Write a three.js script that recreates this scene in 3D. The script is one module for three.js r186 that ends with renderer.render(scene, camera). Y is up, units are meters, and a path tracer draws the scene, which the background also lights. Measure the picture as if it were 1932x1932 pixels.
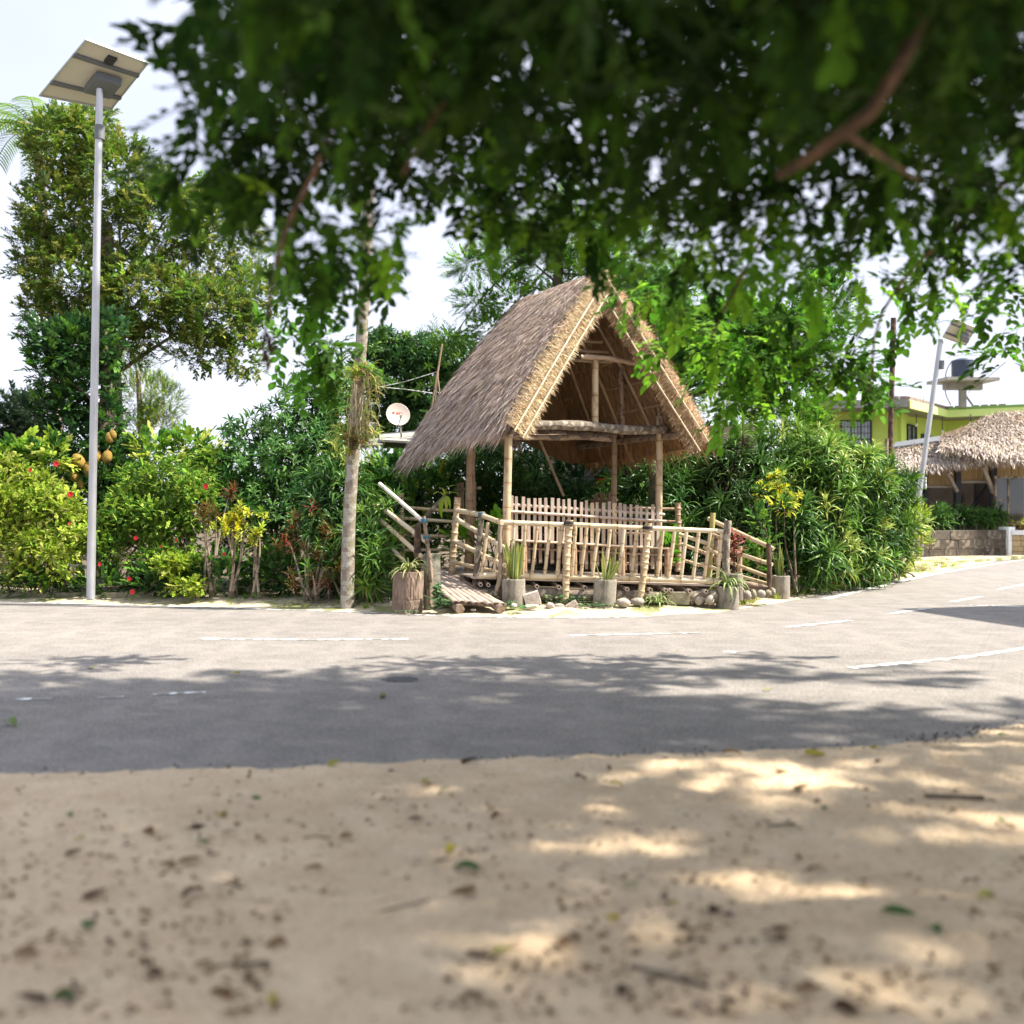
import * as THREE from 'three';
import { mergeGeometries } from 'three/addons/utils/BufferGeometryUtils.js';
import { RoundedBoxGeometry } from 'three/addons/geometries/RoundedBoxGeometry.js';
import { ConvexGeometry } from 'three/addons/geometries/ConvexGeometry.js';

// ------------------------------------------------------------------ camera, sky, sun, exposure
const scene = new THREE.Scene();
const EYE = 1.6, FP = 1937, HALF = 966;
const camera = new THREE.PerspectiveCamera(2 * Math.atan(HALF / FP) * 180 / Math.PI, 1, 0.05, 2000);
camera.position.set(0, EYE, 0);
camera.lookAt(0, EYE, -10);
camera.focus = 18.3;
camera.userData.fStop = camera.getFocalLength() / 42.0;
const renderer = new THREE.WebGLRenderer({ antialias: true });
renderer.setSize(1024, 1024);
renderer.toneMapping = THREE.LinearToneMapping;
renderer.toneMappingExposure = 5.1;
renderer.shadowMap.enabled = true;
const SUN = new THREE.Vector3(0.60, 0.80, 0.06).normalize();
const sun = new THREE.DirectionalLight(new THREE.Color(1.0, 0.93, 0.82), 2.4);
sun.position.copy(SUN).multiplyScalar(80).add(new THREE.Vector3(0, 0, -16));
sun.target.position.set(0, 0, -16);
sun.castShadow = true; sun.shadow.radius = 2.2;
Object.assign(sun.shadow.camera, { left: -40, right: 40, top: 40, bottom: -40, near: 1, far: 200 });
sun.shadow.mapSize.set(4096, 4096);
scene.add(sun, sun.target);

function mulberry(a) { return () => { a |= 0; a = a + 0x6D2B79F5 | 0; let t = Math.imul(a ^ a >>> 15, 1 | a); t = t + Math.imul(t ^ t >>> 7, 61 | t) ^ t; return ((t ^ t >>> 14) >>> 0) / 4294967296; }; }
let R = mulberry(7);
const seed = s => { R = mulberry(s); };
const rr = (a, b) => a + (b - a) * R();
const pick = a => a[Math.floor(R() * a.length) % a.length];
const lerp = (a, b, t) => a + (b - a) * t;
const sstep = (a, b, x) => { const t = Math.min(1, Math.max(0, (x - a) / (b - a))); return t * t * (3 - 2 * t); };
const V = (x, y, z) => new THREE.Vector3(x, y, z);

// tileable value noise
function lattice(s) { const r = mulberry(s), t = new Float32Array(4096); for (let i = 0; i < 4096; i++) t[i] = r(); return t; }
const LAT = lattice(91);
function vnoise(x, y, per, k = 0) {
  const xi = Math.floor(x), yi = Math.floor(y), fx = x - xi, fy = y - yi, u = fx * fx * (3 - 2 * fx), v = fy * fy * (3 - 2 * fy);
  const h = (a, b) => LAT[((((a % per) + per) % per) * 73 + (((b % per) + per) % per) * 179 + k * 57) & 4095];
  return lerp(lerp(h(xi, yi), h(xi + 1, yi), u), lerp(h(xi, yi + 1), h(xi + 1, yi + 1), u), v);
}
function fbm(x, y, per, oct, k = 0) { let s = 0, a = 0.5, t = 0; for (let o = 0; o < oct; o++) { s += a * vnoise(x, y, per, k + o * 3); t += a; x *= 2; y *= 2; per *= 2; a *= 0.5; } return s / t; }
const wn = (x, y, k = 0) => fbm(x, y, 512, 4, k);          // world noise 0..1

// sky: hazy bright day, pale blue above, whiter towards the horizon, lighter round the sun
{
  const w = 512, h = 256, d = new Float32Array(w * h * 4);
  for (let j = 0; j < h; j++) {
    const el = (j + 0.5) / h * Math.PI - Math.PI / 2;
    for (let i = 0; i < w; i++) {
      const az = (i + 0.5) / w * 2 * Math.PI - Math.PI;
      const D = V(Math.cos(el) * Math.cos(az), Math.sin(el), Math.cos(el) * Math.sin(az));
      const up = Math.max(0, D.y), c = Math.max(0, D.dot(SUN));
      const t = Math.pow(up, 0.36);
      let cl = fbm((D.x / (up + 0.35)) * 1.4 + 40, (D.z / (up + 0.35)) * 1.4 + 40, 512, 5, 5); cl = sstep(0.46, 0.72, cl) * 0.35 * sstep(0, 0.15, up);
      const glow = 0.26 * Math.pow(c, 5) + 0.03 * Math.pow(c, 2);
      const base = [lerp(0.31, 0.115, t), lerp(0.31, 0.138, t), lerp(0.325, 0.205, t)];
      const o = (j * w + i) * 4;
      for (let k = 0; k < 3; k++) d[o + k] = lerp(base[k], [0.335, 0.34, 0.35][k], cl) + glow * [1, 0.96, 0.9][k];
      d[o + 3] = 1;
    }
  }
  const sky = new THREE.DataTexture(d, w, h, THREE.RGBAFormat, THREE.FloatType);
  sky.mapping = THREE.EquirectangularReflectionMapping;
  sky.magFilter = THREE.LinearFilter; sky.needsUpdate = true;
  scene.background = sky; scene.environment = sky;
}

// ------------------------------------------------------------------ placing: a pixel of the 1932 px frame and a distance give a point
const P = (px, py, d) => V((px - HALF) / FP * d, EYE - (py - HALF) / FP * d, -d);
const G = (px, py, y = 0) => P(px, py, (EYE - y) * FP / (py - HALF));
const win = (ox, oy, s) => { const f = (x, y, d) => P(ox + x * s, oy + y * s, d); f.x = x => ox + x * s; f.y = y => oy + y * s; return f; };
const Z1 = win(679.2, 483, 0.375), Z5 = win(664.1, 890.5, 0.2422), Z6 = win(1041.5, 890.5, 0.25), Z3 = win(0, 641.5, 0.39063), Z4 = win(1283, 641.5, 0.33594), R5 = win(1554.7, 679.2, 0.2031);
const ZL = win(362.3, 679.2, 0.24604);      // croton and mango shrub zoom
const ZD = win(634, 649, 0.14840);          // dish zoom

// ------------------------------------------------------------------ naming and building helpers
const used = {};
const numbered = n => { const k = used[n] = (used[n] ?? -1) + 1; return k ? `${n}_${String(k).padStart(3, '0')}` : n; };
function tag(o, label, category, group, kind) { o.userData.label = label; o.userData.category = category; if (group) o.userData.group = group; if (kind) o.userData.kind = kind; return o; }
function thing(name, label, category, at = V(0, 0, 0), group, kind) { const g = new THREE.Group(); g.name = numbered(name); g.position.copy(at); scene.add(g); return tag(g, label, category, group, kind); }
function mesh(name, geo, mat, parent, kind) {   // geometry is given in world coordinates and moved into the parent's frame
  const m = new THREE.Mesh(geo, mat); m.name = name; m.castShadow = m.receiveShadow = true;
  if (kind) m.userData.kind = kind;
  if (parent) {
    let o = V(0, 0, 0), p = parent; while (p && p !== scene) { o.add(p.position); p = p.parent; }
    geo.translate(-o.x, -o.y, -o.z); parent.add(m);
  } else { m.name = numbered(name); scene.add(m); }
  return m;
}
function local(name, geo, mat, parent, kind) { const m = new THREE.Mesh(geo, mat); m.name = name; m.castShadow = m.receiveShadow = true; if (kind) m.userData.kind = kind; parent.add(m); return m; }
function structure(name, geo, mat, label) { const m = mesh(name, geo, mat); m.userData.kind = 'structure'; if (label) m.userData.label = label; return m; }
function merge(list) { const need = list.some(g => g.attributes.color); list = list.map(g => { g = g.index ? g.toNonIndexed() : g; if (need && !g.attributes.color) g.setAttribute('color', new THREE.BufferAttribute(new Float32Array(g.attributes.position.count * 3).fill(1), 3)); for (const k of Object.keys(g.attributes)) if (!['position', 'normal', 'uv', 'color'].includes(k)) g.deleteAttribute(k); return g; }); return mergeGeometries(list); }
function instanced(name, geo, mat, mats, cols, parent, kind = 'stuff') {
  const im = new THREE.InstancedMesh(geo, mat, mats.length); im.name = name; im.castShadow = im.receiveShadow = true;
  const inv = new THREE.Matrix4(); let p = parent; const o = V(0, 0, 0); while (p && p !== scene) { o.add(p.position); p = p.parent; } inv.makeTranslation(-o.x, -o.y, -o.z);
  const t = new THREE.Matrix4();
  mats.forEach((m, i) => { im.setMatrixAt(i, t.multiplyMatrices(inv, m)); if (cols) im.setColorAt(i, cols[i]); });
  im.userData.kind = kind; (parent || scene).add(im); return im;
}
// matrix whose x axis points along dir
const _x = V(), _y = V(), _z = V();
function orient(pos, dir, up, sx = 1, sy = sx, sz = sx) {
  _x.copy(dir).normalize(); _z.crossVectors(_x, up); if (_z.lengthSq() < 1e-6) _z.set(0, 0, 1).cross(_x); _z.normalize(); _y.crossVectors(_z, _x);
  const m = new THREE.Matrix4(); const e = m.elements;
  e[0] = _x.x * sx; e[1] = _x.y * sx; e[2] = _x.z * sx; e[4] = _y.x * sy; e[5] = _y.y * sy; e[6] = _y.z * sy; e[8] = _z.x * sz; e[9] = _z.y * sz; e[10] = _z.z * sz; e[12] = pos.x; e[13] = pos.y; e[14] = pos.z;
  return m;
}
const rdir = () => { const z = rr(-1, 1), a = rr(0, 6.2832), s = Math.sqrt(1 - z * z); return V(s * Math.cos(a), z, s * Math.sin(a)); };

// tube along points; r may be a function of t (0..1) and length s
function tube(pts, r, o = {}) {
  const { seg = 8, n = Math.max(2, pts.length * 4), cap = true, rough = 0, color = null } = o;
  const curve = pts.length > 2 ? new THREE.CatmullRomCurve3(pts) : new THREE.LineCurve3(pts[0], pts[1]);
  const L = curve.getLength(), ts = o.ts || Array.from({ length: n + 1 }, (_, i) => i / n);
  const pos = [], uv = [], idx = [], col = []; let N = null;
  const rf = typeof r === 'function' ? r : () => r;
  ts.forEach((t, i) => {
    const c = curve.getPointAt(Math.min(1, Math.max(0, t))), T = curve.getTangentAt(Math.min(1, Math.max(0, t)));
    if (!N) { N = Math.abs(T.y) < 0.9 ? V(0, 1, 0) : V(1, 0, 0); }
    N = N.clone().addScaledVector(T, -N.dot(T)).normalize(); const B = V().crossVectors(T, N);
    const rad = rf(t, t * L);
    for (let k = 0; k <= seg; k++) {
      const a = k / seg * Math.PI * 2; const q = rad * (1 + (rough ? rough * (LAT[(i * 37 + (k % seg) * 101 + Math.floor(L * 997)) & 4095] - 0.5) * 2 : 0));
      pos.push(c.x + (N.x * Math.cos(a) + B.x * Math.sin(a)) * q, c.y + (N.y * Math.cos(a) + B.y * Math.sin(a)) * q, c.z + (N.z * Math.cos(a) + B.z * Math.sin(a)) * q);
      uv.push(k / seg * 2 * Math.PI * rf(0.5, L / 2), t * L);
      if (color) { const cc = color(t, t * L); col.push(cc[0], cc[1], cc[2]); }
      if (i && k) { const a0 = (i - 1) * (seg + 1) + k - 1, b0 = i * (seg + 1) + k - 1; idx.push(a0, a0 + 1, b0, b0, a0 + 1, b0 + 1); }
    }
  });
  if (cap) for (const e of [0, ts.length - 1]) {
    const b = pos.length / 3, at = e * (seg + 1), c = curve.getPointAt(ts[e] < 0 ? 0 : ts[e] > 1 ? 1 : ts[e]);
    pos.push(c.x, c.y, c.z); uv.push(0, 0); if (color) col.push(...color(ts[e], ts[e] * L).map(v => v * 1));
    for (let k = 0; k <= seg; k++) { pos.push(pos[(at + k) * 3], pos[(at + k) * 3 + 1], pos[(at + k) * 3 + 2]); uv.push(0.02 * Math.cos(k), 0.02 * Math.sin(k)); if (color) col.push(...color(ts[e], ts[e] * L)); }
    for (let k = 1; k <= seg; k++) e ? idx.push(b, b + k, b + k + 1) : idx.push(b, b + k + 1, b + k);
  }
  const g = new THREE.BufferGeometry();
  g.setAttribute('position', new THREE.Float32BufferAttribute(pos, 3)); g.setAttribute('uv', new THREE.Float32BufferAttribute(uv, 2));
  if (color) g.setAttribute('color', new THREE.Float32BufferAttribute(col, 3));
  g.setIndex(idx); g.computeVertexNormals(); return g;
}
// bamboo cane: swollen joints with a dark scar
function bamboo(a, b, r, o = {}) {
  const L = a.distanceTo(b), gap = o.gap || 0.3, sw = o.swell || 1.14, mid = o.bend ? [a, a.clone().lerp(b, 0.5).add(o.bend), b] : [a, b];
  const ts = [0], off = (o.off ?? R()) * gap, nodes = [];
  for (let s = off; s < L; s += gap * rr(0.85, 1.15)) if (s > 0.02 && s < L - 0.02) { nodes.push(s); ts.push((s - gap * 0.16) / L, (s - 0.012) / L, s / L, (s + 0.012) / L, (s + gap * 0.16) / L); }
  ts.push(1); const T = [...new Set(ts.filter(t => t >= 0 && t <= 1))].sort((p, q) => p - q);
  if (o.bend) for (let i = 1; i < 8; i++) T.push(i / 8); T.sort((p, q) => p - q);
  const near = s => nodes.reduce((m, q) => Math.min(m, Math.abs(q - s)), 9);
  return tube(mid, (t, s) => r * lerp(1, o.taper ?? 0.94, t) * (near(s) < 0.004 ? sw : near(s) < 0.02 ? (1 + sw) / 2 * 0.99 : 1), { seg: o.seg || 9, ts: T, color: (t, s) => near(s) < 0.005 ? [0.38, 0.27, 0.17] : near(s) < 0.03 ? [0.92, 0.88, 0.8] : [1, 1, 1] });
}
function box(w, h, d, at, ry = 0, rad = 0) { const g = rad ? new RoundedBoxGeometry(w, h, d, 2, rad) : new THREE.BoxGeometry(w, h, d); const p = g.attributes.position, nn = g.attributes.normal, uv = g.attributes.uv; for (let i = 0; i < p.count; i++) { const ax = Math.abs(nn.getX(i)), ay = Math.abs(nn.getY(i)), az = Math.abs(nn.getZ(i)); uv.setXY(i, ax > ay && ax > az ? p.getZ(i) : p.getX(i), ay > ax && ay > az ? p.getZ(i) : p.getY(i)); } if (ry) g.rotateY(ry); g.translate(at.x, at.y, at.z); return g; }
// board from a to b, width along side, thickness along the third axis
function board(a, b, side, w, t) {
  const L = a.distanceTo(b), g = new RoundedBoxGeometry(L, t, w, 1, Math.min(t, w) * 0.2), p = g.attributes.position, uv = g.attributes.uv;
  for (let i = 0; i < p.count; i++) uv.setXY(i, p.getZ(i) + p.getY(i), p.getX(i));
  const up = V().crossVectors(side, b.clone().sub(a)); g.applyMatrix4(orient(a.clone().lerp(b, 0.5), b.clone().sub(a), up)); return g;
}
function quad(a, b, c, d, nu = 1, nv = 1) {   // a-b lower edge, d-c upper edge
  const pos = [], uv = [], idx = [], lu = a.distanceTo(b), lv = a.distanceTo(d);
  for (let j = 0; j <= nv; j++) for (let i = 0; i <= nu; i++) { const u = i / nu, v = j / nv, q = a.clone().lerp(b, u).lerp(d.clone().lerp(c, u), v); pos.push(q.x, q.y, q.z); uv.push(u * lu, v * lv); if (i && j) { const k = j * (nu + 1) + i; idx.push(k - nu - 2, k - nu - 1, k - 1, k - 1, k - nu - 1, k); } }
  const g = new THREE.BufferGeometry(); g.setAttribute('position', new THREE.Float32BufferAttribute(pos, 3)); g.setAttribute('uv', new THREE.Float32BufferAttribute(uv, 2)); g.setIndex(idx); g.computeVertexNormals(); return g;
}
function slabFrom(pts, th) { // convex polygon (top), thickness downwards
  const g = new ConvexGeometry([...pts, ...pts.map(p => p.clone().add(V(0, -th, 0)))]); const p = g.attributes.position, n = g.attributes.normal, uv = []; for (let i = 0; i < p.count; i++) uv.push(Math.abs(n.getX(i)) > 0.7 ? p.getZ(i) : p.getX(i), Math.abs(n.getY(i)) > 0.7 ? p.getZ(i) : p.getY(i)); g.setAttribute('uv', new THREE.Float32BufferAttribute(uv, 2)); return g;
}

// ------------------------------------------------------------------ textures and materials
function tex(size, fn, srgb = true, rep = 1) {
  const d = new Uint8Array(size * size * 4);
  for (let j = 0; j < size; j++) for (let i = 0; i < size; i++) { const c = fn(i / size, j / size), o = (j * size + i) * 4; for (let k = 0; k < 3; k++) { let v = Math.min(1, Math.max(0, c[k])); if (srgb) v = v <= 0.0031308 ? v * 12.92 : 1.055 * Math.pow(v, 1 / 2.4) - 0.055; d[o + k] = v * 255; } d[o + 3] = 255; }
  const t = new THREE.DataTexture(d, size, size); t.wrapS = t.wrapT = THREE.RepeatWrapping; t.magFilter = THREE.LinearFilter; t.minFilter = THREE.LinearMipmapLinearFilter; t.generateMipmaps = true; if (srgb) t.colorSpace = THREE.SRGBColorSpace; t.repeat.set(rep, rep); t.needsUpdate = true; return t;
}
const gray = (size, fn, rep) => tex(size, (u, v) => { const g = fn(u, v); return [g, g, g]; }, false, rep);
const rgb = (r, g, b) => new THREE.Color().setRGB(r, g, b);
const mix3 = (a, b, t) => [lerp(a[0], b[0], t), lerp(a[1], b[1], t), lerp(a[2], b[2], t)];
const std = o => new THREE.MeshStandardMaterial(o);
const leafMat = (c, o = {}) => new THREE.MeshPhysicalMaterial({ color: c, roughness: 1, transmission: o.tr ?? 0.36, thickness: 0, specularIntensity: 0.15, clearcoat: o.coat ?? 0.14, clearcoatRoughness: o.cr ?? 0.38, vertexColors: !!o.vc, side: THREE.DoubleSide });

const asphaltFine = tex(512, (u, v) => { const a = vnoise(u * 150, v * 150, 150, 1), b = fbm(u * 6, v * 6, 6, 5, 4), c = vnoise(u * 256, v * 256, 256, 9); let k = 0.205 + (a - 0.5) * 0.17 + (b - 0.5) * 0.10; if (c > 0.9) k += 0.12; if (c < 0.1) k -= 0.09; return [k * 1.09, k, k * 0.91]; }, true, 1 / 1.3);
const asphaltBump = gray(512, (u, v) => 0.6 * vnoise(u * 150, v * 150, 150, 1) + 0.4 * vnoise(u * 256, v * 256, 256, 9), 1 / 1.3);
const bigWear = (x, z) => { const n = wn(x * 0.35 + 50, z * 0.6 + 50, 2), m = wn(x * 1.3 + 20, z * 1.9 + 20, 7); return 0.98 + 0.24 * (n - 0.5) + 0.12 * (m - 0.5); };
const M = {};
M.asphalt = std({ map: asphaltFine, bumpMap: asphaltBump, bumpScale: 0.009, roughness: 0.85, vertexColors: true });
const sandTex = tex(512, (u, v) => { const a = fbm(u * 10, v * 10, 10, 5, 3), b = vnoise(u * 200, v * 200, 200, 6), c = vnoise(u * 64, v * 64, 64, 8); let q = mix3([0.56, 0.405, 0.245], [0.72, 0.565, 0.38], a); const k = 0.86 + b * 0.24 + (c > 0.86 ? -0.26 : 0); return q.map(z => z * k); }, true, 1 / 1.7);
const sandBump = gray(512, (u, v) => 0.5 * fbm(u * 24, v * 24, 24, 4, 2) + 0.5 * vnoise(u * 180, v * 180, 180, 5), 1 / 1.7);
M.sand = std({ map: sandTex, bumpMap: sandBump, bumpScale: 0.02, roughness: 0.95, vertexColors: true });
M.soil = std({ map: tex(256, (u, v) => mix3([0.05, 0.035, 0.02], [0.14, 0.10, 0.06], fbm(u * 16, v * 16, 16, 4, 1)), true, 1 / 1.2), roughness: 1 });
M.dark = std({ color: rgb(0.035, 0.028, 0.022), roughness: 0.95 });
const paintMask = gray(256, (u, v) => sstep(0.30, 0.44, fbm(u * 12, v * 12, 12, 4, 11)), 1 / 0.8);
M.paint = std({ map: tex(256, (u, v) => mix3([0.27, 0.255, 0.235], [0.74, 0.74, 0.72], sstep(0.40, 0.62, fbm(u * 12, v * 12, 12, 4, 11))), true, 1 / 0.8), roughness: 0.7 });
M.vergeTex = tex(512, (u, v) => { const a = fbm(u * 8, v * 8, 8, 5, 13), b = vnoise(u * 120, v * 120, 120, 3), m = sstep(0.54, 0.68, fbm(u * 5, v * 5, 5, 5, 23)); const q = mix3(mix3([0.42, 0.35, 0.22], [0.58, 0.52, 0.38], a), [0.17, 0.19, 0.05], m * 0.85); return q.map(z => z * (0.85 + 0.3 * b)); }, true, 1 / 2.1);
M.verge = std({ map: M.vergeTex, bumpMap: sandBump, bumpScale: 0.02, roughness: 0.95 });
const streak = (k, st = 9) => (u, v) => 0.6 * fbm(u * 30, v * st, 30, 4, k) + 0.4 * fbm(u * 6, v * 3, 6, 4, k + 5);
const bambooTex = (a, b, stain, k) => tex(256, (u, v) => { const s = vnoise(u * 60, v * 4, 60, k), n = fbm(u * 6, v * 6, 6, 4, k + 2), m = sstep(0.58, 0.75, fbm(u * 9, v * 5, 9, 5, k + 7)); return mix3(mix3(a, b, 0.35 * s + 0.65 * n), stain, m * 0.55); }, true, 1.1);
const bumpStreak = gray(256, streak(3, 5), 1.3);
const bam = (a, b, s, k) => std({ map: bambooTex(a, b, s, k), bumpMap: bumpStreak, bumpScale: 0.004, roughness: 0.55, vertexColors: true });
M.bamboo = [bam([0.50, 0.385, 0.24], [0.66, 0.545, 0.37], [0.27, 0.18, 0.10], 1), bam([0.44, 0.325, 0.20], [0.60, 0.475, 0.31], [0.22, 0.15, 0.09], 4), bam([0.55, 0.445, 0.30], [0.70, 0.60, 0.43], [0.34, 0.24, 0.14], 8)];
M.bambooBrown = [bam([0.26, 0.165, 0.095], [0.42, 0.29, 0.18], [0.10, 0.07, 0.05], 2), bam([0.30, 0.20, 0.125], [0.46, 0.34, 0.23], [0.12, 0.09, 0.07], 6)];
M.bambooGrey = [bam([0.31, 0.235, 0.185], [0.50, 0.41, 0.34], [0.13, 0.10, 0.085], 3), bam([0.36, 0.28, 0.22], [0.54, 0.45, 0.38], [0.17, 0.13, 0.11], 9)];
const barkTex = (a, b, c, k) => tex(256, (u, v) => { const s = fbm(u * 14, v * 6, 14, 5, k), m = sstep(0.5, 0.62, fbm(u * 7, v * 7, 7, 5, k + 9)); return mix3(mix3(a, b, s), c, m); }, true, 1.6);
const barkBump = gray(256, (u, v) => fbm(u * 20, v * 7, 20, 5, 8), 1.6);
const bark = (a, b, c, k, s = 0.012) => std({ map: barkTex(a, b, c, k), bumpMap: barkBump, bumpScale: s, roughness: 0.95 });
M.bark = bark([0.07, 0.05, 0.035], [0.20, 0.15, 0.10], [0.14, 0.12, 0.09], 1);
M.barkPale = bark([0.22, 0.17, 0.12], [0.40, 0.32, 0.24], [0.13, 0.10, 0.07], 5);
M.barkRed = bark([0.085, 0.05, 0.034], [0.17, 0.105, 0.068], [0.06, 0.038, 0.025], 7);
M.log = bark([0.06, 0.05, 0.04], [0.26, 0.21, 0.16], [0.36, 0.31, 0.24], 3, 0.02);
M.logBrown = bark([0.16, 0.11, 0.075], [0.34, 0.25, 0.18], [0.10, 0.075, 0.055], 6, 0.02);
M.palmBark = std({ map: tex(512, (u, v) => { const n = fbm(u * 8, v * 8, 8, 5, 2), ring = Math.pow(Math.abs(Math.sin(v * Math.PI * 14 + n * 1.2)), 10), l = sstep(0.50, 0.60, fbm(u * 9, v * 9, 9, 5, 14)), mo = sstep(0.6, 0.7, fbm(u * 6, v * 6, 6, 4, 31)); let q = mix3([0.17, 0.14, 0.105], [0.30, 0.255, 0.20], n); q = mix3(q, [0.44, 0.42, 0.37], l * 0.6); q = mix3(q, [0.13, 0.10, 0.06], ring * 0.22); return mix3(q, [0.20, 0.21, 0.10], mo * 0.4); }, true, 1.4), bumpMap: barkBump, bumpScale: 0.01, roughness: 0.9 });
M.concrete = std({ map: tex(256, (u, v) => { const a = fbm(u * 8, v * 8, 8, 5, 4), m = sstep(0.55, 0.7, fbm(u * 6, v * 3, 6, 5, 17)); const q = mix3([0.19, 0.165, 0.13], [0.33, 0.295, 0.245], a); return mix3(q, [0.085, 0.075, 0.055], m * 0.6).map(z => z * (0.9 + 0.2 * vnoise(u * 100, v * 100, 100, 2))); }, true, 1.8), bumpMap: gray(256, (u, v) => fbm(u * 40, v * 40, 40, 3, 3), 1.8), bumpScale: 0.006, roughness: 0.95 });
M.concreteMoss = std({ map: tex(256, (u, v) => { const a = fbm(u * 9, v * 9, 9, 5, 6), m = sstep(0.42, 0.62, fbm(u * 5, v * 5, 5, 5, 19)); return mix3(mix3([0.16, 0.15, 0.11], [0.34, 0.31, 0.25], a), [0.075, 0.08, 0.045], m); }, true, 1.7), bumpMap: sandBump, bumpScale: 0.012, roughness: 1 });
M.brownPot = std({ map: tex(256, (u, v) => { const s = fbm(u * 20, v * 5, 20, 5, 4); return mix3([0.10, 0.068, 0.048], [0.33, 0.235, 0.175], s); }, true, 1.7), bumpMap: gray(256, (u, v) => fbm(u * 22, v * 6, 22, 5, 4), 1.7), bumpScale: 0.03, roughness: 0.95 });
const stoneM = (a, b, k) => std({ map: tex(256, (u, v) => { const q = fbm(u * 7, v * 7, 7, 5, k), s = vnoise(u * 90, v * 90, 90, k); return mix3(a, b, q).map(z => z * (0.85 + 0.3 * s)); }, true, 2.2), bumpMap: sandBump, bumpScale: 0.02, roughness: 0.92 });
M.stone = [stoneM([0.20, 0.17, 0.145], [0.40, 0.35, 0.30], 2), stoneM([0.26, 0.22, 0.18], [0.46, 0.41, 0.35], 5), stoneM([0.17, 0.155, 0.10], [0.34, 0.30, 0.20], 9), stoneM([0.40, 0.33, 0.29], [0.60, 0.53, 0.48], 12)];
M.galv = std({ map: tex(128, (u, v) => { const q = 0.42 + 0.12 * fbm(u * 10, v * 5, 10, 4, 3); return [q, q * 1.01, q * 1.03]; }, true, 1), metalness: 0.55, roughness: 0.42 });
M.galvDark = std({ color: rgb(0.16, 0.17, 0.18), metalness: 0.4, roughness: 0.6 });
// ------------------------------------------------------------------ ground, road, verges
seed(11);
const edgePx = [[-700, 1108], [-300, 1121], [0, 1133], [300, 1141], [650, 1152], [900, 1161], [1100, 1163], [1300, 1157], [1420, 1144], [1500, 1130], [1600, 1110], [1700, 1091], [1800, 1072], [1932, 1050], [2100, 1031], [2300, 1018]];
const edgeCurve = new THREE.CatmullRomCurve3(edgePx.map(p => G(p[0], p[1])), false, 'centripetal');
const EDGE = edgeCurve.getPoints(260);
const edgeN = EDGE.map((p, i) => { const a = EDGE[Math.max(0, i - 1)], b = EDGE[Math.min(EDGE.length - 1, i + 1)], t = b.clone().sub(a).normalize(); return V(t.z, 0, -t.x); });   // away from the road
edgeN.forEach((n, i) => { if (n.z > 0 && i < 150) n.negate(); });
const shape2 = pts => { const s = new THREE.Shape(); pts.forEach((p, i) => i ? s.lineTo(p.x, -p.z) : s.moveTo(p.x, -p.z)); return s; };
function flat(pts, y) { const g = new THREE.ShapeGeometry(shape2(pts)); g.rotateX(-Math.PI / 2); g.translate(0, y, 0); const p = g.attributes.position, uv = g.attributes.uv; for (let i = 0; i < p.count; i++) uv.setXY(i, p.getX(i), p.getZ(i)); return g; }
{ const g = new THREE.PlaneGeometry(1600, 1600, 8, 8); g.rotateX(-Math.PI / 2); g.translate(0, -0.06, 0); const p = g.attributes.position, uv = g.attributes.uv; for (let i = 0; i < p.count; i++) uv.setXY(i, p.getX(i), p.getZ(i)); structure('ground', g, M.soil); }
// road as a grid so that the wear of the tar varies from place to place
let road;
{
  const pos = [], uv = [], col = [], idx = [], rows = 46;
  const near = i => { const t = i / (EDGE.length - 1), e = EDGE[i]; const nx = e.x < -6 ? e.x : e.x < 4 ? e.x * 0.98 : lerp(e.x, 14, 0.75); return V(nx + (e.x > 3 ? (e.x - 3) * 0.9 : 0), 0, e.x > 2 ? lerp(-3.5, -22, sstep(2, 28, e.x)) : -3.5); };
  for (let j = 0; j <= rows; j++) for (let i = 0; i < EDGE.length; i++) {
    const e = EDGE[i], q = e.clone().addScaledVector(edgeN[i], j ? 0 : 0.3).lerp(near(i), j / rows); pos.push(q.x, 0, q.z); uv.push(q.x, q.z); const w = bigWear(q.x, q.z); col.push(w * 1.01, w, w * 0.985);
    if (i && j) { const k = j * EDGE.length + i; idx.push(k - EDGE.length - 1, k - 1, k - EDGE.length, k - EDGE.length, k - 1, k); }
  }
  const g = new THREE.BufferGeometry(); g.setAttribute('position', new THREE.Float32BufferAttribute(pos, 3)); g.setAttribute('uv', new THREE.Float32BufferAttribute(uv, 2)); g.setAttribute('color', new THREE.Float32BufferAttribute(col, 3)); g.setIndex(idx); g.computeVertexNormals();
  road = structure('road', g, M.asphalt, 'grey tarred two lane road bending in front of the thatched hut');
}
// painted lines lie 5 mm above the tar
function stripe(pts, w, name = 'lane_line') {
  const c = pts.length > 2 ? new THREE.CatmullRomCurve3(pts, false, 'centripetal') : new THREE.LineCurve3(pts[0], pts[1]); const L = c.getLength(), n = Math.max(4, Math.round(L / 0.09)), pos = [], uv = [], idx = [];
  for (let i = 0; i <= n; i++) { const q = c.getPointAt(i / n), t = c.getTangentAt(i / n), s = V(-t.z, 0, t.x).normalize(); for (const k of [-1, 1]) { const e = w / 2 * (1 + (wn(q.x * 9 + k * 50 + 100, q.z * 9 + 100, 4) - 0.5) * 0.9); pos.push(q.x + s.x * e * k, 0.005, q.z + s.z * e * k); uv.push(q.x, q.z); } if (i) { const a = (i - 1) * 2; idx.push(a, a + 2, a + 1, a + 1, a + 2, a + 3); } }
  const g = new THREE.BufferGeometry(); g.setAttribute('position', new THREE.Float32BufferAttribute(pos, 3)); g.setAttribute('uv', new THREE.Float32BufferAttribute(uv, 2)); g.setIndex(idx); g.computeVertexNormals();
  return mesh(name, g, M.paint, road);
}
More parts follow.
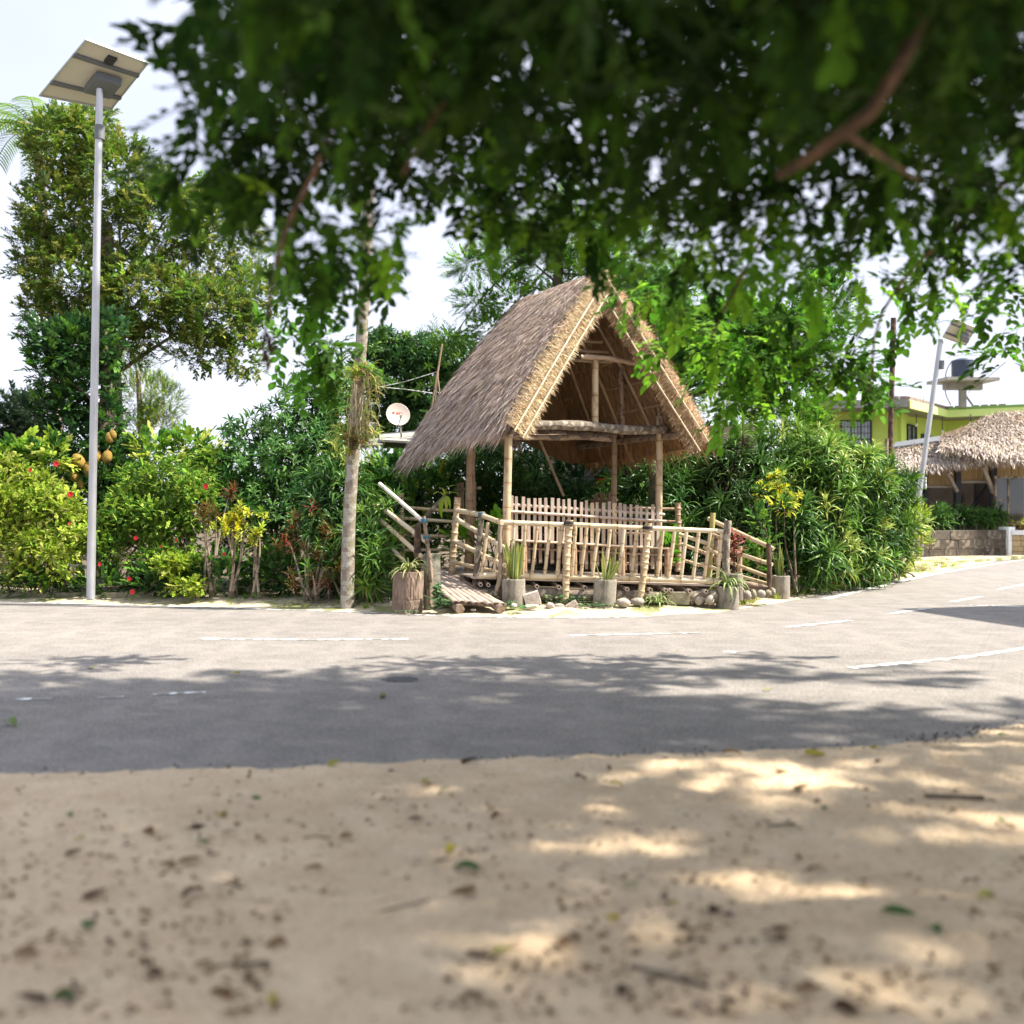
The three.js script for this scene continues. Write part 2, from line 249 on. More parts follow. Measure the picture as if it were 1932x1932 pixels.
stripe([[377, 1205.5], [560, 1207], [770, 1206]].map(p => G(...p)), 0.11);
stripe([[1075, 1199], [1200, 1197], [1320, 1194]].map(p => G(...p)), 0.10);
stripe([[1483, 1184], [1604, 1171]].map(p => G(...p)), 0.12);
stripe([[1676, 1159], [1752, 1148]].map(p => G(...p)), 0.12);
stripe([[1794, 1136], [1850, 1126]].map(p => G(...p)), 0.13);
stripe([[1884, 1112], [1960, 1098]].map(p => G(...p)), 0.13);
stripe([[28, 1320], [98, 1318.5]].map(p => G(...p)), 0.09);
stripe([[184, 1317], [238, 1315]].map(p => G(...p)), 0.06);
stripe([[288, 1311], [388, 1306]].map(p => G(...p)), 0.09);
stripe([[1605, 1261], [1720, 1250], [1830, 1239], [1990, 1214]].map(p => G(...p)), 0.11);
stripe([[1826, 1142], [1980, 1147]].map(p => G(...p)), 0.10);
stripe([[1365, 1230], [1412, 1231]].map(p => G(...p)), 0.08);
stripe(EDGE.slice(10, 118).filter((_, i) => i % 8 === 0).map(p => p.clone().add(V(0, 0, 0.22))), 0.10, 'edge_line');
stripe([[1548, 1127], [1610, 1113], [1686, 1094.5], [1760, 1079], [1837, 1066], [1932, 1052], [2060, 1037]].map(p => G(p[0] + 8, p[1] + 3.5)), 0.16, 'edge_line');
// tar patches
function patch(c, rx, rz, mat, name) { const pts = []; for (let i = 0; i < 28; i++) { const a = i / 28 * 6.2832, k = 1 + (LAT[(i * 77 + Math.floor(c.x * 300 + 3000)) & 4095] - 0.5) * 0.35; pts.push(V(c.x + Math.cos(a) * rx * k, 0, c.z + Math.sin(a) * rz * k)); } return mesh(name, flat(pts, 0.0045), mat, road); }
M.tar = std({ color: rgb(0.075, 0.074, 0.074), roughness: 0.85, bumpMap: asphaltBump, bumpScale: 0.005 });
patch(G(757, 1282), 0.17, 0.16, M.tar, 'tar_patch');
// verge beyond the road: a dusty mossy strip that rises to the gardens
function vergeY(o) { return o < 0 ? -0.012 : 0.012 + 0.09 * sstep(0.05, 1.1, o); }
{
  const offs = [-0.1, 0, 0.06, 0.18, 0.34, 0.55, 0.8, 1.1, 1.5], pos = [], uv = [], idx = [];
  offs.forEach((o, j) => EDGE.forEach((e, i) => {
    const wig = (wn(e.x * 2.3 + 70, e.z * 2.3 + 70, 3) - 0.5) * (i > 132 ? 0.12 : 0.28), q = e.clone().addScaledVector(edgeN[i], o + (o < 0.6 ? wig : 0));
    pos.push(q.x, vergeY(o) + (o > 0.03 ? (wn(q.x * 5 + 90, q.z * 5 + 90, 6) - 0.5) * 0.03 : 0), q.z); uv.push(q.x, q.z);
    if (i && j) { const k = j * EDGE.length + i; idx.push(k - EDGE.length - 1, k - EDGE.length, k - 1, k - 1, k - EDGE.length, k); }
  }));
  const g = new THREE.BufferGeometry(); g.setAttribute('position', new THREE.Float32BufferAttribute(pos, 3)); g.setAttribute('uv', new THREE.Float32BufferAttribute(uv, 2)); g.setIndex(idx); g.computeVertexNormals();
  structure('far_verge', g, M.verge, 'sandy mossy strip between the road and the gardens');
}
{ const pts = EDGE.map((e, i) => e.clone().addScaledVector(edgeN[i], 1.2)); pts.push(V(60, 0, -300), V(-300, 0, -300), V(-300, 0, pts[0].z)); structure('garden_ground', flat(pts, 0.085), M.soil); }
// sandy verge on the near side
const sandPx = [[-1500, 1500], [-700, 1475], [0, 1459], [300, 1452], [600, 1443], [900, 1433], [1100, 1426], [1300, 1419], [1450, 1416], [1600, 1410], [1720, 1401], [1800, 1389], [1932, 1368], [2200, 1330], [2700, 1290]];
const sandEdge = new THREE.CatmullRomCurve3(sandPx.map(p => G(...p)), false, 'centripetal').getPoints(400);
const sandY = (x, z) => 0.012 + 0.035 * (wn(x * 1.1 + 200, z * 1.1 + 200, 1) - 0.35) + 0.09 * Math.max(0, wn(x * 4.2 + 300, z * 4.2 + 300, 8) - 0.5) + 0.026 * wn(x * 13 + 100, z * 13 + 100, 5);
{
  const rows = 150, pos = [], uv = [], col = [], idx = [], n = sandEdge.length;
  for (let j = 0; j <= rows; j++) for (let i = 0; i < n; i++) {
    const e = sandEdge[i], t = j / rows, z0 = e.z + (wn(e.x * 4 + 77, 40, 2) - 0.5) * 0.22 + (wn(e.x * 17 + 77, 40, 4) - 0.5) * 0.07, z = lerp(z0, 7, Math.pow(t, 1.25)), x = e.x;
    pos.push(x, j ? lerp(0.004, Math.max(0.006, sandY(x, z)), sstep(0, 0.5, z - z0)) : -0.01, z); uv.push(x, z);
    const w = 0.88 + 0.24 * wn(x * 1.7 + 400, z * 1.7 + 400, 9); col.push(w, w, w);
    if (i && j) { const k = j * n + i; idx.push(k - n - 1, k - 1, k - n, k - n, k - 1, k); }
  }
  const g = new THREE.BufferGeometry(); g.setAttribute('position', new THREE.Float32BufferAttribute(pos, 3)); g.setAttribute('uv', new THREE.Float32BufferAttribute(uv, 2)); g.setAttribute('color', new THREE.Float32BufferAttribute(col, 3)); g.setIndex(idx); g.computeVertexNormals();
  structure('sandy_ground', g, M.sand, 'sandy earth at the near side of the road strewn with dry leaves');
}
// where the line of sight through a pixel meets the far verge
function onVerge(px, py) { for (let d = 12; d < 60; d += 0.02) { const p = P(px, py, d); let b = 0, m = 1e9; for (let i = 0; i < EDGE.length; i += 2) { const q = (EDGE[i].x - p.x) ** 2 + (EDGE[i].z - p.z) ** 2; if (q < m) { m = q; b = i; } } const o = (p.x - EDGE[b].x) * edgeN[b].x + (p.z - EDGE[b].z) * edgeN[b].z; if (p.y <= (o < 0 ? 0 : vergeY(o))) return d; } return 18; }
// ------------------------------------------------------------------ leaves, sprigs, plants
// a leaf from the origin along +x, upper face +y; outline by shape, folded along the midrib, bent downwards
function leafGeo(L, W, o = {}) {
  const { bend = 0.5, fold = 0.25, segs = 4, shape = 'ovate', twist = 0, stripe = null } = o;
  const out = t => shape === 'strap' ? Math.min(1, 0.45 + t * 2.2) * Math.pow(Math.max(0, 1 - Math.pow(t, 3.2)), 0.8) : shape === 'lance' ? Math.pow(Math.sin(Math.PI * Math.pow(t, 0.8)), 0.9) : shape === 'obov' ? Math.sin(Math.PI * Math.pow(t, 1.25)) : Math.pow(Math.sin(Math.PI * Math.pow(t, 0.72)), 0.75);
  const pos = [], idx = [], col = []; let x = 0, y = 0, a = (o.rise ?? bend * 0.35);
  for (let i = 0; i <= segs; i++) {
    const t = i / segs, w = W / 2 * Math.max(0, out(t)), f = Math.sin(fold) * w, cw = Math.cos(fold) * w, tw = twist * t;
    for (const k of [-1, 0, 1]) { const zz = cw * k, yy = Math.abs(k) * f; pos.push(x - Math.sin(a) * yy, y + Math.cos(a) * yy * Math.cos(tw) + zz * Math.sin(tw), zz * Math.cos(tw)); if (stripe) { const c = k ? stripe[1] : stripe[0]; col.push(c[0], c[1], c[2]); } }
    if (i) { const b = (i - 1) * 3; for (const k of [0, 1]) idx.push(b + k, b + k + 1, b + k + 3, b + k + 3, b + k + 1, b + k + 4); }
    x += Math.cos(a) * L / segs; y += Math.sin(a) * L / segs; a -= bend / segs;
  }
  const g = new THREE.BufferGeometry(); g.setAttribute('position', new THREE.Float32BufferAttribute(pos, 3)); if (stripe) g.setAttribute('color', new THREE.Float32BufferAttribute(col, 3)); g.setIndex(idx); g.computeVertexNormals(); return g;
}
const tint = (g, c) => { const n = g.attributes.position.count, a = new Float32Array(n * 3); for (let i = 0; i < n; i++) a.set(c, i * 3); g.setAttribute('color', new THREE.BufferAttribute(a, 3)); return g; };
function stick(a, b, r, seg = 4) { const g = tube([a, b], (t) => r * (1 - 0.5 * t), { seg, n: 1, cap: false }); g.deleteAttribute('uv'); return g; }
// a twig along +x with leaves in two loose rows
function sprig(n, L, leaf, o = {}) {
  const { spread = 1.0, droop = 0.3, size = [0.75, 1.1], twig = [0.55, 0.45, 0.30] } = o; const gs = [];
  for (let i = 0; i < n; i++) {
    const t = lerp(o.from ?? 0.12, 1, (i + 0.5) / n), az = (i % 2 ? 1 : -1) * rr(0.5, 1.5) + rr(-0.4, 0.4), an = spread * rr(0.6, 1.15) * (1 - 0.45 * t);
    const dir = V(Math.cos(an), Math.sin(an) * Math.cos(az) - droop * rr(0.3, 1.1), Math.sin(an) * Math.sin(az)).normalize(), s = rr(size[0], size[1]);
    const g = leaf(i).clone(); g.applyMatrix4(orient(V(t * L, -droop * 0.3 * t * t * L, 0), dir, V(rr(-0.3, 0.3), 1, rr(-0.3, 0.3)), s)); const k = rr(0.8, 1.2); if (g.attributes.color) { const c = g.attributes.color; for (let q = 0; q < c.count; q++) c.setXYZ(q, c.getX(q) * k, c.getY(q) * k, c.getZ(q) * k); gs.push(g); } else gs.push(tint(g, [k, k * rr(0.97, 1.03), k * rr(0.85, 1.1)]));
  }
  if (twig) gs.push(tint(stick(V(0, 0, 0), V(L, -droop * 0.3 * L, 0), o.tr || 0.004), twig));
  gs.forEach(g => g.deleteAttribute('uv')); return merge(gs);
}
// leaves all round a shoot tip along +x: ang from the shoot, arching over
function whorl(n, leaf, o = {}) {
  const { a0 = 0.3, a1 = 1.5, len = 0.2, size = [0.75, 1.1], stem = [0.35, 0.28, 0.18] } = o, gs = [];
  for (let i = 0; i < n; i++) {
    const t = (i + 0.5) / n, az = i * 2.39996 + rr(-0.25, 0.25), an = lerp(a1, a0, t) + rr(-0.15, 0.15), dir = V(Math.cos(an), Math.sin(an) * Math.cos(az), Math.sin(an) * Math.sin(az)), s = rr(size[0], size[1]) * lerp(1, o.tip ?? 0.75, t);
    const g = leaf(i, t).clone(); g.applyMatrix4(orient(V(t * len, 0, 0), dir, V(1, 0.001, 0), s)); const k = rr(0.82, 1.18);
    if (g.attributes.color) { const c = g.attributes.color; for (let q = 0; q < c.count; q++) c.setXYZ(q, c.getX(q) * k, c.getY(q) * k, c.getZ(q) * k); gs.push(g); } else gs.push(tint(g, [k, k, k * rr(0.85, 1.1)]));
  }
  if (stem) gs.push(tint(stick(V(-0.12 * (o.sl ?? 1), 0, 0), V(len, 0, 0), o.sr || 0.012), stem));
  gs.forEach(g => g.deleteAttribute('uv')); return merge(gs);
}
// foliage: sprigs scattered through ellipsoids; colours are drawn from a palette (the near boughs put backlight and shade into theirs)
const cjit = (c, j = 0.15) => { const k = rr(1 - j, 1 + j); return rgb(c[0] * k * rr(0.93, 1.07), c[1] * k, c[2] * k * rr(0.85, 1.15)); };
function scatter(blobs, o = {}) {
  const list = [];
  for (const b of blobs) {
    const c = b.c, r = b.r.length ? b.r : [b.r, b.r, b.r], ctr = b.ctr || c;
    for (let i = 0; i < b.n; i++) {
      const d = rdir(); if (o.noBelow && d.y < o.noBelow) d.y = -d.y;
      const lump = 0.8 + 0.45 * (wn(d.x * 2.2 + c.x * 3 + 300, d.y * 2.2 + d.z * 2 + c.y * 3 + 300, 3) - 0.35), q = (o.in ?? 0.45) + (1 - (o.in ?? 0.45)) * Math.pow(R(), o.pw ?? 0.6);
      const p = V(c.x + d.x * r[0] * q * lump, c.y + d.y * r[1] * q * lump, c.z + d.z * r[2] * q * lump);
      if (p.y < (o.minY ?? 0.12) || (o.keep && !o.keep(p))) continue;
      const out = p.clone().sub(ctr).normalize().multiplyScalar(o.out ?? 0.7); out.y += (o.lift ?? 0.35) + rr(-0.2, 0.2); out.add(rdir().multiplyScalar(o.jit ?? 0.5));
      list.push({ p, d: out.normalize(), s: rr(b.sr?.[0] ?? o.s?.[0] ?? 0.8, b.sr?.[1] ?? o.s?.[1] ?? 1.2) * (b.s ?? 1), c: cjit(pick(b.pal || o.pal), o.cj ?? 0.18) });
    }
  }
  return list;
}
function foliage(name, parent, list, geos, mat) {
  const by = geos.map(() => []); list.forEach(q => by[Math.floor(R() * geos.length) % geos.length].push(q));
  by.forEach((l, i) => { if (!l.length) return; instanced(name, geos[i], mat, l.map(q => orient(q.p, q.d, V(rr(-0.25, 0.25), 1, rr(-0.25, 0.25)), q.s)), l.map(q => q.c), parent); });
}
// single leaves one can pick out, each a mesh of its own
function leafParts(parent, n, blobs, geos, mats, o = {}) {
  const all = scatter(blobs.map(b => ({ ...b, n: Math.ceil(b.n0 ?? 40) })), { ...o, in: 0.92, pal: [[1, 1, 1]] }).map(q => ({ q, k: q.p.z + 0.15 * R() + (o.front ? 0 : 0) })).sort((a, b) => b.k - a.k).slice(0, n);
  let off = V(0, 0, 0), p = parent; while (p && p !== scene) { off.add(p.position); p = p.parent; }
  all.forEach(({ q }) => { const m = local('leaf', pick(geos), pick(mats), parent); m.matrixAutoUpdate = true; const M4 = orient(q.p.sub(off), q.d, V(rr(-0.4, 0.4), 1, rr(-0.1, 0.6)), q.s); M4.decompose(m.position, m.quaternion, m.scale); });
}
function placePart(name, geo, mat, parent, M4) { const m = local(name, geo, mat, parent); const off = V(0, 0, 0); let p = parent; while (p && p !== scene) { off.add(p.position); p = p.parent; } M4.decompose(m.position, m.quaternion, m.scale); m.position.sub(off); return m; }
// stems fanning up from a base point
function stems(parent, base, tips, r, mat, name = 'stem', wob = 0.12) {
  const gs = tips.map(t => { const m = base.clone().lerp(t, 0.5).add(V(rr(-wob, wob), rr(0, wob), rr(-wob, wob))); const b = base.clone().add(V(rr(-wob, wob) * 1.4, 0, rr(-wob, wob) * 1.2)); return tube([b, m, t], u => r * (1 - 0.65 * u), { seg: 5, n: 6, cap: false }); });
  return mesh(name, merge(gs), mat, parent);
}
// palettes, linear albedo
const PAL = {
  lime: [[0.30, 0.42, 0.035], [0.42, 0.52, 0.06], [0.19, 0.31, 0.03], [0.50, 0.54, 0.13]],
  green: [[0.06, 0.16, 0.02], [0.095, 0.22, 0.025], [0.15, 0.29, 0.035], [0.04, 0.12, 0.02]],
  hib: [[0.14, 0.27, 0.03], [0.21, 0.36, 0.04], [0.08, 0.19, 0.025], [0.33, 0.44, 0.07]],
  deep: [[0.02, 0.065, 0.018], [0.03, 0.09, 0.022], [0.045, 0.12, 0.03], [0.06, 0.13, 0.035]],
  mango: [[0.035, 0.11, 0.025], [0.055, 0.16, 0.03], [0.10, 0.22, 0.04], [0.07, 0.15, 0.035]],
  olive: [[0.17, 0.25, 0.04], [0.27, 0.33, 0.06], [0.12, 0.20, 0.04], [0.33, 0.35, 0.08], [0.10, 0.17, 0.05]],
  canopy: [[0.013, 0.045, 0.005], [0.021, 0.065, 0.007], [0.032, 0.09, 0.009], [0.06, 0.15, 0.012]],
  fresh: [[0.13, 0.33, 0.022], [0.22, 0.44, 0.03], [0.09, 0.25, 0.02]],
  drac: [[0.04, 0.11, 0.02], [0.06, 0.15, 0.025], [0.10, 0.20, 0.03], [0.03, 0.08, 0.018]],
  dracLite: [[0.12, 0.25, 0.025], [0.20, 0.34, 0.04], [0.09, 0.19, 0.025], [0.34, 0.42, 0.10]],
  yellow: [[0.66, 0.62, 0.035], [0.56, 0.56, 0.05], [0.34, 0.42, 0.05]],
  red: [[0.16, 0.04, 0.025], [0.24, 0.08, 0.035], [0.10, 0.06, 0.025], [0.20, 0.14, 0.03], [0.06, 0.10, 0.03]],
  dryP: [[0.34, 0.24, 0.10], [0.42, 0.32, 0.14], [0.25, 0.16, 0.07]],
};
const white = leafMat(rgb(1, 1, 1), { vc: true });
const whiteMatte = leafMat(rgb(1, 1, 1), { vc: true, coat: 0.06, tr: 0.56 });
const whiteGloss = leafMat(rgb(1, 1, 1), { vc: true, coat: 0.32, cr: 0.26, tr: 0.3 });
const mats = (pal, o) => pal.map(c => leafMat(rgb(...c), o));
const LM = { hib: mats(PAL.hib), lime: mats(PAL.lime), mango: mats(PAL.mango, { coat: 0.14 }), canopy: mats(PAL.fresh.concat(PAL.canopy.slice(1)), { tr: 0.45, coat: 0.12 }), drac: mats(PAL.drac, { coat: 0.3 }), dracLite: mats(PAL.dracLite, { coat: 0.3 }), yellow: mats(PAL.yellow), red: mats(PAL.red), deep: mats(PAL.deep, { coat: 0.3 }) };
// leaf shapes
seed(21);
const lf = {
  hib: [0, 1, 2].map(() => leafGeo(0.085, 0.06, { bend: rr(0.3, 0.9), fold: 0.3, segs: 4 })),
  small: [0, 1].map(() => leafGeo(0.06, 0.034, { bend: 0.5, fold: 0.3, segs: 3 })),
  tree: [0, 1].map(() => leafGeo(0.13, 0.065, { bend: 0.6, fold: 0.25, segs: 3 })),
  jack: [0, 1, 2].map(() => leafGeo(0.16, 0.085, { bend: rr(0.3, 0.9), fold: 0.2, segs: 4, shape: 'obov' })),
  mango: [0, 1, 2].map(() => leafGeo(0.24, 0.058, { bend: rr(0.7, 1.5), fold: 0.3, segs: 5, shape: 'lance' })),
  canopy: [0, 1, 2, 3].map(i => leafGeo(0.115, 0.062, { bend: rr(0.25, 0.8), fold: rr(0.1, 0.3), segs: 5, shape: i % 2 ? 'obov' : 'ovate' })),
  canopyFar: [0, 1].map(i => leafGeo(0.15, 0.085, { bend: 0.5, fold: 0.2, segs: 3, shape: 'ovate' })),
  strap: [0, 1, 2, 3].map(() => leafGeo(0.55, 0.044, { bend: rr(1.5, 2.6), fold: 0.3, segs: 6, shape: 'strap', twist: rr(-0.4, 0.4) })),
  strapStiff: [0, 1, 2].map(() => leafGeo(0.40, 0.042, { bend: rr(0.3, 0.8), fold: 0.35, segs: 4, shape: 'strap' })),
  croton: [0, 1].map(() => leafGeo(0.16, 0.045, { bend: rr(0.3, 0.9), fold: 0.25, segs: 4, shape: 'lance' })),
  crotonNarrow: [0, 1].map(() => leafGeo(0.22, 0.022, { bend: rr(0.5, 1.2), fold: 0.3, segs: 4, shape: 'strap', twist: 0.6 })),
  ribbon: [0, 1, 2].map(() => leafGeo(0.34, 0.024, { bend: rr(1.3, 2.2), fold: 0.35, segs: 5, shape: 'strap' })),
  fern: [0, 1].map(() => leafGeo(0.075, 0.016, { bend: 0.3, fold: 0.2, segs: 2, shape: 'lance' })),
};
const sp = {
  hib: [0, 1, 2].map(() => sprig(8, 0.22, () => pick(lf.hib), { spread: 1.1, droop: 0.25 })),
  small: [0, 1].map(() => sprig(10, 0.2, () => pick(lf.small), { spread: 1.1, droop: 0.1 })),
  tree: [0, 1, 2].map(() => sprig(9, 0.34, () => pick(lf.tree), { spread: 1.1, droop: 0.35, tr: 0.006 })),
  jack: [0, 1].map(() => sprig(8, 0.3, () => pick(lf.jack), { spread: 1.0, droop: 0.4, tr: 0.006 })),
  mango: [0, 1, 2].map(() => whorl(9, () => pick(lf.mango), { a0: 0.5, a1: 1.7, len: 0.10, sr: 0.005 })),
  canopy: [0, 1, 2, 3].map(() => sprig(9, 0.34, () => pick(lf.canopy), { spread: 1.05, droop: 0.5, tr: 0.003, twig: [0.5, 0.34, 0.2] })),
  canopyFar: [0, 1, 2].map(() => sprig(8, 0.4, () => pick(lf.canopyFar), { spread: 1.2, droop: 0.4, tr: 0.005 })),
  drac: [0, 1, 2].map(() => whorl(22, (i, t) => t > 0.82 ? pick(lf.strapStiff) : pick(lf.strap), { a0: 0.2, a1: 1.75, len: 0.26, sr: 0.013 })),
  croton: [0, 1].map(() => whorl(13, () => pick(lf.croton), { a0: 0.35, a1: 1.5, len: 0.12, sr: 0.008 })),
  crotonNarrow: [0, 1].map(() => whorl(15, () => pick(lf.crotonNarrow), { a0: 0.3, a1: 1.6, len: 0.16, sr: 0.008 })),
  fern: [0, 1].map(() => sprig(14, 0.36, () => pick(lf.fern), { spread: 1.3, droop: 0.15, tr: 0.003, size: [0.7, 1.2] })),
  wisp: [0, 1].map(() => sprig(16, 0.4, () => pick(lf.fern), { spread: 0.7, droop: 0.1, tr: 0.003, size: [0.9, 1.8] })),
};
const blob = (px, py, d, rx, ry, rz, n, o = {}) => ({ c: P(px, py, d), r: [rx * d / FP, ry * d / FP, rz ?? rx * d / FP], n, ...o });
// ------------------------------------------------------------------ the thatched hut
seed(31);
const HO = V(1.28, 0, -18.0), HW = V(0.883, 0, -0.469), HN = V(0.469, 0, 0.883);      // middle of the front posts, along the gable, out of the gable
const H = (w, n, y) => V(HO.x + HW.x * w + HN.x * n, y, HO.z + HW.z * w + HN.z * n);
const hut = thing('thatched_hut', 'open bamboo hut with steep grey thatched gable roof at the road bend', 'hut', H(0, -0.7, 0.1));
// posts
const bb = (a, b, r, o) => bamboo(a, b, r, { gap: 0.42, swell: 1.06, ...o });
mesh('post', bb(H(-1.6, 0.02, 0.12), H(-1.53, 0.05, 3.35), 0.072), M.bamboo[1], hut);
mesh('post', bb(H(1.55, 0.02, 0.12), H(1.57, 0.05, 3.35), 0.066), M.bamboo[1], hut);
mesh('post', bb(H(-1.58, -1.45, 0.12), H(-1.52, -1.45, 3.3), 0.075), M.bambooBrown[0], hut);
mesh('post', bb(H(-1.46, -1.52, 0.12), H(-1.44, -1.5, 3.3), 0.036), M.bambooBrown[0], hut);
mesh('post', bb(H(1.5, -1.4, 0.12), H(1.56, -1.4, 3.3), 0.062), M.bambooBrown[1], hut);
// tie beams, king post, struts
const tb = (a, b, r, m, o = {}) => mesh('beam', tube([a, a.clone().lerp(b, 0.4).add(V(0, rr(-0.03, 0.03), 0)), a.clone().lerp(b, 0.75).add(V(0, rr(-0.03, 0.03), 0)), b], t => r * (1 + 0.08 * Math.sin(t * 17 + r * 99)), { seg: 10, n: 22, rough: 0.06, ...o }), m, hut);
tb(H(-1.35, 0.16, 3.06), H(1.62, 0.14, 3.10), 0.082, M.log);
tb(H(-1.7, -1.4, 3.08), H(1.7, -1.4, 3.12), 0.055, M.logBrown);
tb(H(-1.62, 0.0, 2.88), H(0.6, -0.05, 2.90), 0.052, M.logBrown);
tb(H(-1.62, 0.6, 2.98), H(-1.62, -2.9, 2.95), 0.06, M.logBrown);
tb(H(1.62, 0.6, 2.96), H(1.62, -2.9, 2.95), 0.06, M.logBrown);
mesh('king_post', bb(H(0.14, 0.1, 3.1), H(0.16, 0.08, 4.3), 0.062), M.bamboo[1], hut);
tb(H(-0.22, 0.2, 4.28), H(0.95, 0.2, 4.24), 0.046, M.bambooBrown[1]);
mesh('strut', tube([H(1.0, -0.3, 3.1), H(0.95, -0.3, 4.2)], 0.045, { seg: 7 }), M.logBrown, hut);
mesh('strut', tube([H(1.6, 0.1, 3.1), H(1.5, 0.1, 3.6), H(1.55, 0.05, 4.0)], 0.045, { seg: 7 }), M.logBrown, hut);
mesh('strut', bamboo(H(0.4, -1.4, 1.9), H(0.0, -1.6, 2.95), 0.028), M.bambooBrown[1], hut);
// roof surfaces: u along the ridge (0 front), v from the ridge down to the eave
const RF = H(0.14, 0.36, 5.78), RB = H(0, -1.85, 5.74), ELF = H(-1.99, 0.92, 3.06), ELB = H(-2.02, -3.3, 3.0), ERF = H(1.98, 0.92, 2.96), ERB = H(2.05, -3.3, 2.8);
function roofFn(r0, r1, e0, e1, side) {
  return (u, v) => { const a = r0.clone().lerp(r1, u), b = e0.clone().lerp(e1, u), q = a.lerp(b, v); q.y += 0.10 * Math.sin(Math.PI * v) - 0.08 * Math.pow(v, 8) - 0.03 * Math.sin(u * 9 + v * 3) * v - (side < 0 ? 0.26 * v * v * sstep(0.45, 0.95, u) : 0); return q; };
}
const roofL = roofFn(RF, RB, ELF, ELB, -1), roofR = roofFn(RF, RB, ERF, ERB), roofHip = (u, v) => { const b = ELB.clone().add(V(0, -0.26, 0)).lerp(ERB, u).addScaledVector(HN, -0.7 * Math.sin(Math.PI * u)).add(V(0, 0.75 * Math.sin(Math.PI * Math.min(1, u * 1.1)), 0)), q = RB.clone().lerp(b, v); q.y += 0.22 * Math.sin(Math.PI * v) - 0.1 * Math.pow(v, 8); return q; };
function shell(fn, nu, nv, th) {
  const pos = [], uv = [], idx = []; const E = 0.01;
  for (const s of [0, 1]) for (let j = 0; j <= nv; j++) for (let i = 0; i <= nu; i++) {
    const u = i / nu, v = j / nv, q = fn(u, v); const a = fn(Math.min(1, u + E), Math.max(0.02, v)).sub(fn(Math.max(0, u - E), Math.max(0.02, v))), b = fn(u, Math.min(1, v + E)).sub(fn(u, Math.max(0, v - E))), n = a.cross(b).normalize(); if (n.y < 0) n.negate();
    if (s) q.addScaledVector(n, -th); pos.push(q.x, q.y, q.z); uv.push(u * 3, v * 3);
    if (i && j) { const k = s * (nu + 1) * (nv + 1) + j * (nu + 1) + i; idx.push(k - nu - 2, k - 1, k - nu - 1, k - nu - 1, k - 1, k); }
  }
  const S = (nu + 1) * (nv + 1); const rim = []; for (let i = 0; i <= nu; i++) rim.push(nv * (nu + 1) + i); for (let i = 1; i < rim.length; i++) idx.push(rim[i - 1], rim[i], rim[i - 1] + S, rim[i - 1] + S, rim[i], rim[i] + S);
  for (const c of [0, nu]) for (let j = 1; j <= nv; j++) { const a = (j - 1) * (nu + 1) + c, b = j * (nu + 1) + c; idx.push(a, b, a + S, a + S, b, b + S); }
  const g = new THREE.BufferGeometry(); g.setAttribute('position', new THREE.Float32BufferAttribute(pos, 3)); g.setAttribute('uv', new THREE.Float32BufferAttribute(uv, 2)); g.setIndex(idx); const flatG = g.toNonIndexed(); flatG.computeVertexNormals(); return flatG;
}
M.thatch = std({ map: tex(256, (u, v) => mix3([0.10, 0.07, 0.05], [0.28, 0.20, 0.14], fbm(u * 60, v * 8, 60, 4, 2)), true, 1), roughness: 1 });
M.thatchIn = std({ map: tex(256, (u, v) => mix3([0.12, 0.07, 0.036], [0.28, 0.17, 0.09], fbm(u * 50, v * 7, 50, 4, 4)), true, 1), roughness: 1 });
const roofPart = mesh('roof', merge([shell(roofL, 14, 16, 0.15), shell(roofR, 14, 16, 0.15), shell(roofHip, 14, 16, 0.15)]), M.thatchIn, hut);
// straw: thin blades of grass, each a folded ribbon along +x
const straw = (L, w, b) => { const g = leafGeo(L, w, { bend: b, rise: b * 0.5, fold: 0.5, segs: 3, shape: 'strap' }); return g; };
seed(33);
const STRAW = [straw(0.42, 0.017, 0.25), straw(0.34, 0.013, 0.5), straw(0.5, 0.02, -0.15), straw(0.28, 0.012, 0.8)];
M.straw = std({ color: rgb(1, 1, 1), roughness: 0.8 });
const PS = { weathered: [[0.60, 0.48, 0.40], [0.42, 0.315, 0.25], [0.78, 0.68, 0.58], [0.22, 0.15, 0.108], [0.53, 0.405, 0.325]], gold: [[0.52, 0.38, 0.20], [0.62, 0.49, 0.29], [0.42, 0.285, 0.14], [0.30, 0.19, 0.09], [0.68, 0.57, 0.38]], tan: [[0.46, 0.31, 0.165], [0.55, 0.39, 0.22], [0.36, 0.23, 0.12], [0.28, 0.165, 0.08]], brown: [[0.27, 0.16, 0.08], [0.34, 0.21, 0.11], [0.20, 0.115, 0.06]], pale: [[0.66, 0.57, 0.48], [0.78, 0.70, 0.60], [0.52, 0.43, 0.35], [0.38, 0.30, 0.24]], rust: [[0.30, 0.15, 0.06], [0.38, 0.21, 0.09], [0.22, 0.11, 0.05]] };
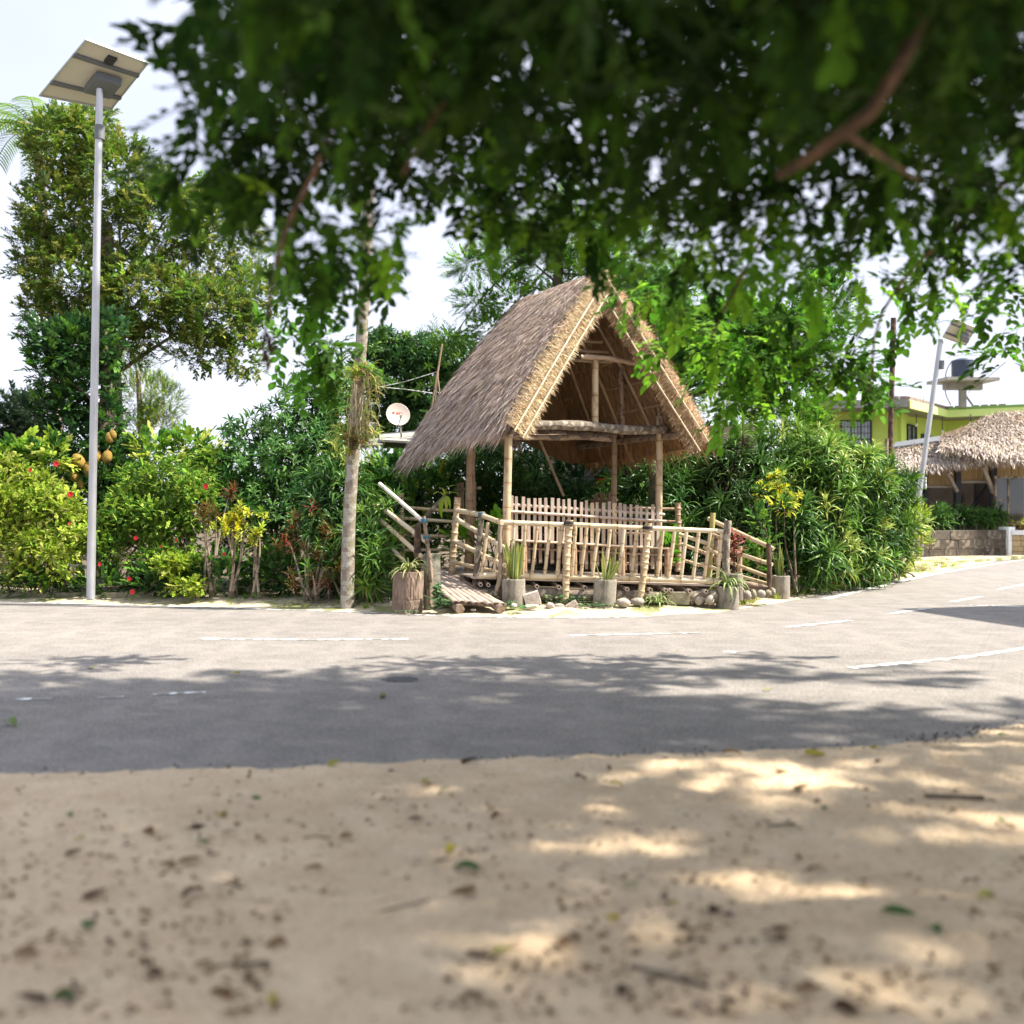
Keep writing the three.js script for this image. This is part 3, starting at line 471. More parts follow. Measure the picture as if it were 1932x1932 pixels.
function strawOn(fn, n, pal, o = {}) {
  const list = STRAW.map(() => ({ m: [], c: [] }));
  for (let i = 0; i < n; i++) {
    const u = rr(o.u0 ?? 0, o.u1 ?? 1), v = o.v ? o.v() : Math.pow(R(), 0.75), E = 0.012, p = fn(u, v), dv = fn(u, Math.min(1, v + E)).sub(fn(u, Math.max(0, Math.min(1, v + E) - 2 * E))).normalize(), du = fn(Math.min(1, u + E), Math.max(v, 0.05)).sub(fn(Math.max(0, u - E), Math.max(v, 0.05))).normalize(), nn = V().crossVectors(du, dv).normalize(); if (nn.y * (o.flip ? -1 : 1) < 0) nn.negate();
    const d = o.dir ? o.dir(dv, du, nn) : dv.clone().addScaledVector(du, (R() - 0.5) * (o.spread ?? 0.5)).addScaledVector(nn, rr(o.l0 ?? -0.06, o.l1 ?? 0.26));
    p.addScaledVector(nn, rr(0.0, o.h ?? 0.03)); if (o.back) p.addScaledVector(d.clone().normalize(), -o.back);
    const k = Math.floor(R() * STRAW.length) % STRAW.length; list[k].m.push(orient(p, d, nn, rr(0.75, 1.3) * (o.s ?? 1), o.w ?? 1.25, (o.w ?? 1.25))); list[k].c.push(cjit(pick(pal), 0.22));
  }
  return list;
}
function strawInto(name, parent, lists) { STRAW.forEach((g, i) => { const m = lists.flatMap(l => l[i].m), c = lists.flatMap(l => l[i].c); if (m.length) instanced(name, g, M.straw, m, c, parent); }); }
strawInto('thatch', roofPart, [
  strawOn(roofL, 26000, PS.weathered, { spread: 0.75 }), strawOn(roofHip, 9000, PS.weathered, { spread: 0.6, u1: 0.6 }), strawOn(roofR, 6000, PS.tan, { spread: 0.5 }),
  strawOn(roofL, 5200, PS.weathered, { v: () => rr(0.93, 1.0), s: 0.8, spread: 0.6, l0: -0.05, l1: 0.15, back: 0.12, h: -0.13 }), strawOn(roofHip, 2600, PS.weathered, { v: () => rr(0.93, 1), u1: 0.7, back: 0.08, h: -0.13 }),
]);
// underside of the right slope and its fringe, seen through the gable
const under = fn => (u, v) => { const q = fn(u, v); q.y -= 0.185; return q; };
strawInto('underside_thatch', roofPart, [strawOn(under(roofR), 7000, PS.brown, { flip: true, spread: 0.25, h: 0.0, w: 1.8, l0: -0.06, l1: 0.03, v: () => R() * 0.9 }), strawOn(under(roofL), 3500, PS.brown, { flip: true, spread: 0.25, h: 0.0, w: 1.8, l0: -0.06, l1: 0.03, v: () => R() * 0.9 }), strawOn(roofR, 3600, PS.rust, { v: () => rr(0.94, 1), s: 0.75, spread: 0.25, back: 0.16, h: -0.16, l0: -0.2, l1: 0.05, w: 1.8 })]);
// gable borders: bundles of straw bound across the edge with split bamboo
function border(edge, inward, side) {
  const f = (u, v) => { const t = Math.min(1, Math.max(0, v)); return edge(t).addScaledVector(inward, u * 0.37).addScaledVector(HN, 0.02 + 0.05 * Math.sin(Math.PI * Math.min(1, u)) - u * 0.10); };
  const part = mesh('gable_border', (() => { const g = []; const n = 16; const pos = [], uv = [], idx = []; for (let j = 0; j <= n; j++) for (let i = 0; i <= 4; i++) { const q = f(i / 4, j / n).addScaledVector(HN, -0.02); pos.push(q.x, q.y, q.z); uv.push(i, j); if (i && j) { const k = j * 5 + i; idx.push(k - 6, k - 5, k - 1, k - 1, k - 5, k); } } const gg = new THREE.BufferGeometry(); gg.setAttribute('position', new THREE.Float32BufferAttribute(pos, 3)); gg.setAttribute('uv', new THREE.Float32BufferAttribute(uv, 2)); gg.setIndex(idx); gg.computeVertexNormals(); return gg; })(), M.thatchIn, hut);
  const along = edge(1).sub(edge(0)).normalize();
  const lists = [strawOn(f, 10500, side < 0 ? PS.gold : PS.tan, { v: () => R(), s: 0.46, w: 0.9, dir: () => inward.clone().multiplyScalar(R() < 0.5 ? 1 : -1).addScaledVector(along, rr(-0.15, 0.6)).addScaledVector(HN, rr(-0.05, 0.22)), back: 0.09, h: 0.0 })];
  strawInto('straw', part, lists);
  for (const u of [0.24, 0.80]) mesh('batten', bamboo(f(u, 0.02).addScaledVector(HN, 0.075), f(u, 1.0).addScaledVector(HN, 0.075).addScaledVector(along, 0.06), 0.0155, { gap: 0.4, bend: along.clone().cross(HN).multiplyScalar(0.015) }), M.bamboo[2], hut);
  return f;
}
const edgeOf = fn => t => fn(0, t);
const inL = V().copy(HW).multiplyScalar(0.86).add(V(0, -0.50, 0)), inR = V().copy(HW).multiplyScalar(-0.84).add(V(0, -0.54, 0));
border(edgeOf(roofL), inL, -1); border(edgeOf(roofR), inR, 1);
// rafters and purlins
for (const u of [0.05, 0.3, 0.55, 0.8]) for (const fn of [roofL, roofR]) { const g = under(fn); mesh('rafter', tube([g(u, 0.03).add(V(0, -0.13, 0)), g(u, 0.5).add(V(0, -0.13, 0)), g(u, 0.97).add(V(0, -0.11, 0))], 0.036, { seg: 6, n: 8 }), M.bambooBrown[1], hut); }
for (const v of [0.16, 0.30, 0.44, 0.58, 0.72, 0.86, 0.96]) for (const fn of [roofL, roofR]) { const g = under(fn); mesh('purlin', tube([g(0.0, v).add(V(0, -0.07, 0)), g(0.5, v).add(V(0, -0.07, 0)), g(1, v).add(V(0, -0.07, 0))], 0.028, { seg: 6, n: 6 }), M.bambooBrown[0], hut); }
for (const [v, n] of [[0.12, -0.5], [0.2, -0.35], [0.27, -0.3], [0.33, -0.28], [0.39, -0.3]]) { const y = lerp(5.45, 2.55, v); const hw = lerp(0.1, 1.8, v); mesh('collar_beam', tube([H(-hw, n, y), H(0, n, y - 0.02), H(hw, n, y)], 0.028, { seg: 6, n: 8 }), M.bambooBrown[1], hut); }
// floor: joist ends, foundation logs, split bamboo slats
const yF = x => 0.50 - 0.032 * (x + 0.2);      // the floor falls a little to the right
const FZ = -16.92;
const fl = (x, z, y = 0) => V(x, yF(x) + y, z);
const flX = px => (px - HALF) / FP * -FZ;
tb(V(flX(893), 0.245, FZ + 0.0), V(flX(1352), 0.215, FZ + 0.0), 0.10, M.log, { n: 40 });
tb(V(flX(905), 0.36, FZ - 1.9), V(flX(1352), 0.34, FZ - 1.9), 0.09, M.log);
for (const zx of [1005, 1065, 1440, 1610, 1812]) { const x = flX(Z5.x(zx)); mesh('joist', merge([tube([V(x, 0.395 - 0.03 * x, FZ + 0.16), V(x - 0.25, 0.41 - 0.03 * x, FZ - 2.4)], 0.034, { seg: 9, cap: false }), tube([V(x, 0.395 - 0.03 * x, FZ + 0.16), V(x - 0.25, 0.41 - 0.03 * x, FZ - 2.4)], 0.019, { seg: 9, cap: false }), new THREE.RingGeometry(0.019, 0.034, 12).translate(x, 0.395 - 0.03 * x, FZ + 0.161)]), M.bambooGrey[0], hut); }
for (const zx of [560, 735, 850, 890, 1030, 1150]) { const x = flX(Z6.x(zx)); mesh('joist', merge([tube([V(x, 0.395 - 0.03 * x, FZ + 0.16), V(x - 0.25, 0.41 - 0.03 * x, FZ - 2.4)], 0.034, { seg: 9, cap: false }), tube([V(x, 0.395 - 0.03 * x, FZ + 0.16), V(x - 0.25, 0.41 - 0.03 * x, FZ - 2.4)], 0.019, { seg: 9, cap: false }), new THREE.RingGeometry(0.019, 0.034, 12).translate(x, 0.395 - 0.03 * x, FZ + 0.161)]), M.bambooGrey[1], hut); }
{ const z0 = FZ - 0.02, n = 30; for (let i = 0; i < n; i++) { const z = z0 - i * 0.088, x0 = -0.62 - i * 0.022, x1 = 3.38 + i * 0.01; mesh('floor_slat', board(V(x0 - rr(0, 0.05), yF(x0) + 0.0 + rr(-0.004, 0.004), z), V(x1, yF(x1) + rr(-0.004, 0.004), z), V(0, 0, 1), 0.078, 0.024), pick(M.bambooGrey), hut); } }
// ------------------------------------------------------------------ benches in the hut
function picketBench(name, label, a, b, h, n, m1, m2, depthDir, o = {}) {    // back of upright split bamboo with two rails, seat behind
  const t = thing(name, label, 'bench', a.clone().lerp(b, 0.5)); const L = b.clone().sub(a), dir = L.clone().normalize();
  for (let i = 0; i < n; i++) { const p = a.clone().addScaledVector(L, (i + 0.5) / n), y0 = p.y + (o.y0 ?? 0.08) + rr(-0.05, 0.05), y1 = p.y + h + rr(-0.02, 0.03); const lean = rr(-0.015, 0.015); mesh('picket', board(V(p.x, y0, p.z), V(p.x + lean, y1, p.z + lean * 0.3), dir, (o.w ?? 0.06) * rr(0.85, 1.15), 0.018), R() < 0.12 ? m2 : pick(m1), t); }
  const off = depthDir.clone().multiplyScalar(0.035), rail = (y, r, s) => mesh('rail', bamboo(a.clone().add(V(0, y, 0)).addScaledVector(depthDir, s).addScaledVector(dir, -0.06), b.clone().add(V(0, y, 0)).addScaledVector(depthDir, s).addScaledVector(dir, 0.1), r, { gap: 0.35, swell: 1.05 }), pick(m1), t);
  rail(h - 0.14, 0.032, 0.03); if (!o.few) { rail(h - 0.26, 0.026, -0.03); rail(0.42, 0.024, -0.03); rail(0.30, 0.024, -0.03); }
  if (o.seat) { for (let i = 0; i < 6; i++) { const s = -0.08 - i * 0.075; mesh('seat_slat', board(a.clone().add(V(0, 0.42, 0)).addScaledVector(depthDir, s), b.clone().add(V(0, 0.42, 0)).addScaledVector(depthDir, s), depthDir, 0.066, 0.02), pick(M.bambooBrown), t); } for (const k of [0.04, 0.35, 0.66, 0.96]) mesh('leg', bamboo(a.clone().lerp(b, k).addScaledVector(depthDir, -0.44).add(V(0, -0.2, 0)), a.clone().lerp(b, k).addScaledVector(depthDir, -0.44).add(V(0, 0.41, 0)), 0.05), M.bambooBrown[0], t); }
  return t;
}
{ const a = P(958, 1066, 17.45), b = P(1246, 1078, 18.55); picketBench('picket_bench', 'long bamboo bench with weathered picket back facing the road between front posts', a, b, 1.17, 27, M.bambooGrey, M.bamboo[1], V().crossVectors(b.clone().sub(a), V(0, 1, 0)).normalize().negate(), { seat: true, y0: 0.02 }); }
{ const a = P(860, 1000, 20.3), b = P(899, 1000, 19.4); picketBench('picket_bench', 'brown picket backed bench at the left rear post of the hut', a, b, 0.93, 7, M.bambooBrown, M.bamboo[1], V(0.8, 0, 0.6), { few: true, w: 0.075, y0: 0.0 }); }
{ const a = P(1118, 1000, 20.6), b = P(1156, 1000, 20.0); picketBench('picket_bench', 'short picket backed bench at the right rear post of the hut', a, b, 0.72, 6, M.bambooBrown, M.bamboo[1], V(0.6, 0, 0.8), { few: true, w: 0.07, y0: 0.0 }); }
// ------------------------------------------------------------------ railing along the road front
seed(37);
const fr = thing('bamboo_railing', 'yellow bamboo railing with slanting pickets along the front of the hut', 'railing', V(flX(1130), 0.15, FZ));
const rF = (px, py, dz = 0) => P(px, py, -FZ + dz);
const cane = (name, a, b, r, m, parent, o) => mesh(name, bamboo(a, b, r, o), m, parent);
cane('top_rail', rF(940, 985.5), rF(1074, 990.5), 0.044, M.bamboo[2], fr, { gap: 0.5, swell: 1.05 });
cane('top_rail', rF(1070, 989.5), rF(1222, 997), 0.043, M.bamboo[0], fr, { gap: 0.5, swell: 1.05 });
cane('top_rail', rF(1214, 996), rF(1370, 1003), 0.042, M.bamboo[2], fr, { gap: 0.5, swell: 1.05 });
cane('bottom_rail', rF(903, 1085), rF(1072, 1089), 0.052, M.bamboo[2], fr, { gap: 0.5, swell: 1.05 });
cane('bottom_rail', rF(1070, 1089), rF(1216, 1092), 0.05, M.bamboo[0], fr, { gap: 0.5, swell: 1.05 });
cane('bottom_rail', rF(1212, 1092), rF(1358, 1097), 0.05, M.bamboo[2], fr, { gap: 0.5, swell: 1.05 });
const pk6 = [[60, 430, 45, 775], [178, 430, 150, 780], [262, 430, 218, 778], [352, 430, 305, 775], [440, 440, 400, 775], [545, 440, 505, 782], [640, 445, 600, 785], [838, 450, 795, 785], [925, 455, 880, 790], [1015, 460, 975, 792], [1108, 460, 1065, 796], [1195, 465, 1150, 796], [1280, 470, 1250, 790]];
for (const [x0, y0, x1, y1] of pk6) cane('picket', rF(Z6.x(x0), Z6.y(y0) - 2, -0.02), rF(Z6.x(x1), Z6.y(y1) + 1, -0.02), 0.032, pick(M.bamboo), fr, { gap: 0.24, swell: 1.08, seg: 7 });
const pk5 = [[1060, 400, 1010, 790], [1140, 560, 1105, 785], [1265, 420, 1235, 792], [1350, 420, 1330, 792], [1445, 430, 1400, 800], [1545, 430, 1500, 798], [1640, 430, 1595, 798], [1742, 430, 1708, 795], [1828, 440, 1785, 802]];
for (const [x0, y0, x1, y1] of pk5) cane('picket', rF(Z5.x(x0), Z5.y(y0) - 2, -0.02), rF(Z5.x(x1), Z5.y(y1) + 1, -0.02), 0.03, pick(M.bamboo), fr, { gap: 0.24, swell: 1.08, seg: 7 });
// knobbly posts of the railing
const knob = (pts, r, m, parent, name = 'railing_post') => { const jn = []; for (let s = rr(0.03, 0.1); s < 3; s += rr(0.075, 0.15)) jn.push([s, rr(0.10, 0.26), rr(0.012, 0.022)]); const g = tube(pts, (t, s) => { let k = 0.94 + 0.04 * Math.sin(s * 7 + r * 500); for (const [q, h, w] of jn) k += h * Math.exp(-Math.pow((s - q) / w, 2)); return r * k; }, { seg: 10, n: Math.round(pts[0].distanceTo(pts[pts.length - 1]) / 0.01), rough: 0.02, color: (t, s) => jn.some(([q]) => Math.abs(s - q) < 0.006) ? [0.66, 0.57, 0.47] : [1, 1, 1] }); return mesh(name, g, m, parent); };
knob([rF(1067, 1138, -0.12), rF(1069, 1060, -0.1), rF(1075, 981, -0.08)], 0.058, M.bamboo[1], fr);
knob([rF(1207, 1136, -0.12), rF(1217, 1060, -0.1), rF(1224, 987, -0.08)], 0.058, M.bamboo[1], fr);
M.tie = std({ color: rgb(0.05, 0.16, 0.22), roughness: 0.6 }); M.tieBlack = std({ color: rgb(0.03, 0.028, 0.027), roughness: 0.7 });
const wrap = (name, c, r, parent, m) => { const g = []; for (let i = 0; i < 4; i++) g.push(new THREE.TorusGeometry(r, 0.008, 5, 14).rotateX(Math.PI / 2 + rr(-0.2, 0.2)).translate(c.x, c.y + i * 0.016, c.z)); return mesh(name, merge(g), m, parent); };
wrap('lashing', rF(1073, 990, -0.08), 0.078, fr, M.tieBlack); wrap('lashing', rF(1222, 998, -0.08), 0.078, fr, M.tieBlack);
// ------------------------------------------------------------------ railings either side of the entrance
const er = thing('entrance_railing', 'railing of peeled sticks sloping down beside the right of the ramp', 'railing', P(905, 1085, 17.3));
const d1 = 17.9, d2 = 17.2, d3 = 16.75;
knob([Z5(775, 800, d1), Z5(795, 520, d1), Z5(824, 198, d1)], 0.058, M.bamboo[1], er, 'end_post');
mesh('branch_post', tube([Z5(957, 885, d2), Z5(985, 620, d2), Z5(1013, 308, d2)], t => 0.052 * (1 - 0.15 * t), { seg: 8, n: 14, rough: 0.08 }), M.log, er);
mesh('branch_post', tube([Z5(1115, 962, d3), Z5(1152, 830, d3), Z5(1158, 640, d3), Z5(1150, 500, d3), Z5(1158, 366, d3)], t => 0.042 * (1 - 0.2 * t), { seg: 8, n: 18, rough: 0.1 }), M.barkPale, er);
cane('rail', Z5(820, 300, d1 - 0.06), Z5(1170, 396, d3 - 0.04), 0.045, M.bamboo[0], er, { gap: 0.4, bend: V(0, 0.03, 0) });
cane('rail', Z5(815, 368, d1 - 0.06), Z5(1215, 608, d3 - 0.05), 0.042, M.bamboo[2], er, { gap: 0.4 });
cane('rail', Z5(803, 540, d1 - 0.06), Z5(1200, 732, d3 - 0.05), 0.041, M.bamboo[0], er, { gap: 0.4 });
cane('rail', Z5(790, 702, d1 - 0.06), Z5(1212, 800, d3 - 0.05), 0.036, M.bamboo[1], er, { gap: 0.4 });
wrap('lashing', Z5(1012, 345, d2), 0.062, er, M.tie);
const hl = thing('handrail', 'left handrail of the ramp made of pale slanting poles', 'railing', P(800, 1085, 17));
cane('rail', Z5(215, 92, 17.9), Z5(575, 402, 16.6), 0.036, std({ map: bambooTex([0.62, 0.56, 0.47], [0.76, 0.71, 0.62], [0.42, 0.36, 0.28], 3), roughness: 0.6, vertexColors: true }), hl, { gap: 0.5, swell: 1.04 });
cane('rail', Z5(252, 293, 17.9), Z5(585, 548, 16.6), 0.042, M.bamboo[2], hl, { gap: 0.5, swell: 1.06 });
cane('rail', Z5(208, 362, 17.9), Z5(552, 668, 16.6), 0.042, M.bamboo[0], hl, { gap: 0.5, swell: 1.06 });
cane('rail', Z5(205, 530, 17.9), Z5(400, 685, 17.0), 0.036, M.bambooGrey[1], hl, { gap: 0.6, bend: V(0, 0.03, 0) });
mesh('branch_post', tube([Z5(605, 1065, 16.45), Z5(612, 780, 16.45), Z5(598, 640, 16.45), Z5(578, 500, 16.45), Z5(560, 345, 16.45)], t => 0.042 * (1 - 0.3 * t), { seg: 8, n: 22, rough: 0.1 }), M.logBrown, hl);
mesh('post', tube([Z5(512, 830, 16.7), Z5(510, 600, 16.7), Z5(512, 420, 16.7)], 0.055, { seg: 9, n: 10, rough: 0.05 }), M.barkRed, hl);
wrap('lashing', Z5(562, 395, 16.45), 0.05, hl, M.tie); wrap('lashing', Z5(580, 520, 16.45), 0.05, hl, M.tie);
const br = thing('bamboo_railing', 'horizontal four rail bamboo railing behind the top of the ramp', 'railing', P(790, 1040, 19));
knob([Z5(392, 700, 18.6), Z5(385, 450, 18.6), Z5(378, 165, 18.6)], 0.055, M.bamboo[1], br, 'post');
for (const [x0, y0, x1, y1, r] of [[160, 258, 812, 306, 0.03], [248, 350, 800, 388, 0.032], [222, 494, 868, 504, 0.036], [280, 612, 868, 606, 0.03]]) cane('rail', Z5(x0, y0, 18.7), Z5(x1, y1, 18.7), r, pick(M.bamboo), br, { gap: 0.5, swell: 1.05 });
mesh('branch_post', tube([Z5(205, 640, 18.8), Z5(208, 520, 18.8), Z5(218, 350, 18.8)], 0.05, { seg: 7, rough: 0.08 }), M.log, br);
mesh('stick', tube([Z5(420, 520, 18.4), Z5(600, 320, 18.2), Z5(735, 185, 18)], 0.04, { seg: 7, rough: 0.1 }), M.log, br);
// right end railings
const r2 = thing('bamboo_railing', 'slanting four rail bamboo railing at the right end of the hut', 'railing', P(1410, 1080, 17.6));
for (const [x0, y0, d0, x1, y1, dd, r] of [[1180, 352, 18.4, 1672, 580, 17.5, 0.040], [960, 470, 18.6, 1664, 700, 17.5, 0.036], [980, 545, 18.6, 1655, 800, 17.5, 0.034], [1000, 668, 18.6, 1630, 842, 17.6, 0.026], [1150, 568, 18.3, 1360, 672, 17.4, 0.034], [1130, 690, 18.3, 1350, 770, 17.4, 0.03], [1205, 470, 18.2, 1400, 545, 17.3, 0.034]]) cane('rail', Z6(x0, y0, d0), Z6(x1, y1, dd), r, pick(M.bamboo), r2, { gap: 0.42, swell: 1.07 });
cane('post', Z6(1185, 800, 18.2), Z6(1215, 308, 18.2), 0.05, std({ map: bambooTex([0.30, 0.28, 0.08], [0.46, 0.40, 0.16], [0.16, 0.13, 0.05], 3), roughness: 0.6, vertexColors: true }), r2, { gap: 0.3 });
mesh('post', tube([Z6(1310, 780, 16.9), Z6(1315, 560, 16.9), Z6(1328, 365, 16.9)], 0.062, { seg: 9, n: 12, rough: 0.06 }), M.log, r2);
mesh('post', tube([Z6(1238, 700, 18), Z6(1242, 480, 18)], 0.042, { seg: 8, rough: 0.06 }), M.logBrown, r2);
mesh('post', tube([Z6(1415, 760, 18), Z6(1418, 560, 18)], 0.045, { seg: 8, rough: 0.06 }), M.bambooBrown[1], r2);
mesh('post', tube([Z6(1640, 905, 17.5), Z6(1640, 700, 17.5), Z6(1634, 538, 17.5)], 0.042, { seg: 8, rough: 0.06 }), M.barkRed, r2);
const r3 = thing('bamboo_railing', 'five rail bamboo railing with knobbly post behind the right front post', 'railing', P(1255, 1040, 19.2));
knob([Z6(952, 750, 19.2), Z6(955, 500, 19.2), Z6(947, 232, 19.2)], 0.058, M.bambooBrown[1], r3, 'post');
for (const y of [282, 376, 474, 580, 700]) cane('rail', Z6(480, y - 12, 19.3), Z6(980, y, 19.3), 0.03, pick(M.bambooBrown), r3, { gap: 0.5, swell: 1.05 });
// ------------------------------------------------------------------ ramp
seed(41);
const ramp = thing('ramp', 'sloping ramp of weathered split bamboo boards on two logs', 'ramp', P(905, 1150, 16.3));
{ const A = P(852, 1133, 16.05), B = P(955, 1139, 16.05), C = P(829, 1071, 18.4), D = P(768, 1060, 18.4), n = 8;
  for (let i = 0; i < n; i++) { const t = (i + 0.5) / n, a = A.clone().lerp(B, t), b = D.clone().lerp(C, t), side = B.clone().sub(A).normalize(); a.addScaledVector(b.clone().sub(a).normalize(), -rr(0, 0.05)); a.y += rr(-0.006, 0.006);
    // half round split bamboo
    const prof = [], L = a.distanceTo(b), r = 0.056, seg = 6, dir = b.clone().sub(a).normalize(), up = V().crossVectors(dir, side).normalize(); if (up.y < 0) up.negate(); const pos = [], uv = [], idx = []; const nn = 14;
    for (let j = 0; j <= nn; j++) for (let k = 0; k <= seg; k++) { const an = lerp(-1.15, 1.15, k / seg), q = a.clone().addScaledVector(dir, L * j / nn).addScaledVector(side, Math.sin(an) * r * lerp(1, 0.66, j / nn)).addScaledVector(up, (Math.cos(an) - 0.6) * r * 0.75 + 0.005 * Math.sin(j * 2.1 + i)); pos.push(q.x, q.y, q.z); uv.push(k * 0.02, j / nn * L + i); if (j && k) { const b0 = (j - 1) * (seg + 1) + k - 1, c0 = j * (seg + 1) + k - 1; idx.push(b0, c0, b0 + 1, b0 + 1, c0, c0 + 1); } }
    const off = pos.length / 3; for (let q = 0; q < off; q++) { pos.push(pos[q * 3] - up.x * 0.014, pos[q * 3 + 1] - up.y * 0.014, pos[q * 3 + 2] - up.z * 0.014); uv.push(uv[q * 2], uv[q * 2 + 1]); } const m0 = idx.length; for (let q = 0; q < m0; q += 3) idx.push(idx[q] + off, idx[q + 2] + off, idx[q + 1] + off); for (let k = 1; k <= seg; k++) idx.push(k - 1, k, k - 1 + off, k - 1 + off, k, k + off);
    const g = new THREE.BufferGeometry(); g.setAttribute('position', new THREE.Float32BufferAttribute(pos, 3)); g.setAttribute('uv', new THREE.Float32BufferAttribute(uv, 2)); g.setIndex(idx); const f = g.toNonIndexed(); f.computeVertexNormals(); tint(f, [1, 1, 1]); mesh('board', f, M.bambooGrey[i % 2], ramp); }
  mesh('cross_bar', tube([P(851, 1137, 16.12), P(956, 1143, 16.12)], 0.034, { seg: 8, rough: 0.08 }), M.logBrown, ramp);
  mesh('bearer_log', tube([P(868, 1149.5, 15.98), P(842, 1128, 16.6), P(800, 1085, 18)], 0.074, { seg: 12, n: 10, rough: 0.05 }), M.logBrown, ramp);
  mesh('bearer_log', tube([P(945, 1150, 15.98), P(905, 1120, 16.8), P(840, 1080, 18.2)], 0.068, { seg: 12, n: 10, rough: 0.05 }), M.logBrown, ramp);
}
const cpost = thing('concrete_post', 'square mossy concrete post behind the left pot at the ramp', 'post', P(815, 1154, 16.4));
mesh('shaft', (() => { const a = P(801, 1154, 16.55), b = P(829, 1045, 16.55); const g = box(0.23, b.y - a.y + 0.06, 0.2, V((a.x + b.x) / 2, (a.y + b.y) / 2 - 0.02, a.z), 0.35, 0.018); return g; })(), M.concreteMoss, cpost);
// ------------------------------------------------------------------ pots and potted plants
seed(43);
const STR = { snake: [[0.10, 0.18, 0.06], [0.48, 0.46, 0.10]], spider: [[0.42, 0.46, 0.22], [0.10, 0.22, 0.05]] };
const snakeLeaf = [0, 1, 2, 3].map(i => leafGeo(rr(0.52, 0.66), 0.075, { bend: rr(-0.1, 0.25), rise: 0.05, fold: 0.35, segs: 7, shape: 'strap', twist: rr(-1.2, 1.2), stripe: i % 2 ? [[0.13, 0.22, 0.07], [0.52, 0.50, 0.12]] : [[0.055, 0.11, 0.05], [0.30, 0.34, 0.10]] }));
const spiderLeaf = [0, 1, 2, 3].map(i => leafGeo(rr(0.36, 0.5), 0.034, { bend: rr(1.4, 2.5), rise: rr(0.1, 0.4), fold: 0.35, segs: 8, shape: 'strap', stripe: [[0.50, 0.52, 0.26], [0.13, 0.26, 0.06]] }));
M.potLeaf = leafMat(rgb(1, 1, 1), { vc: true, coat: 0.35, tr: 0.22 });
M.potLeafPale = leafMat(rgb(1.0, 0.9, 0.8), { vc: true, coat: 0.3, tr: 0.25 });
function pot(px0, px1, pyTop, pyBot, d0, mat, label, plant, o = {}) {
  const d = onVerge((px0 + px1) / 2, pyBot) + 0.12;
  const base = P((px0 + px1) / 2, pyBot, d), top = P((px0 + px1) / 2 + (o.lean ?? 0), pyTop, d), r = (px1 - px0) / 2 / FP * d, h = top.y - base.y, t = thing('potted_plant', label, 'potted plant', base), tw = 0.035;
  const prof = [[0, 0], [r * 0.97, 0], [r, 0.012], [r * 1.0, h * 0.3], ...(o.ring ? [[r, h * 0.34], [r * 0.97, h * 0.345], [r * 0.97, h * 0.355], [r * 1.0, h * 0.36]] : []), [r * (o.top ?? 1.0), h - 0.01], [r * (o.top ?? 1) - 0.008, h], [r * (o.top ?? 1) - tw, h], [r * (o.top ?? 1) - tw - 0.004, h - 0.06]].map(q => new THREE.Vector2(q[0], q[1]));
  const g = new THREE.LatheGeometry(prof, 36), p = g.attributes.position, uv = g.attributes.uv; for (let i = 0; i < p.count; i++) { const a = Math.atan2(p.getZ(i), p.getX(i)), y = p.getY(i), k = 1 + (wn(a * 3 + 20, y * 6 + 20, 3) - 0.5) * (o.rough ?? 0.03); p.setXYZ(i, p.getX(i) * k + (top.x - base.x) * y / h, y, p.getZ(i) * k); uv.setXY(i, uv.getX(i) * 2 * Math.PI * r, y); }
  g.computeVertexNormals(); g.translate(base.x, base.y, base.z); mesh('pot', g, mat, t);
  mesh('soil', new THREE.CircleGeometry(r - tw, 20).rotateX(-Math.PI / 2).translate(top.x, top.y - 0.045, top.z), M.soil, t);
  const c = V(top.x, top.y - 0.03, top.z);
  if (plant === 'snake') for (let i = 0; i < (o.n ?? 9); i++) { const a = rr(0, 6.28), rad = rr(0, r * 0.45), lean = o.leanOut ?? 0.16, dir = V(Math.cos(a) * rr(0, lean) + (o.dx ?? 0), 1, Math.sin(a) * rr(0, lean)); placePart('leaf', snakeLeaf[(i + (o.ph ?? 0)) % 4], M.potLeaf, t, orient(c.clone().add(V(Math.cos(a) * rad, 0, Math.sin(a) * rad)), dir, V(rr(-1, 1), 0.2, rr(0.2, 1)), rr(0.68, 1.08) * (o.s ?? 1))); }
  if (plant === 'spider') for (let i = 0; i < (o.n ?? 26); i++) { const a = i * 2.4 + rr(-0.3, 0.3), el = rr(0.15, 1.35), dir = V(Math.cos(a) * Math.cos(el), Math.sin(el), Math.sin(a) * Math.cos(el)); placePart('leaf', pick(spiderLeaf), o.pale ? M.potLeafPale : M.potLeaf, t, orient(c.clone().add(V(Math.cos(a) * 0.02, 0.02, Math.sin(a) * 0.02)), dir, V(0, 1, 0), rr(0.75, 1.1) * (o.s ?? 1))); }
  return t;
}
pot(739, 797, 1078, 1158, 16.15, M.brownPot, 'large brown bark textured pot with striped arching spider plant left of ramp', 'spider', { ring: true, n: 34, pale: true, lean: 3, s: 1.05 });
pot(947, 991, 1092, 1143, 16.55, M.concrete, 'round concrete pot of tall snake plant just right of the ramp', 'snake', { n: 16, s: 1.16, ph: 1, leanOut: 0.38 });
pot(1118, 1161, 1093, 1146, 16.5, M.concrete, 'tilted concrete pot of yellow edged snake plant before the middle of the railing', 'snake', { n: 14, lean: 3, leanOut: 0.5, s: 0.92, ph: 1 });
pot(1351, 1394, 1106, 1149.5, 16.4, M.concrete, 'concrete pot of bushy striped spider plant below the right end of the railing', 'spider', { n: 60, rough: 0.06, s: 1.05 });
pot(1455, 1490, 1086, 1130, 17.6, M.concrete, 'concrete pot of snake plant alone at the far right corner', 'snake', { n: 12, s: 1.0, ph: 0, leanOut: 0.25 });
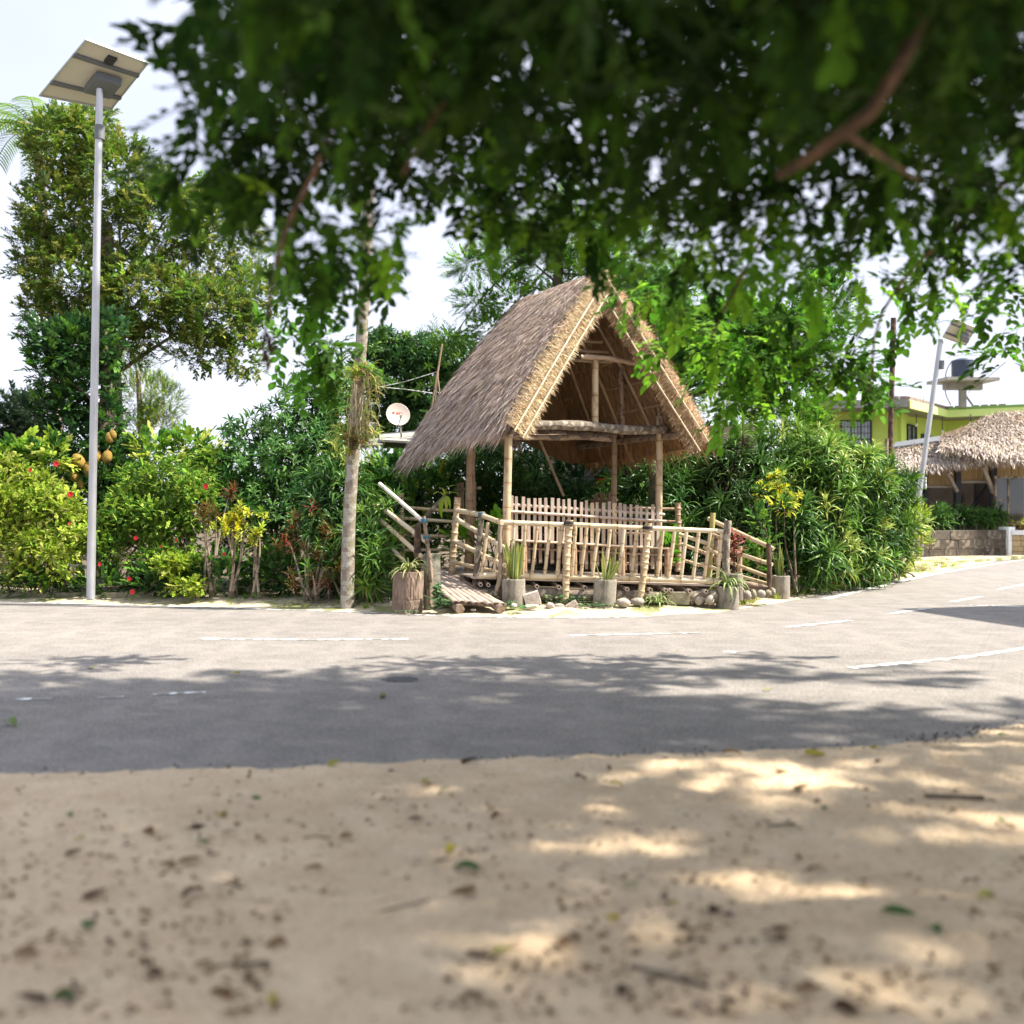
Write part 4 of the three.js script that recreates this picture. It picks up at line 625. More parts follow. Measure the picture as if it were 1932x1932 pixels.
{ const t = thing('potted_plant', 'concrete pot with red leaved croton behind the right spider plant pot', 'potted plant', P(1385, 1132, 17.1));
  const base = P(1384, 1132, 17.1), top = P(1384, 1082, 17.1), r = 0.155; const g = new THREE.LatheGeometry([[0, 0], [r, 0], [r, top.y - base.y - 0.01], [r - 0.01, top.y - base.y], [r - 0.04, top.y - base.y], [r - 0.045, top.y - base.y - 0.05], [0, top.y - base.y - 0.05]].map(q => new THREE.Vector2(...q)), 28); const uv = g.attributes.uv, p = g.attributes.position; for (let i = 0; i < p.count; i++) uv.setXY(i, uv.getX(i), p.getY(i)); g.translate(base.x, base.y, base.z); mesh('pot', g, M.concrete, t);
  const tips = []; for (let i = 0; i < 7; i++) tips.push(P(1384 + rr(-5, 22), rr(985, 1040), 17.1 + rr(-0.15, 0.15))); stems(t, top, tips, 0.012, M.barkRed, 'stem', 0.03);
  const redL = [0, 1, 2].map(() => leafGeo(0.15, 0.055, { bend: rr(0.4, 1.1), fold: 0.25, segs: 4, shape: 'lance' })), rm = mats([[0.20, 0.035, 0.025], [0.34, 0.06, 0.04], [0.12, 0.03, 0.025], [0.42, 0.18, 0.12]], { coat: 0.5 });
  for (let i = 0; i < 70; i++) { const tp = pick(tips), a = rr(0, 6.28), el = rr(-0.3, 0.9); placePart('leaf', pick(redL), pick(rm), t, orient(tp.clone().add(V(rr(-0.05, 0.05), rr(-0.28, 0.04), rr(-0.05, 0.05))), V(Math.cos(a) * Math.cos(el), Math.sin(el), Math.sin(a) * Math.cos(el)), V(0, 1, 0), rr(0.7, 1.15))); } }
// small spider plant in the ground, ground ivy
{ const c = P(1232, 1141, 16.75), t = thing('spider_plant', 'loose green spider plant growing in the ground between railing post and stone block', 'plant', c); for (let i = 0; i < 46; i++) { const a = i * 2.4, el = rr(0.2, 1.2); placePart('leaf', pick(spiderLeaf), M.potLeaf, t, orient(c.clone().add(V(rr(-0.1, 0.14), 0.03, rr(-0.05, 0.05))), V(Math.cos(a) * Math.cos(el), Math.sin(el), Math.sin(a) * Math.cos(el)), V(0, 1, 0), rr(0.5, 0.85))); } }
const ivyLeaf = leafGeo(0.055, 0.05, { bend: 0.5, fold: 0.2, segs: 3 });
function ivy(label, pts, n, sc, parentName = 'creeping_plant', pal = PAL.green) { const t = thing(parentName, label, 'plant', pts[0].c); for (let i = 0; i < n; i++) { const b = pick(pts), p = b.c.clone().add(V(rr(-1, 1) * b.r[0], rr(0, 1) * b.r[1], rr(-1, 1) * b.r[2])), a = rr(0, 6.28); placePart('leaf', ivyLeaf, pick(LM.ivy), t, orient(p, V(Math.cos(a), rr(0, 0.5), Math.sin(a)), V(rr(-0.3, 0.3), 1, rr(0, 0.5)), rr(0.7, 1.4) * sc)); } return t; }
LM.ivy = mats([[0.035, 0.11, 0.04], [0.06, 0.16, 0.05], [0.09, 0.20, 0.06], [0.18, 0.26, 0.10]], { coat: 0.4 });
ivy('low creeping ivy on the ground under the front railing', [{ c: P(1050, 1139, 16.75), r: [0.3, 0.14, 0.1] }, { c: P(1090, 1141, 16.7), r: [0.35, 0.13, 0.1] }, { c: P(1130, 1146, 16.4), r: [0.3, 0.06, 0.08] }], 190, 1);
ivy('leafy weed with rounded leaves at the foot of the ramp beside the concrete post', [{ c: P(822, 1150, 16.1), r: [0.13, 0.2, 0.1] }, { c: P(828, 1128, 16.15), r: [0.07, 0.2, 0.06] }, { c: P(835, 1148, 16.1), r: [0.14, 0.14, 0.08] }], 130, 1.25, 'weed');
ivy('small weeds on the verge right of the ramp foot', [{ c: P(985, 1150, 16.0), r: [0.3, 0.05, 0.08] }, { c: P(962, 1146, 16.3), r: [0.08, 0.08, 0.06] }], 60, 0.9, 'weed');
ivy('tuft of short weeds at the foot of the large brown pot', [{ c: P(768, 1157, 15.95), r: [0.2, 0.04, 0.05] }], 50, 0.6, 'weed');
// rocks
seed(47);
function rock(px, py, w, h, d, m, label, o = {}) {
  const c = P(px, py - h / 2, d), k = d / FP, pts = [], n = o.box ? 0 : 60; if (o.box) for (const a of [-1, 1]) for (const b of [-1, 1]) for (const e of [-1, 1]) for (let i = 0; i < 4; i++) pts.push(V(a * w / 2 * k * rr(0.9, 1), b * h / 2 * k * rr(0.88, 1), e * h / 2 * k * rr(0.8, 1)));
  for (let i = 0; i < n; i++) { const q = rdir(); pts.push(V(q.x * w / 2 * k * rr(0.92, 1.05), q.y * h / 2 * k * rr(0.92, 1.05), q.z * Math.min(w, h * 1.3) / 2 * k)); }
  let g = new ConvexGeometry(pts); const p = g.attributes.position, uv = []; for (let i = 0; i < p.count; i++) uv.push(p.getX(i) + p.getZ(i) * 0.5, p.getY(i) + p.getZ(i) * 0.5); g.setAttribute('uv', new THREE.Float32BufferAttribute(uv, 2));
  if (!o.box) { const nn = []; for (let i = 0; i < p.count; i++) { const q = V(p.getX(i) / (w * w), p.getY(i) / (h * h), p.getZ(i) / (w * h)).normalize(); nn.push(q.x, q.y, q.z); } g.setAttribute('normal', new THREE.Float32BufferAttribute(nn, 3)); }
  g.rotateZ(o.rz ?? rr(-0.1, 0.1)); g.translate(c.x, c.y, c.z); const r = mesh(o.box ? 'stone_block' : 'rock', g, m); return tag(r, label, o.box ? 'stone block' : 'rock', o.group);
}
rock(1004, 1143, 30, 26, 16.7, M.stone[3], 'pale pinkish broken rock right of the snake plant pot', { box: true, rz: 0.3 });
rock(999, 1138, 38, 34, 17.1, M.stone[2], 'square mossy stone block under the left end of the floor log', { box: true, rz: 0 });
rock(968, 1149, 16, 12, 16.3, M.stone[3], 'small white rock between ramp log and concrete pot');
rock(1000, 1150, 40, 10, 16.25, M.stone[3], 'flat pale slab of rock lying on the verge before the pot');
rock(1038, 1149, 18, 13, 16.4, M.stone[3], 'small white rock left of the creeping ivy');
rock(1080, 1147, 20, 12, 16.45, M.stone[3], 'white broken rock among the creeping ivy', { box: true, rz: 0.5 });
rock(1055, 1148, 24, 10, 16.5, M.stone[1], 'low tan rock in front of the first knobbly railing post');
rock(1176, 1146, 28, 18, 16.5, M.stone[1], 'rounded boulder right of the tilted snake plant pot');
rock(1203, 1144, 28, 17, 16.6, M.stone[0], 'rounded boulder at the foot of the second knobbly railing post');
rock(1278, 1140, 44, 24, 16.9, M.stone[2], 'large squared stone block under the floor log', { box: true, rz: 0 });
rock(1305, 1143, 10, 20, 16.9, M.stone[0], 'narrow upright stone right of the squared block');
rock(1319, 1143, 17, 19, 16.85, M.stone[1], 'round stone, second right of the squared block');
rock(1339, 1143, 18, 21, 16.8, M.stone[1], 'largest round stone left of the spider plant pot');
rock(1318, 1128, 22, 12, 17.1, M.stone[2], 'dark mossy stone lying on top of the round stones');
rock(1353, 1140, 12, 18, 17.0, M.stone[0], 'stone half hidden behind the spider plant pot');
rock(1409, 1133, 18, 20, 17.3, M.stone[0], 'leftmost stone of the row right of the croton pot');
rock(1421, 1131, 13, 20, 17.35, M.stone[2], 'mossy stone, second of the row right of the croton pot');
rock(1436, 1129, 18, 17, 17.4, M.stone[1], 'tan stone in the middle of the row right of the croton pot');
rock(1449, 1127, 14, 15, 17.45, M.stone[2], 'stone in the row left of the corner snake plant pot');
rock(1457, 1124, 14, 16, 17.7, M.stone[0], 'stone touching the corner snake plant pot');
rock(893, 1153, 12, 5, 16.05, M.stone[1], 'small rock under the front of the ramp');
for (const [x0, y0, x1, y1, r, l] of [[1440, 842, 1620, 878, 0.055, 'short log lying over the stone row at the right corner'], [1440, 880, 1600, 905, 0.04, 'thin log lying under the short log at the right corner']]) tag(mesh('log', tube([Z6(x0, y0, 17.5), Z6((x0 + x1) / 2, (y0 + y1) / 2 - 4, 17.5), Z6(x1, y1, 17.5)], r, { seg: 9, n: 10, rough: 0.08 }), M.logBrown), l, 'log');
// kerb stones behind the lamp post
rock(243, 1133, 100, 16, 18.6, M.stone[2], 'low mossy border stone right behind the lamp post', { box: true, rz: 0 });
rock(120, 1131, 110, 14, 18.9, M.stone[2], 'low mossy border stone left behind the lamp post', { box: true, rz: 0 });
// ------------------------------------------------------------------ solar street lamps
function solarLamp(base, top, r, corners, label) {
  const t = thing('street_lamp', label, 'street lamp', base);
  const j = base.clone().lerp(top, 0.13);
  mesh('pole', tube([j, top], u => r * lerp(0.93, 0.8, u), { seg: 16, n: 8 }), M.galv, t); mesh('pole_base', tube([base, j.clone().add(V(0, 0.02, 0))], r, { seg: 16, n: 2 }), M.galv, t);
  const [L, T, Rr, B] = corners, n = V().crossVectors(T.clone().sub(L), Rr.clone().sub(T)).normalize(); if (n.y < 0) n.negate();
  const at = (u, v, h) => L.clone().lerp(T, u).lerp(B.clone().lerp(Rr, u), v).addScaledVector(n, h);
  const slab = (u0, u1, v0, v1, h0, h1) => { const g = new ConvexGeometry([at(u0, v0, h0), at(u1, v0, h0), at(u0, v1, h0), at(u1, v1, h0), at(u0, v0, h1), at(u1, v0, h1), at(u0, v1, h1), at(u1, v1, h1)]); return g; };
  mesh('backsheet', slab(0.02, 0.98, 0.02, 0.98, 0, 0.012), std({ color: rgb(0.55, 0.53, 0.43), roughness: 0.6 }), t);
  mesh('solar_cells', slab(0.015, 0.985, 0.015, 0.985, 0.013, 0.02), std({ color: rgb(0.015, 0.02, 0.05), roughness: 0.15 }), t);
  mesh('panel_frame', merge([slab(0, 1, 0, 0.025, -0.02, 0.024), slab(0, 1, 0.975, 1, -0.02, 0.024), slab(0, 0.025, 0.025, 0.975, -0.02, 0.024), slab(0.975, 1, 0.025, 0.975, -0.02, 0.024)]), M.galv, t);
  mesh('bracket', merge([slab(0.24, 0.29, 0, 1, -0.055, -0.005), slab(0.72, 0.77, 0, 1, -0.055, -0.005)]), M.galvDark, t);
  mesh('junction_box', slab(0.80, 0.90, 0.42, 0.56, -0.06, -0.002), M.tieBlack, t);
  mesh('battery_box', slab(0.36, 0.64, 0.42, 0.80, -0.24, -0.06), M.galvDark, t);
  const h = top.clone().add(V(0, -0.75, 0)); mesh('clamp', tube([h.clone().add(V(0, -0.12, 0)), h.clone().add(V(0, 0.12, 0))], r * 1.15, { seg: 14, n: 1 }), M.galvDark, t);
  return t;
}
{ const d = 17.7, c0 = 17.95; solarLamp(P(171, 1130, d), P(188, 168, d), 0.072, [P(73, 180, c0), P(162, 73, c0 - 0.914), P(281, 118, c0 - 0.384), P(211, 206, c0 + 0.50)], 'tall galvanised solar street lamp before the left hedge'); }
{ const d = 30, c0 = 30.2; solarLamp(P(1714, 1075, d), P(1775, 640, d), 0.085, [P(1778, 636, c0), P(1800, 600, c0 - 0.7), P(1842, 618, c0 - 0.3), P(1822, 652, c0 + 0.4)], 'leaning solar street lamp behind the right hedge'); }
// ------------------------------------------------------------------ buildings on the right
seed(51);
M.limeWall = std({ map: tex(256, (u, v) => { const n = fbm(u * 6, v * 6, 6, 5, 3); return mix3([0.50, 0.64, 0.10], [0.60, 0.74, 0.16], n); }, true, 0.5), roughness: 0.85 });
M.limeTrim = std({ color: rgb(0.64, 0.78, 0.26), roughness: 0.8 });
M.roofSlab = std({ map: tex(256, (u, v) => mix3([0.22, 0.21, 0.18], [0.40, 0.38, 0.33], fbm(u * 8, v * 8, 8, 5, 2)), true, 0.5), roughness: 0.95 });
M.greenBand = std({ color: rgb(0.20, 0.36, 0.08), roughness: 0.8 });
M.brick = std({ map: tex(128, (u, v) => mix3([0.20, 0.14, 0.11], [0.36, 0.29, 0.24], fbm(u * 8, v * 8, 8, 4, 2)), true, 2), roughness: 0.95 });
M.blackFrame = std({ color: rgb(0.02, 0.021, 0.024), roughness: 0.5 });
M.pane = new THREE.MeshPhysicalMaterial({ color: rgb(0.93, 0.96, 0.96), roughness: 0.03, transmission: 1, thickness: 0, specularIntensity: 1 });
M.curtain = std({ color: rgb(0.55, 0.56, 0.58), roughness: 0.9 });
const gb = thing('house', 'lime green two storey house with flat roof and water tank behind the thatched cafe', 'house', P(1690, 1040, 46));
const Yt = 6.42, Yb = 6.05;
const pl = (px, d, y) => V((px - HALF) / FP * d, y, -d);
{ const fas = [pl(1508, 44.6, Yt), pl(1715, 43.8, Yt), pl(1786, 48, Yt), pl(2060, 45.2, Yt)];
  const wallTo = (a, b, y0, y1, name = 'wall', m = M.limeWall, th = 0.2) => { const c = a.clone().add(b).multiplyScalar(0.5), L = Math.hypot(b.x - a.x, b.z - a.z), ry = -Math.atan2(b.z - a.z, b.x - a.x); return mesh(name, box(L, y1 - y0, th, V(c.x, (y0 + y1) / 2, c.z), ry), m, gb); };
  const w = [pl(1557, 45.9, 0), pl(1693, 45.4, 0), pl(1712, 47.8, 0), pl(1781, 50.2, 0), pl(2060, 47.4, 0)];
  wallTo(w[0], w[1], 0.05, Yb - 0.005); wallTo(w[1].clone().add(V(0.11, 0, -0.1)), w[2], 0.05, Yb - 0.005); wallTo(w[2], w[3], 0.05, Yb - 0.005); wallTo(w[3], w[4], 0.05, Yb - 0.006); wallTo(w[0].clone().add(V(0.1, 0, -0.12)), pl(1520, 58, 0), 0.05, Yb - 0.007); wallTo(pl(1520, 58, 0), pl(2060, 58, 0), 0.05, Yb - 0.007);
  const back = [pl(2060, 59, 0), pl(1500, 59, 0)], poly = [...fas, ...back]; const s = shape2(poly), ge = new THREE.ExtrudeGeometry(s, { depth: Yt - Yb, bevelEnabled: false }); ge.rotateX(-Math.PI / 2); ge.translate(0, Yb, 0); mesh('roof', ge, M.roofSlab, gb);
  for (let i = 0; i < 3; i++) if (i) { const a = fas[i].clone(), b = fas[i + 1].clone(); a.z += 0.09; b.z += 0.09; wallTo(a, b, Yb - 0.03, Yt - 0.06, 'fascia', M.limeTrim, 0.07); }
  wallTo(fas[0].clone().add(V(0, 0, 0.09)), fas[1].clone().add(V(-0.06, 0, 0.09)), Yb + 0.02, Yt - 0.02, 'fascia', M.roofSlab, 0.06);
  wallTo(fas[2].clone().add(V(0, 0, 0.1)), fas[3].clone().add(V(0, 0, 0.1)), Yt - 0.055, Yt + 0.05, 'fascia', M.greenBand, 0.1);
  for (let i = 0; i < 3; i++) { const a = fas[i], b = fas[i + 1], L = a.distanceTo(b), n = Math.round(L / 0.36); for (let k = 0; k < n; k++) { if (R() < 0.12) continue; const q = a.clone().lerp(b, (k + 0.5) / n); mesh('brick', box(0.30, 0.12, 0.16, V(q.x, Yt + 0.065 + (i ? 0.0 : 0.01), q.z - 0.12), -Math.atan2(b.z - a.z, b.x - a.x) + rr(-0.06, 0.06)), M.brick, gb); } }
  // windows: frame bars over panes with pale curtains behind
  const windowAt = (a, b, y0, y1, nx, ny, name = 'window') => { const dir = b.clone().sub(a).normalize(), n = V(-dir.z, 0, dir.x); if (n.z < 0) n.negate(); const at = (u, y, h) => a.clone().lerp(b, u).addScaledVector(n, h).setY(y), L = a.distanceTo(b), ry = -Math.atan2(b.z - a.z, b.x - a.x), g = [];
    for (let i = 0; i <= nx; i++) g.push(box(i % nx ? 0.05 : 0.08, y1 - y0, 0.07, at(i / nx, (y0 + y1) / 2, 0.16), ry)); for (let j = 0; j <= ny; j++) g.push(box(L + 0.05, 0.06, 0.06, at(0.5, lerp(y0, y1, j / ny), 0.16), ry));
    const f = mesh(name, merge(g), M.blackFrame, gb); const bars = []; for (let i = 1; i < nx * 3; i++) bars.push(box(0.018, y1 - y0, 0.018, at(i / (nx * 3), (y0 + y1) / 2, 0.20), ry)); for (let j = 1; j < ny * 3; j++) bars.push(box(L, 0.016, 0.016, at(0.5, lerp(y0, y1, j / (ny * 3)), 0.20), ry)); mesh('grille', merge(bars), M.blackFrame, f);
    for (let i = 0; i < nx; i++) mesh('pane', box(L / nx - 0.06, y1 - y0 - 0.06, 0.012, at((i + 0.5) / nx, (y0 + y1) / 2, 0.145), ry), M.pane, f); mesh('curtain', box(L - 0.05, y1 - y0 - 0.05, 0.01, at(0.5, (y0 + y1) / 2, 0.115), ry), M.curtain, f); return f; };
  const wl = (px, a, b) => { const da = -a.z, db = -b.z; let lo = 0, hi = 1; for (let i = 0; i < 30; i++) { const t = (lo + hi) / 2, q = a.clone().lerp(b, t), x = HALF + q.x / -q.z * FP; if (x < px) lo = t; else hi = t; } return a.clone().lerp(b, lo); };
  windowAt(wl(1586, w[0], w[1]), wl(1642, w[0], w[1]), 4.0, 5.65, 3, 2);
  windowAt(wl(1704, w[1], w[2]).lerp(w[2], 0.2), wl(1722, w[2], w[3]), 3.2, 5.6, 2, 3);
  windowAt(wl(1780, w[2], w[3]).lerp(wl(1784, w[3], w[4]), 1), wl(1849, w[3], w[4]), 3.6, 5.3, 4, 2);
  windowAt(wl(1880, w[3], w[4]), wl(1930, w[3], w[4]), 3.6, 5.3, 3, 2);
  const da = wl(1735, w[2], w[3]), db = wl(1753, w[2], w[3]); mesh('door', box(da.distanceTo(db), 2.2, 0.08, da.clone().lerp(db, 0.5).add(V(0, 4.2, 0.14)), -Math.atan2(db.z - da.z, db.x - da.x)), std({ color: rgb(0.045, 0.028, 0.024), roughness: 0.6 }), gb);
  for (const [px, d, y] of [[1729, 46.6, 5.55], [1754, 47.4, 5.4], [1778, 48, 5.35], [1831, 46.8, 5.4]]) { const q = pl(px, d, y), b = mesh('hanging_bulb', new THREE.SphereGeometry(0.07, 10, 8).scale(1, 1.25, 1).translate(q.x, q.y, q.z), std({ color: rgb(0.8, 0.8, 0.78), roughness: 0.3 }), gb); mesh('bulb_cord', tube([q.clone().add(V(0, 0.06, 0)), V(q.x, Yb + 0.01, q.z)], 0.02, { seg: 5, n: 1 }), M.blackFrame, b); }
  for (let i = 0; i < 7; i++) { const q = pl(1560 + i * 42 + rr(-15, 15), 46.5, Yt); mesh('reinforcing_bar', tube([q, q.clone().add(V(rr(-0.05, 0.05), rr(0.4, 0.9), 0))], 0.014, { seg: 4, n: 1 }), M.brick, gb); }
}
{ const d = 47.5, c = P(1816, 716, d), t = thing('water_tank', 'dark blue ribbed plastic water tank on the flat roof of the lime green house', 'water tank', c), r = 20 / FP * d, h = 40 / FP * d, pts = [[0, 0], [r, 0]]; for (let i = 0; i < 9; i++) { const y = i / 9 * h * 0.88; pts.push([r * 0.965, y + 0.01], [r * 0.965, y + h * 0.03], [r, y + h * 0.045], [r, y + h * 0.085]); } pts.push([r * 0.96, h * 0.9], [r * 0.5, h * 0.98], [r * 0.3, h], [0, h]); const g = new THREE.LatheGeometry(pts.map(q => new THREE.Vector2(...q)), 28); g.translate(c.x, c.y, c.z); mesh('tank', g, std({ color: rgb(0.035, 0.05, 0.085), roughness: 0.45 }), t);
  mesh('pipe', tube([c.clone().add(V(-r - 0.02, h * 0.85, 0)), c.clone().add(V(-r - 0.25, 0.4, 0)), c.clone().add(V(-r - 0.3, -0.6, 0)), c.clone().add(V(-r - 0.05, -1.2, 0))], 0.025, { seg: 5 }), M.galvDark, t); }
{ const d = 47.5, t = thing('tank_stand', 'concrete slab on a single column carrying the dark blue water tank', 'tank stand', P(1816, 760, d)); const s = P(1816, 719, d); mesh('slab', box(2.5, 0.14, 1.9, V(s.x, s.y, s.z), 0.1), M.roofSlab, t); mesh('beam', box(1.8, 0.34, 0.3, V(s.x, s.y - 0.245, s.z), 0.1), M.roofSlab, t); mesh('column', box(0.26, s.y - 0.42 - Yt, 0.26, V(s.x, (s.y - 0.415 + Yt) / 2 - 0.002, s.z), 0.1), M.roofSlab, t); mesh('brace', tube([V(s.x + 0.1, s.y - 0.6, s.z), V(s.x + 0.55, Yt, s.z)], 0.05, { seg: 5 }), M.roofSlab, t); }
// thatched cafe
seed(53);
M.plank = std({ map: tex(256, (u, v) => { const s = fbm(u * 40, v * 4, 40, 4, 3), k = Math.abs(((u * 5) % 1) - 0.5) > 0.47 ? 0.6 : 1; return mix3([0.30, 0.19, 0.08], [0.46, 0.32, 0.15], s).map(z => z * k); }, true, 1), roughness: 0.75 });
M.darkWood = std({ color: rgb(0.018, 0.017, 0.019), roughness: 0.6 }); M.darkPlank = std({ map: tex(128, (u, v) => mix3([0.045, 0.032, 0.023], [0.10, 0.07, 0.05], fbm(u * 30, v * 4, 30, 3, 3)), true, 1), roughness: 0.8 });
M.paleWood = std({ map: tex(128, (u, v) => mix3([0.24, 0.20, 0.16], [0.40, 0.34, 0.28], fbm(u * 6, v * 20, 20, 4, 3)), true, 1), roughness: 0.85 });
const cafe = thing('thatched_cafe', 'open fronted cafe with shaggy pale thatched roof behind the stone wall', 'building', P(1850, 1030, 37.5));
{ const rq = (pts, e0, e1, sag) => { const c = new THREE.CatmullRomCurve3(pts); return (u, v) => { const a = c.getPoint(Math.min(1, Math.max(0, u))), b = e0.clone().lerp(e1, u), q = a.lerp(b, v); q.y += 0.12 * Math.sin(Math.PI * v) - 0.15 * Math.pow(v, 6) + sag * Math.sin(u * 11) * v; return q; }; };
  const lower = rq([P(1690, 846, 40), P(1760, 836, 40), P(1872, 838, 39.5)], P(1692, 878, 36.9), P(1884, 856, 36.4), 0.03);
  const upper = rq([P(1784, 834, 39), P(1838, 800, 39.6), P(1885, 779, 40), P(2040, 776, 40)], P(1776, 836, 36.9), P(2040, 868, 34.6), 0.05);
  const m = mesh('roof', merge([shell(lower, 10, 8, 0.16), shell(upper, 14, 10, 0.16)]), M.thatch, cafe);
  strawInto('thatch', m, [strawOn(lower, 6500, PS.pale, { s: 1.35, w: 2.1, spread: 0.5, l1: 0.25 }), strawOn(lower, 2200, PS.pale, { v: () => rr(0.93, 1), s: 1.0, w: 2.4, spread: 0.35, back: 0.2, h: -0.1, dir: (dv, du, nn) => dv.clone().add(V(0, -0.8, 0)).addScaledVector(du, rr(-0.3, 0.3)) }), strawOn(upper, 10500, PS.pale, { s: 1.4, w: 2.1, spread: 0.6, l1: 0.3 }), strawOn(upper, 3000, PS.pale, { v: () => rr(0.93, 1), s: 1.15, w: 2.4, back: 0.2, h: -0.1, dir: (dv, du, nn) => dv.clone().add(V(0, -0.9, 0)).addScaledVector(du, rr(-0.35, 0.35)) })]);
  const post = (x0, x1, y0, d) => mesh('post', box((x1 - x0) / FP * d, P(0, y0, d).y, 0.26, V(P((x0 + x1) / 2, 0, d).x, P(0, y0, d).y / 2, -d), 0, 0.01), M.darkWood, cafe);
  post(1801, 1811, 880, 37.4); post(1867, 1879, 862, 37.4); post(1742, 1750, 885, 37.6);
  const panel = (name, x0, y0, x1, y1, d, m, th = 0.06) => { const a = P(x0, y1, d), b = P(x1, y0, d); return mesh(name, box(b.x - a.x, b.y - a.y, th, V((a.x + b.x) / 2, (a.y + b.y) / 2, -d)), m, cafe); };
  for (let i = 0; i < 5; i++) panel('panel', 1751 + i * 10, 868, 1760.6 + i * 10, 916, 37.45, M.plank);
  for (let i = 0; i < 5; i++) panel('panel', 1811.5 + i * 11, 868, 1822 + i * 11, 908, 37.45, M.plank);
  panel('lintel', 1742, 916.5, 1800.5, 920.5, 37.35, M.paleWood, 0.12); panel('lintel', 1811.5, 907, 1866.5, 911.5, 37.35, M.paleWood, 0.12);
  for (let i = 0; i < 7; i++) panel('panel', 1880 + i * 14, 855, 1893 + i * 14, 902, 37.3, M.plank);
  mesh('strut', board(P(1787, 892, 36.9), P(1806, 928, 37.15), V(0, 0, 1), 0.14, 0.12), M.paleWood, cafe); mesh('strut', board(P(1854, 880, 36.7), P(1874, 930, 37.15), V(0, 0, 1), 0.15, 0.14), M.paleWood, cafe);
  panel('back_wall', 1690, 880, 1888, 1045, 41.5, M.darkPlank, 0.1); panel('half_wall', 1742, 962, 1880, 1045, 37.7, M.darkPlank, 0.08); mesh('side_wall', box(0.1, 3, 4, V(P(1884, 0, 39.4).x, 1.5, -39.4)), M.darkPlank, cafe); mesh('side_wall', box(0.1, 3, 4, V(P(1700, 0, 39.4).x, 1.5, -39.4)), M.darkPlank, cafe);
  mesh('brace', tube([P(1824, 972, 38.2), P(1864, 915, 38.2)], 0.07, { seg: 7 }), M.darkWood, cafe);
  // glazed corner
  const f = panel('window', 1876, 898, 1880, 988, 36.9, M.barkPale, 0.08); const fr2 = [[1880, 898, 2010, 902], [1880, 985, 2010, 990], [1901, 902, 1904, 985], [1944, 902, 1947, 985], [1880, 942, 1904, 944]]; for (const [a, b, c, e] of fr2) { const q = P(a, e, 36.9), w = P(c, b, 36.9); mesh('frame', box(w.x - q.x, w.y - q.y, 0.07, V((q.x + w.x) / 2, (q.y + w.y) / 2, -36.9)), M.barkPale, f); }
  for (const [a, c] of [[1880.5, 1901], [1904, 1944], [1947, 2010]]) { const q = P(a, 985, 36.9), w = P(c, 902, 36.9); mesh('pane', box(w.x - q.x - 0.01, w.y - q.y, 0.012, V((q.x + w.x) / 2, (q.y + w.y) / 2, -36.9)), M.pane, f); }
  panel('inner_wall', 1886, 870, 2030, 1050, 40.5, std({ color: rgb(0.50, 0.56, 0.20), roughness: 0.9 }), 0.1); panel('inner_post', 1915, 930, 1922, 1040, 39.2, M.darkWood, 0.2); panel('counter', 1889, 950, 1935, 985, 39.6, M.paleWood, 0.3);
  panel('plinth', 1876, 988.5, 2020, 1046, 38.9, M.roofSlab, 0.12);
  const tin = slabFrom([P(1684, 843, 38.6), P(1788, 829, 38.6), P(1790, 820, 41), P(1690, 834, 41)], 0.05); mesh('tin_roof', tin, M.galvDark, cafe);
}
// stone wall, pillar
seed(57);
function blockWall(t, a, b, y0, y1, rows, wBlock, mats_, th, name = 'stone') { const L = a.distanceTo(b), dir = b.clone().sub(a).normalize(), ry = -Math.atan2(dir.z, dir.x); for (let j = 0; j < rows; j++) { let s = 0; const h = (y1 - y0) / rows; while (s < L - 0.05) { const w = Math.min(L - s, wBlock * rr(0.65, 1.5)), c = a.clone().addScaledVector(dir, s + w / 2); mesh(name, box(w - 0.012, h - 0.012, th + rr(-0.03, 0.03), V(c.x, y0 + (j + 0.5) * h, c.z), ry, 0.018), pick(mats_), t); s += w; } } const c = a.clone().lerp(b, 0.5); mesh('mortar', box(L, y1 - y0 - 0.03, th - 0.07, V(c.x, (y0 + y1) / 2, c.z), ry), M.concreteMoss, t); }
const mottled = (k, a, b, c) => std({ map: tex(256, (u, v) => mix3(mix3(a, b, fbm(u * 8, v * 8, 8, 5, k)), c, 0.8 * sstep(0.52, 0.64, fbm(u * 6, v * 6, 6, 5, k + 11))), true, 1.3), bumpMap: sandBump, bumpScale: 0.03, roughness: 1 });
const oldStone = [mottled(15, [0.045, 0.036, 0.028], [0.13, 0.10, 0.075], [0.26, 0.215, 0.165]), mottled(41, [0.05, 0.042, 0.034], [0.15, 0.12, 0.09], [0.22, 0.185, 0.14]), std({ map: tex(256, (u, v) => mix3([0.045, 0.036, 0.028], [0.12, 0.095, 0.07], fbm(u * 8, v * 8, 8, 5, 31)), true, 1.5), bumpMap: sandBump, bumpScale: 0.02, roughness: 1 }), std({ map: tex(256, (u, v) => mix3([0.04, 0.034, 0.027], [0.14, 0.115, 0.09], fbm(u * 8, v * 8, 8, 5, 37)), true, 1.5), roughness: 1 })];
{ const t = thing('stone_wall', 'weathered low stone block wall under the strap leaved plants', 'wall', P(1810, 1050, 35)); const a = P(1712, 1058, 34.0).setY(0), b = P(1891, 1050, 35.9).setY(0); blockWall(t, a, b, 0.02, 0.98, 3, 0.62, oldStone, 0.34); }
{ const t = thing('gate_pillar', 'white painted square gate pillar at the end of the stone wall', 'pillar', P(1900, 1046, 38)); const c = P(1899.5, 1046, 35.9), top = P(1899.5, 994, 35.9); mesh('shaft', box(0.33, top.y, 0.42, V(c.x, top.y / 2, c.z), 0.45, 0.012), std({ color: rgb(0.78, 0.80, 0.80), roughness: 0.7 }), t); }
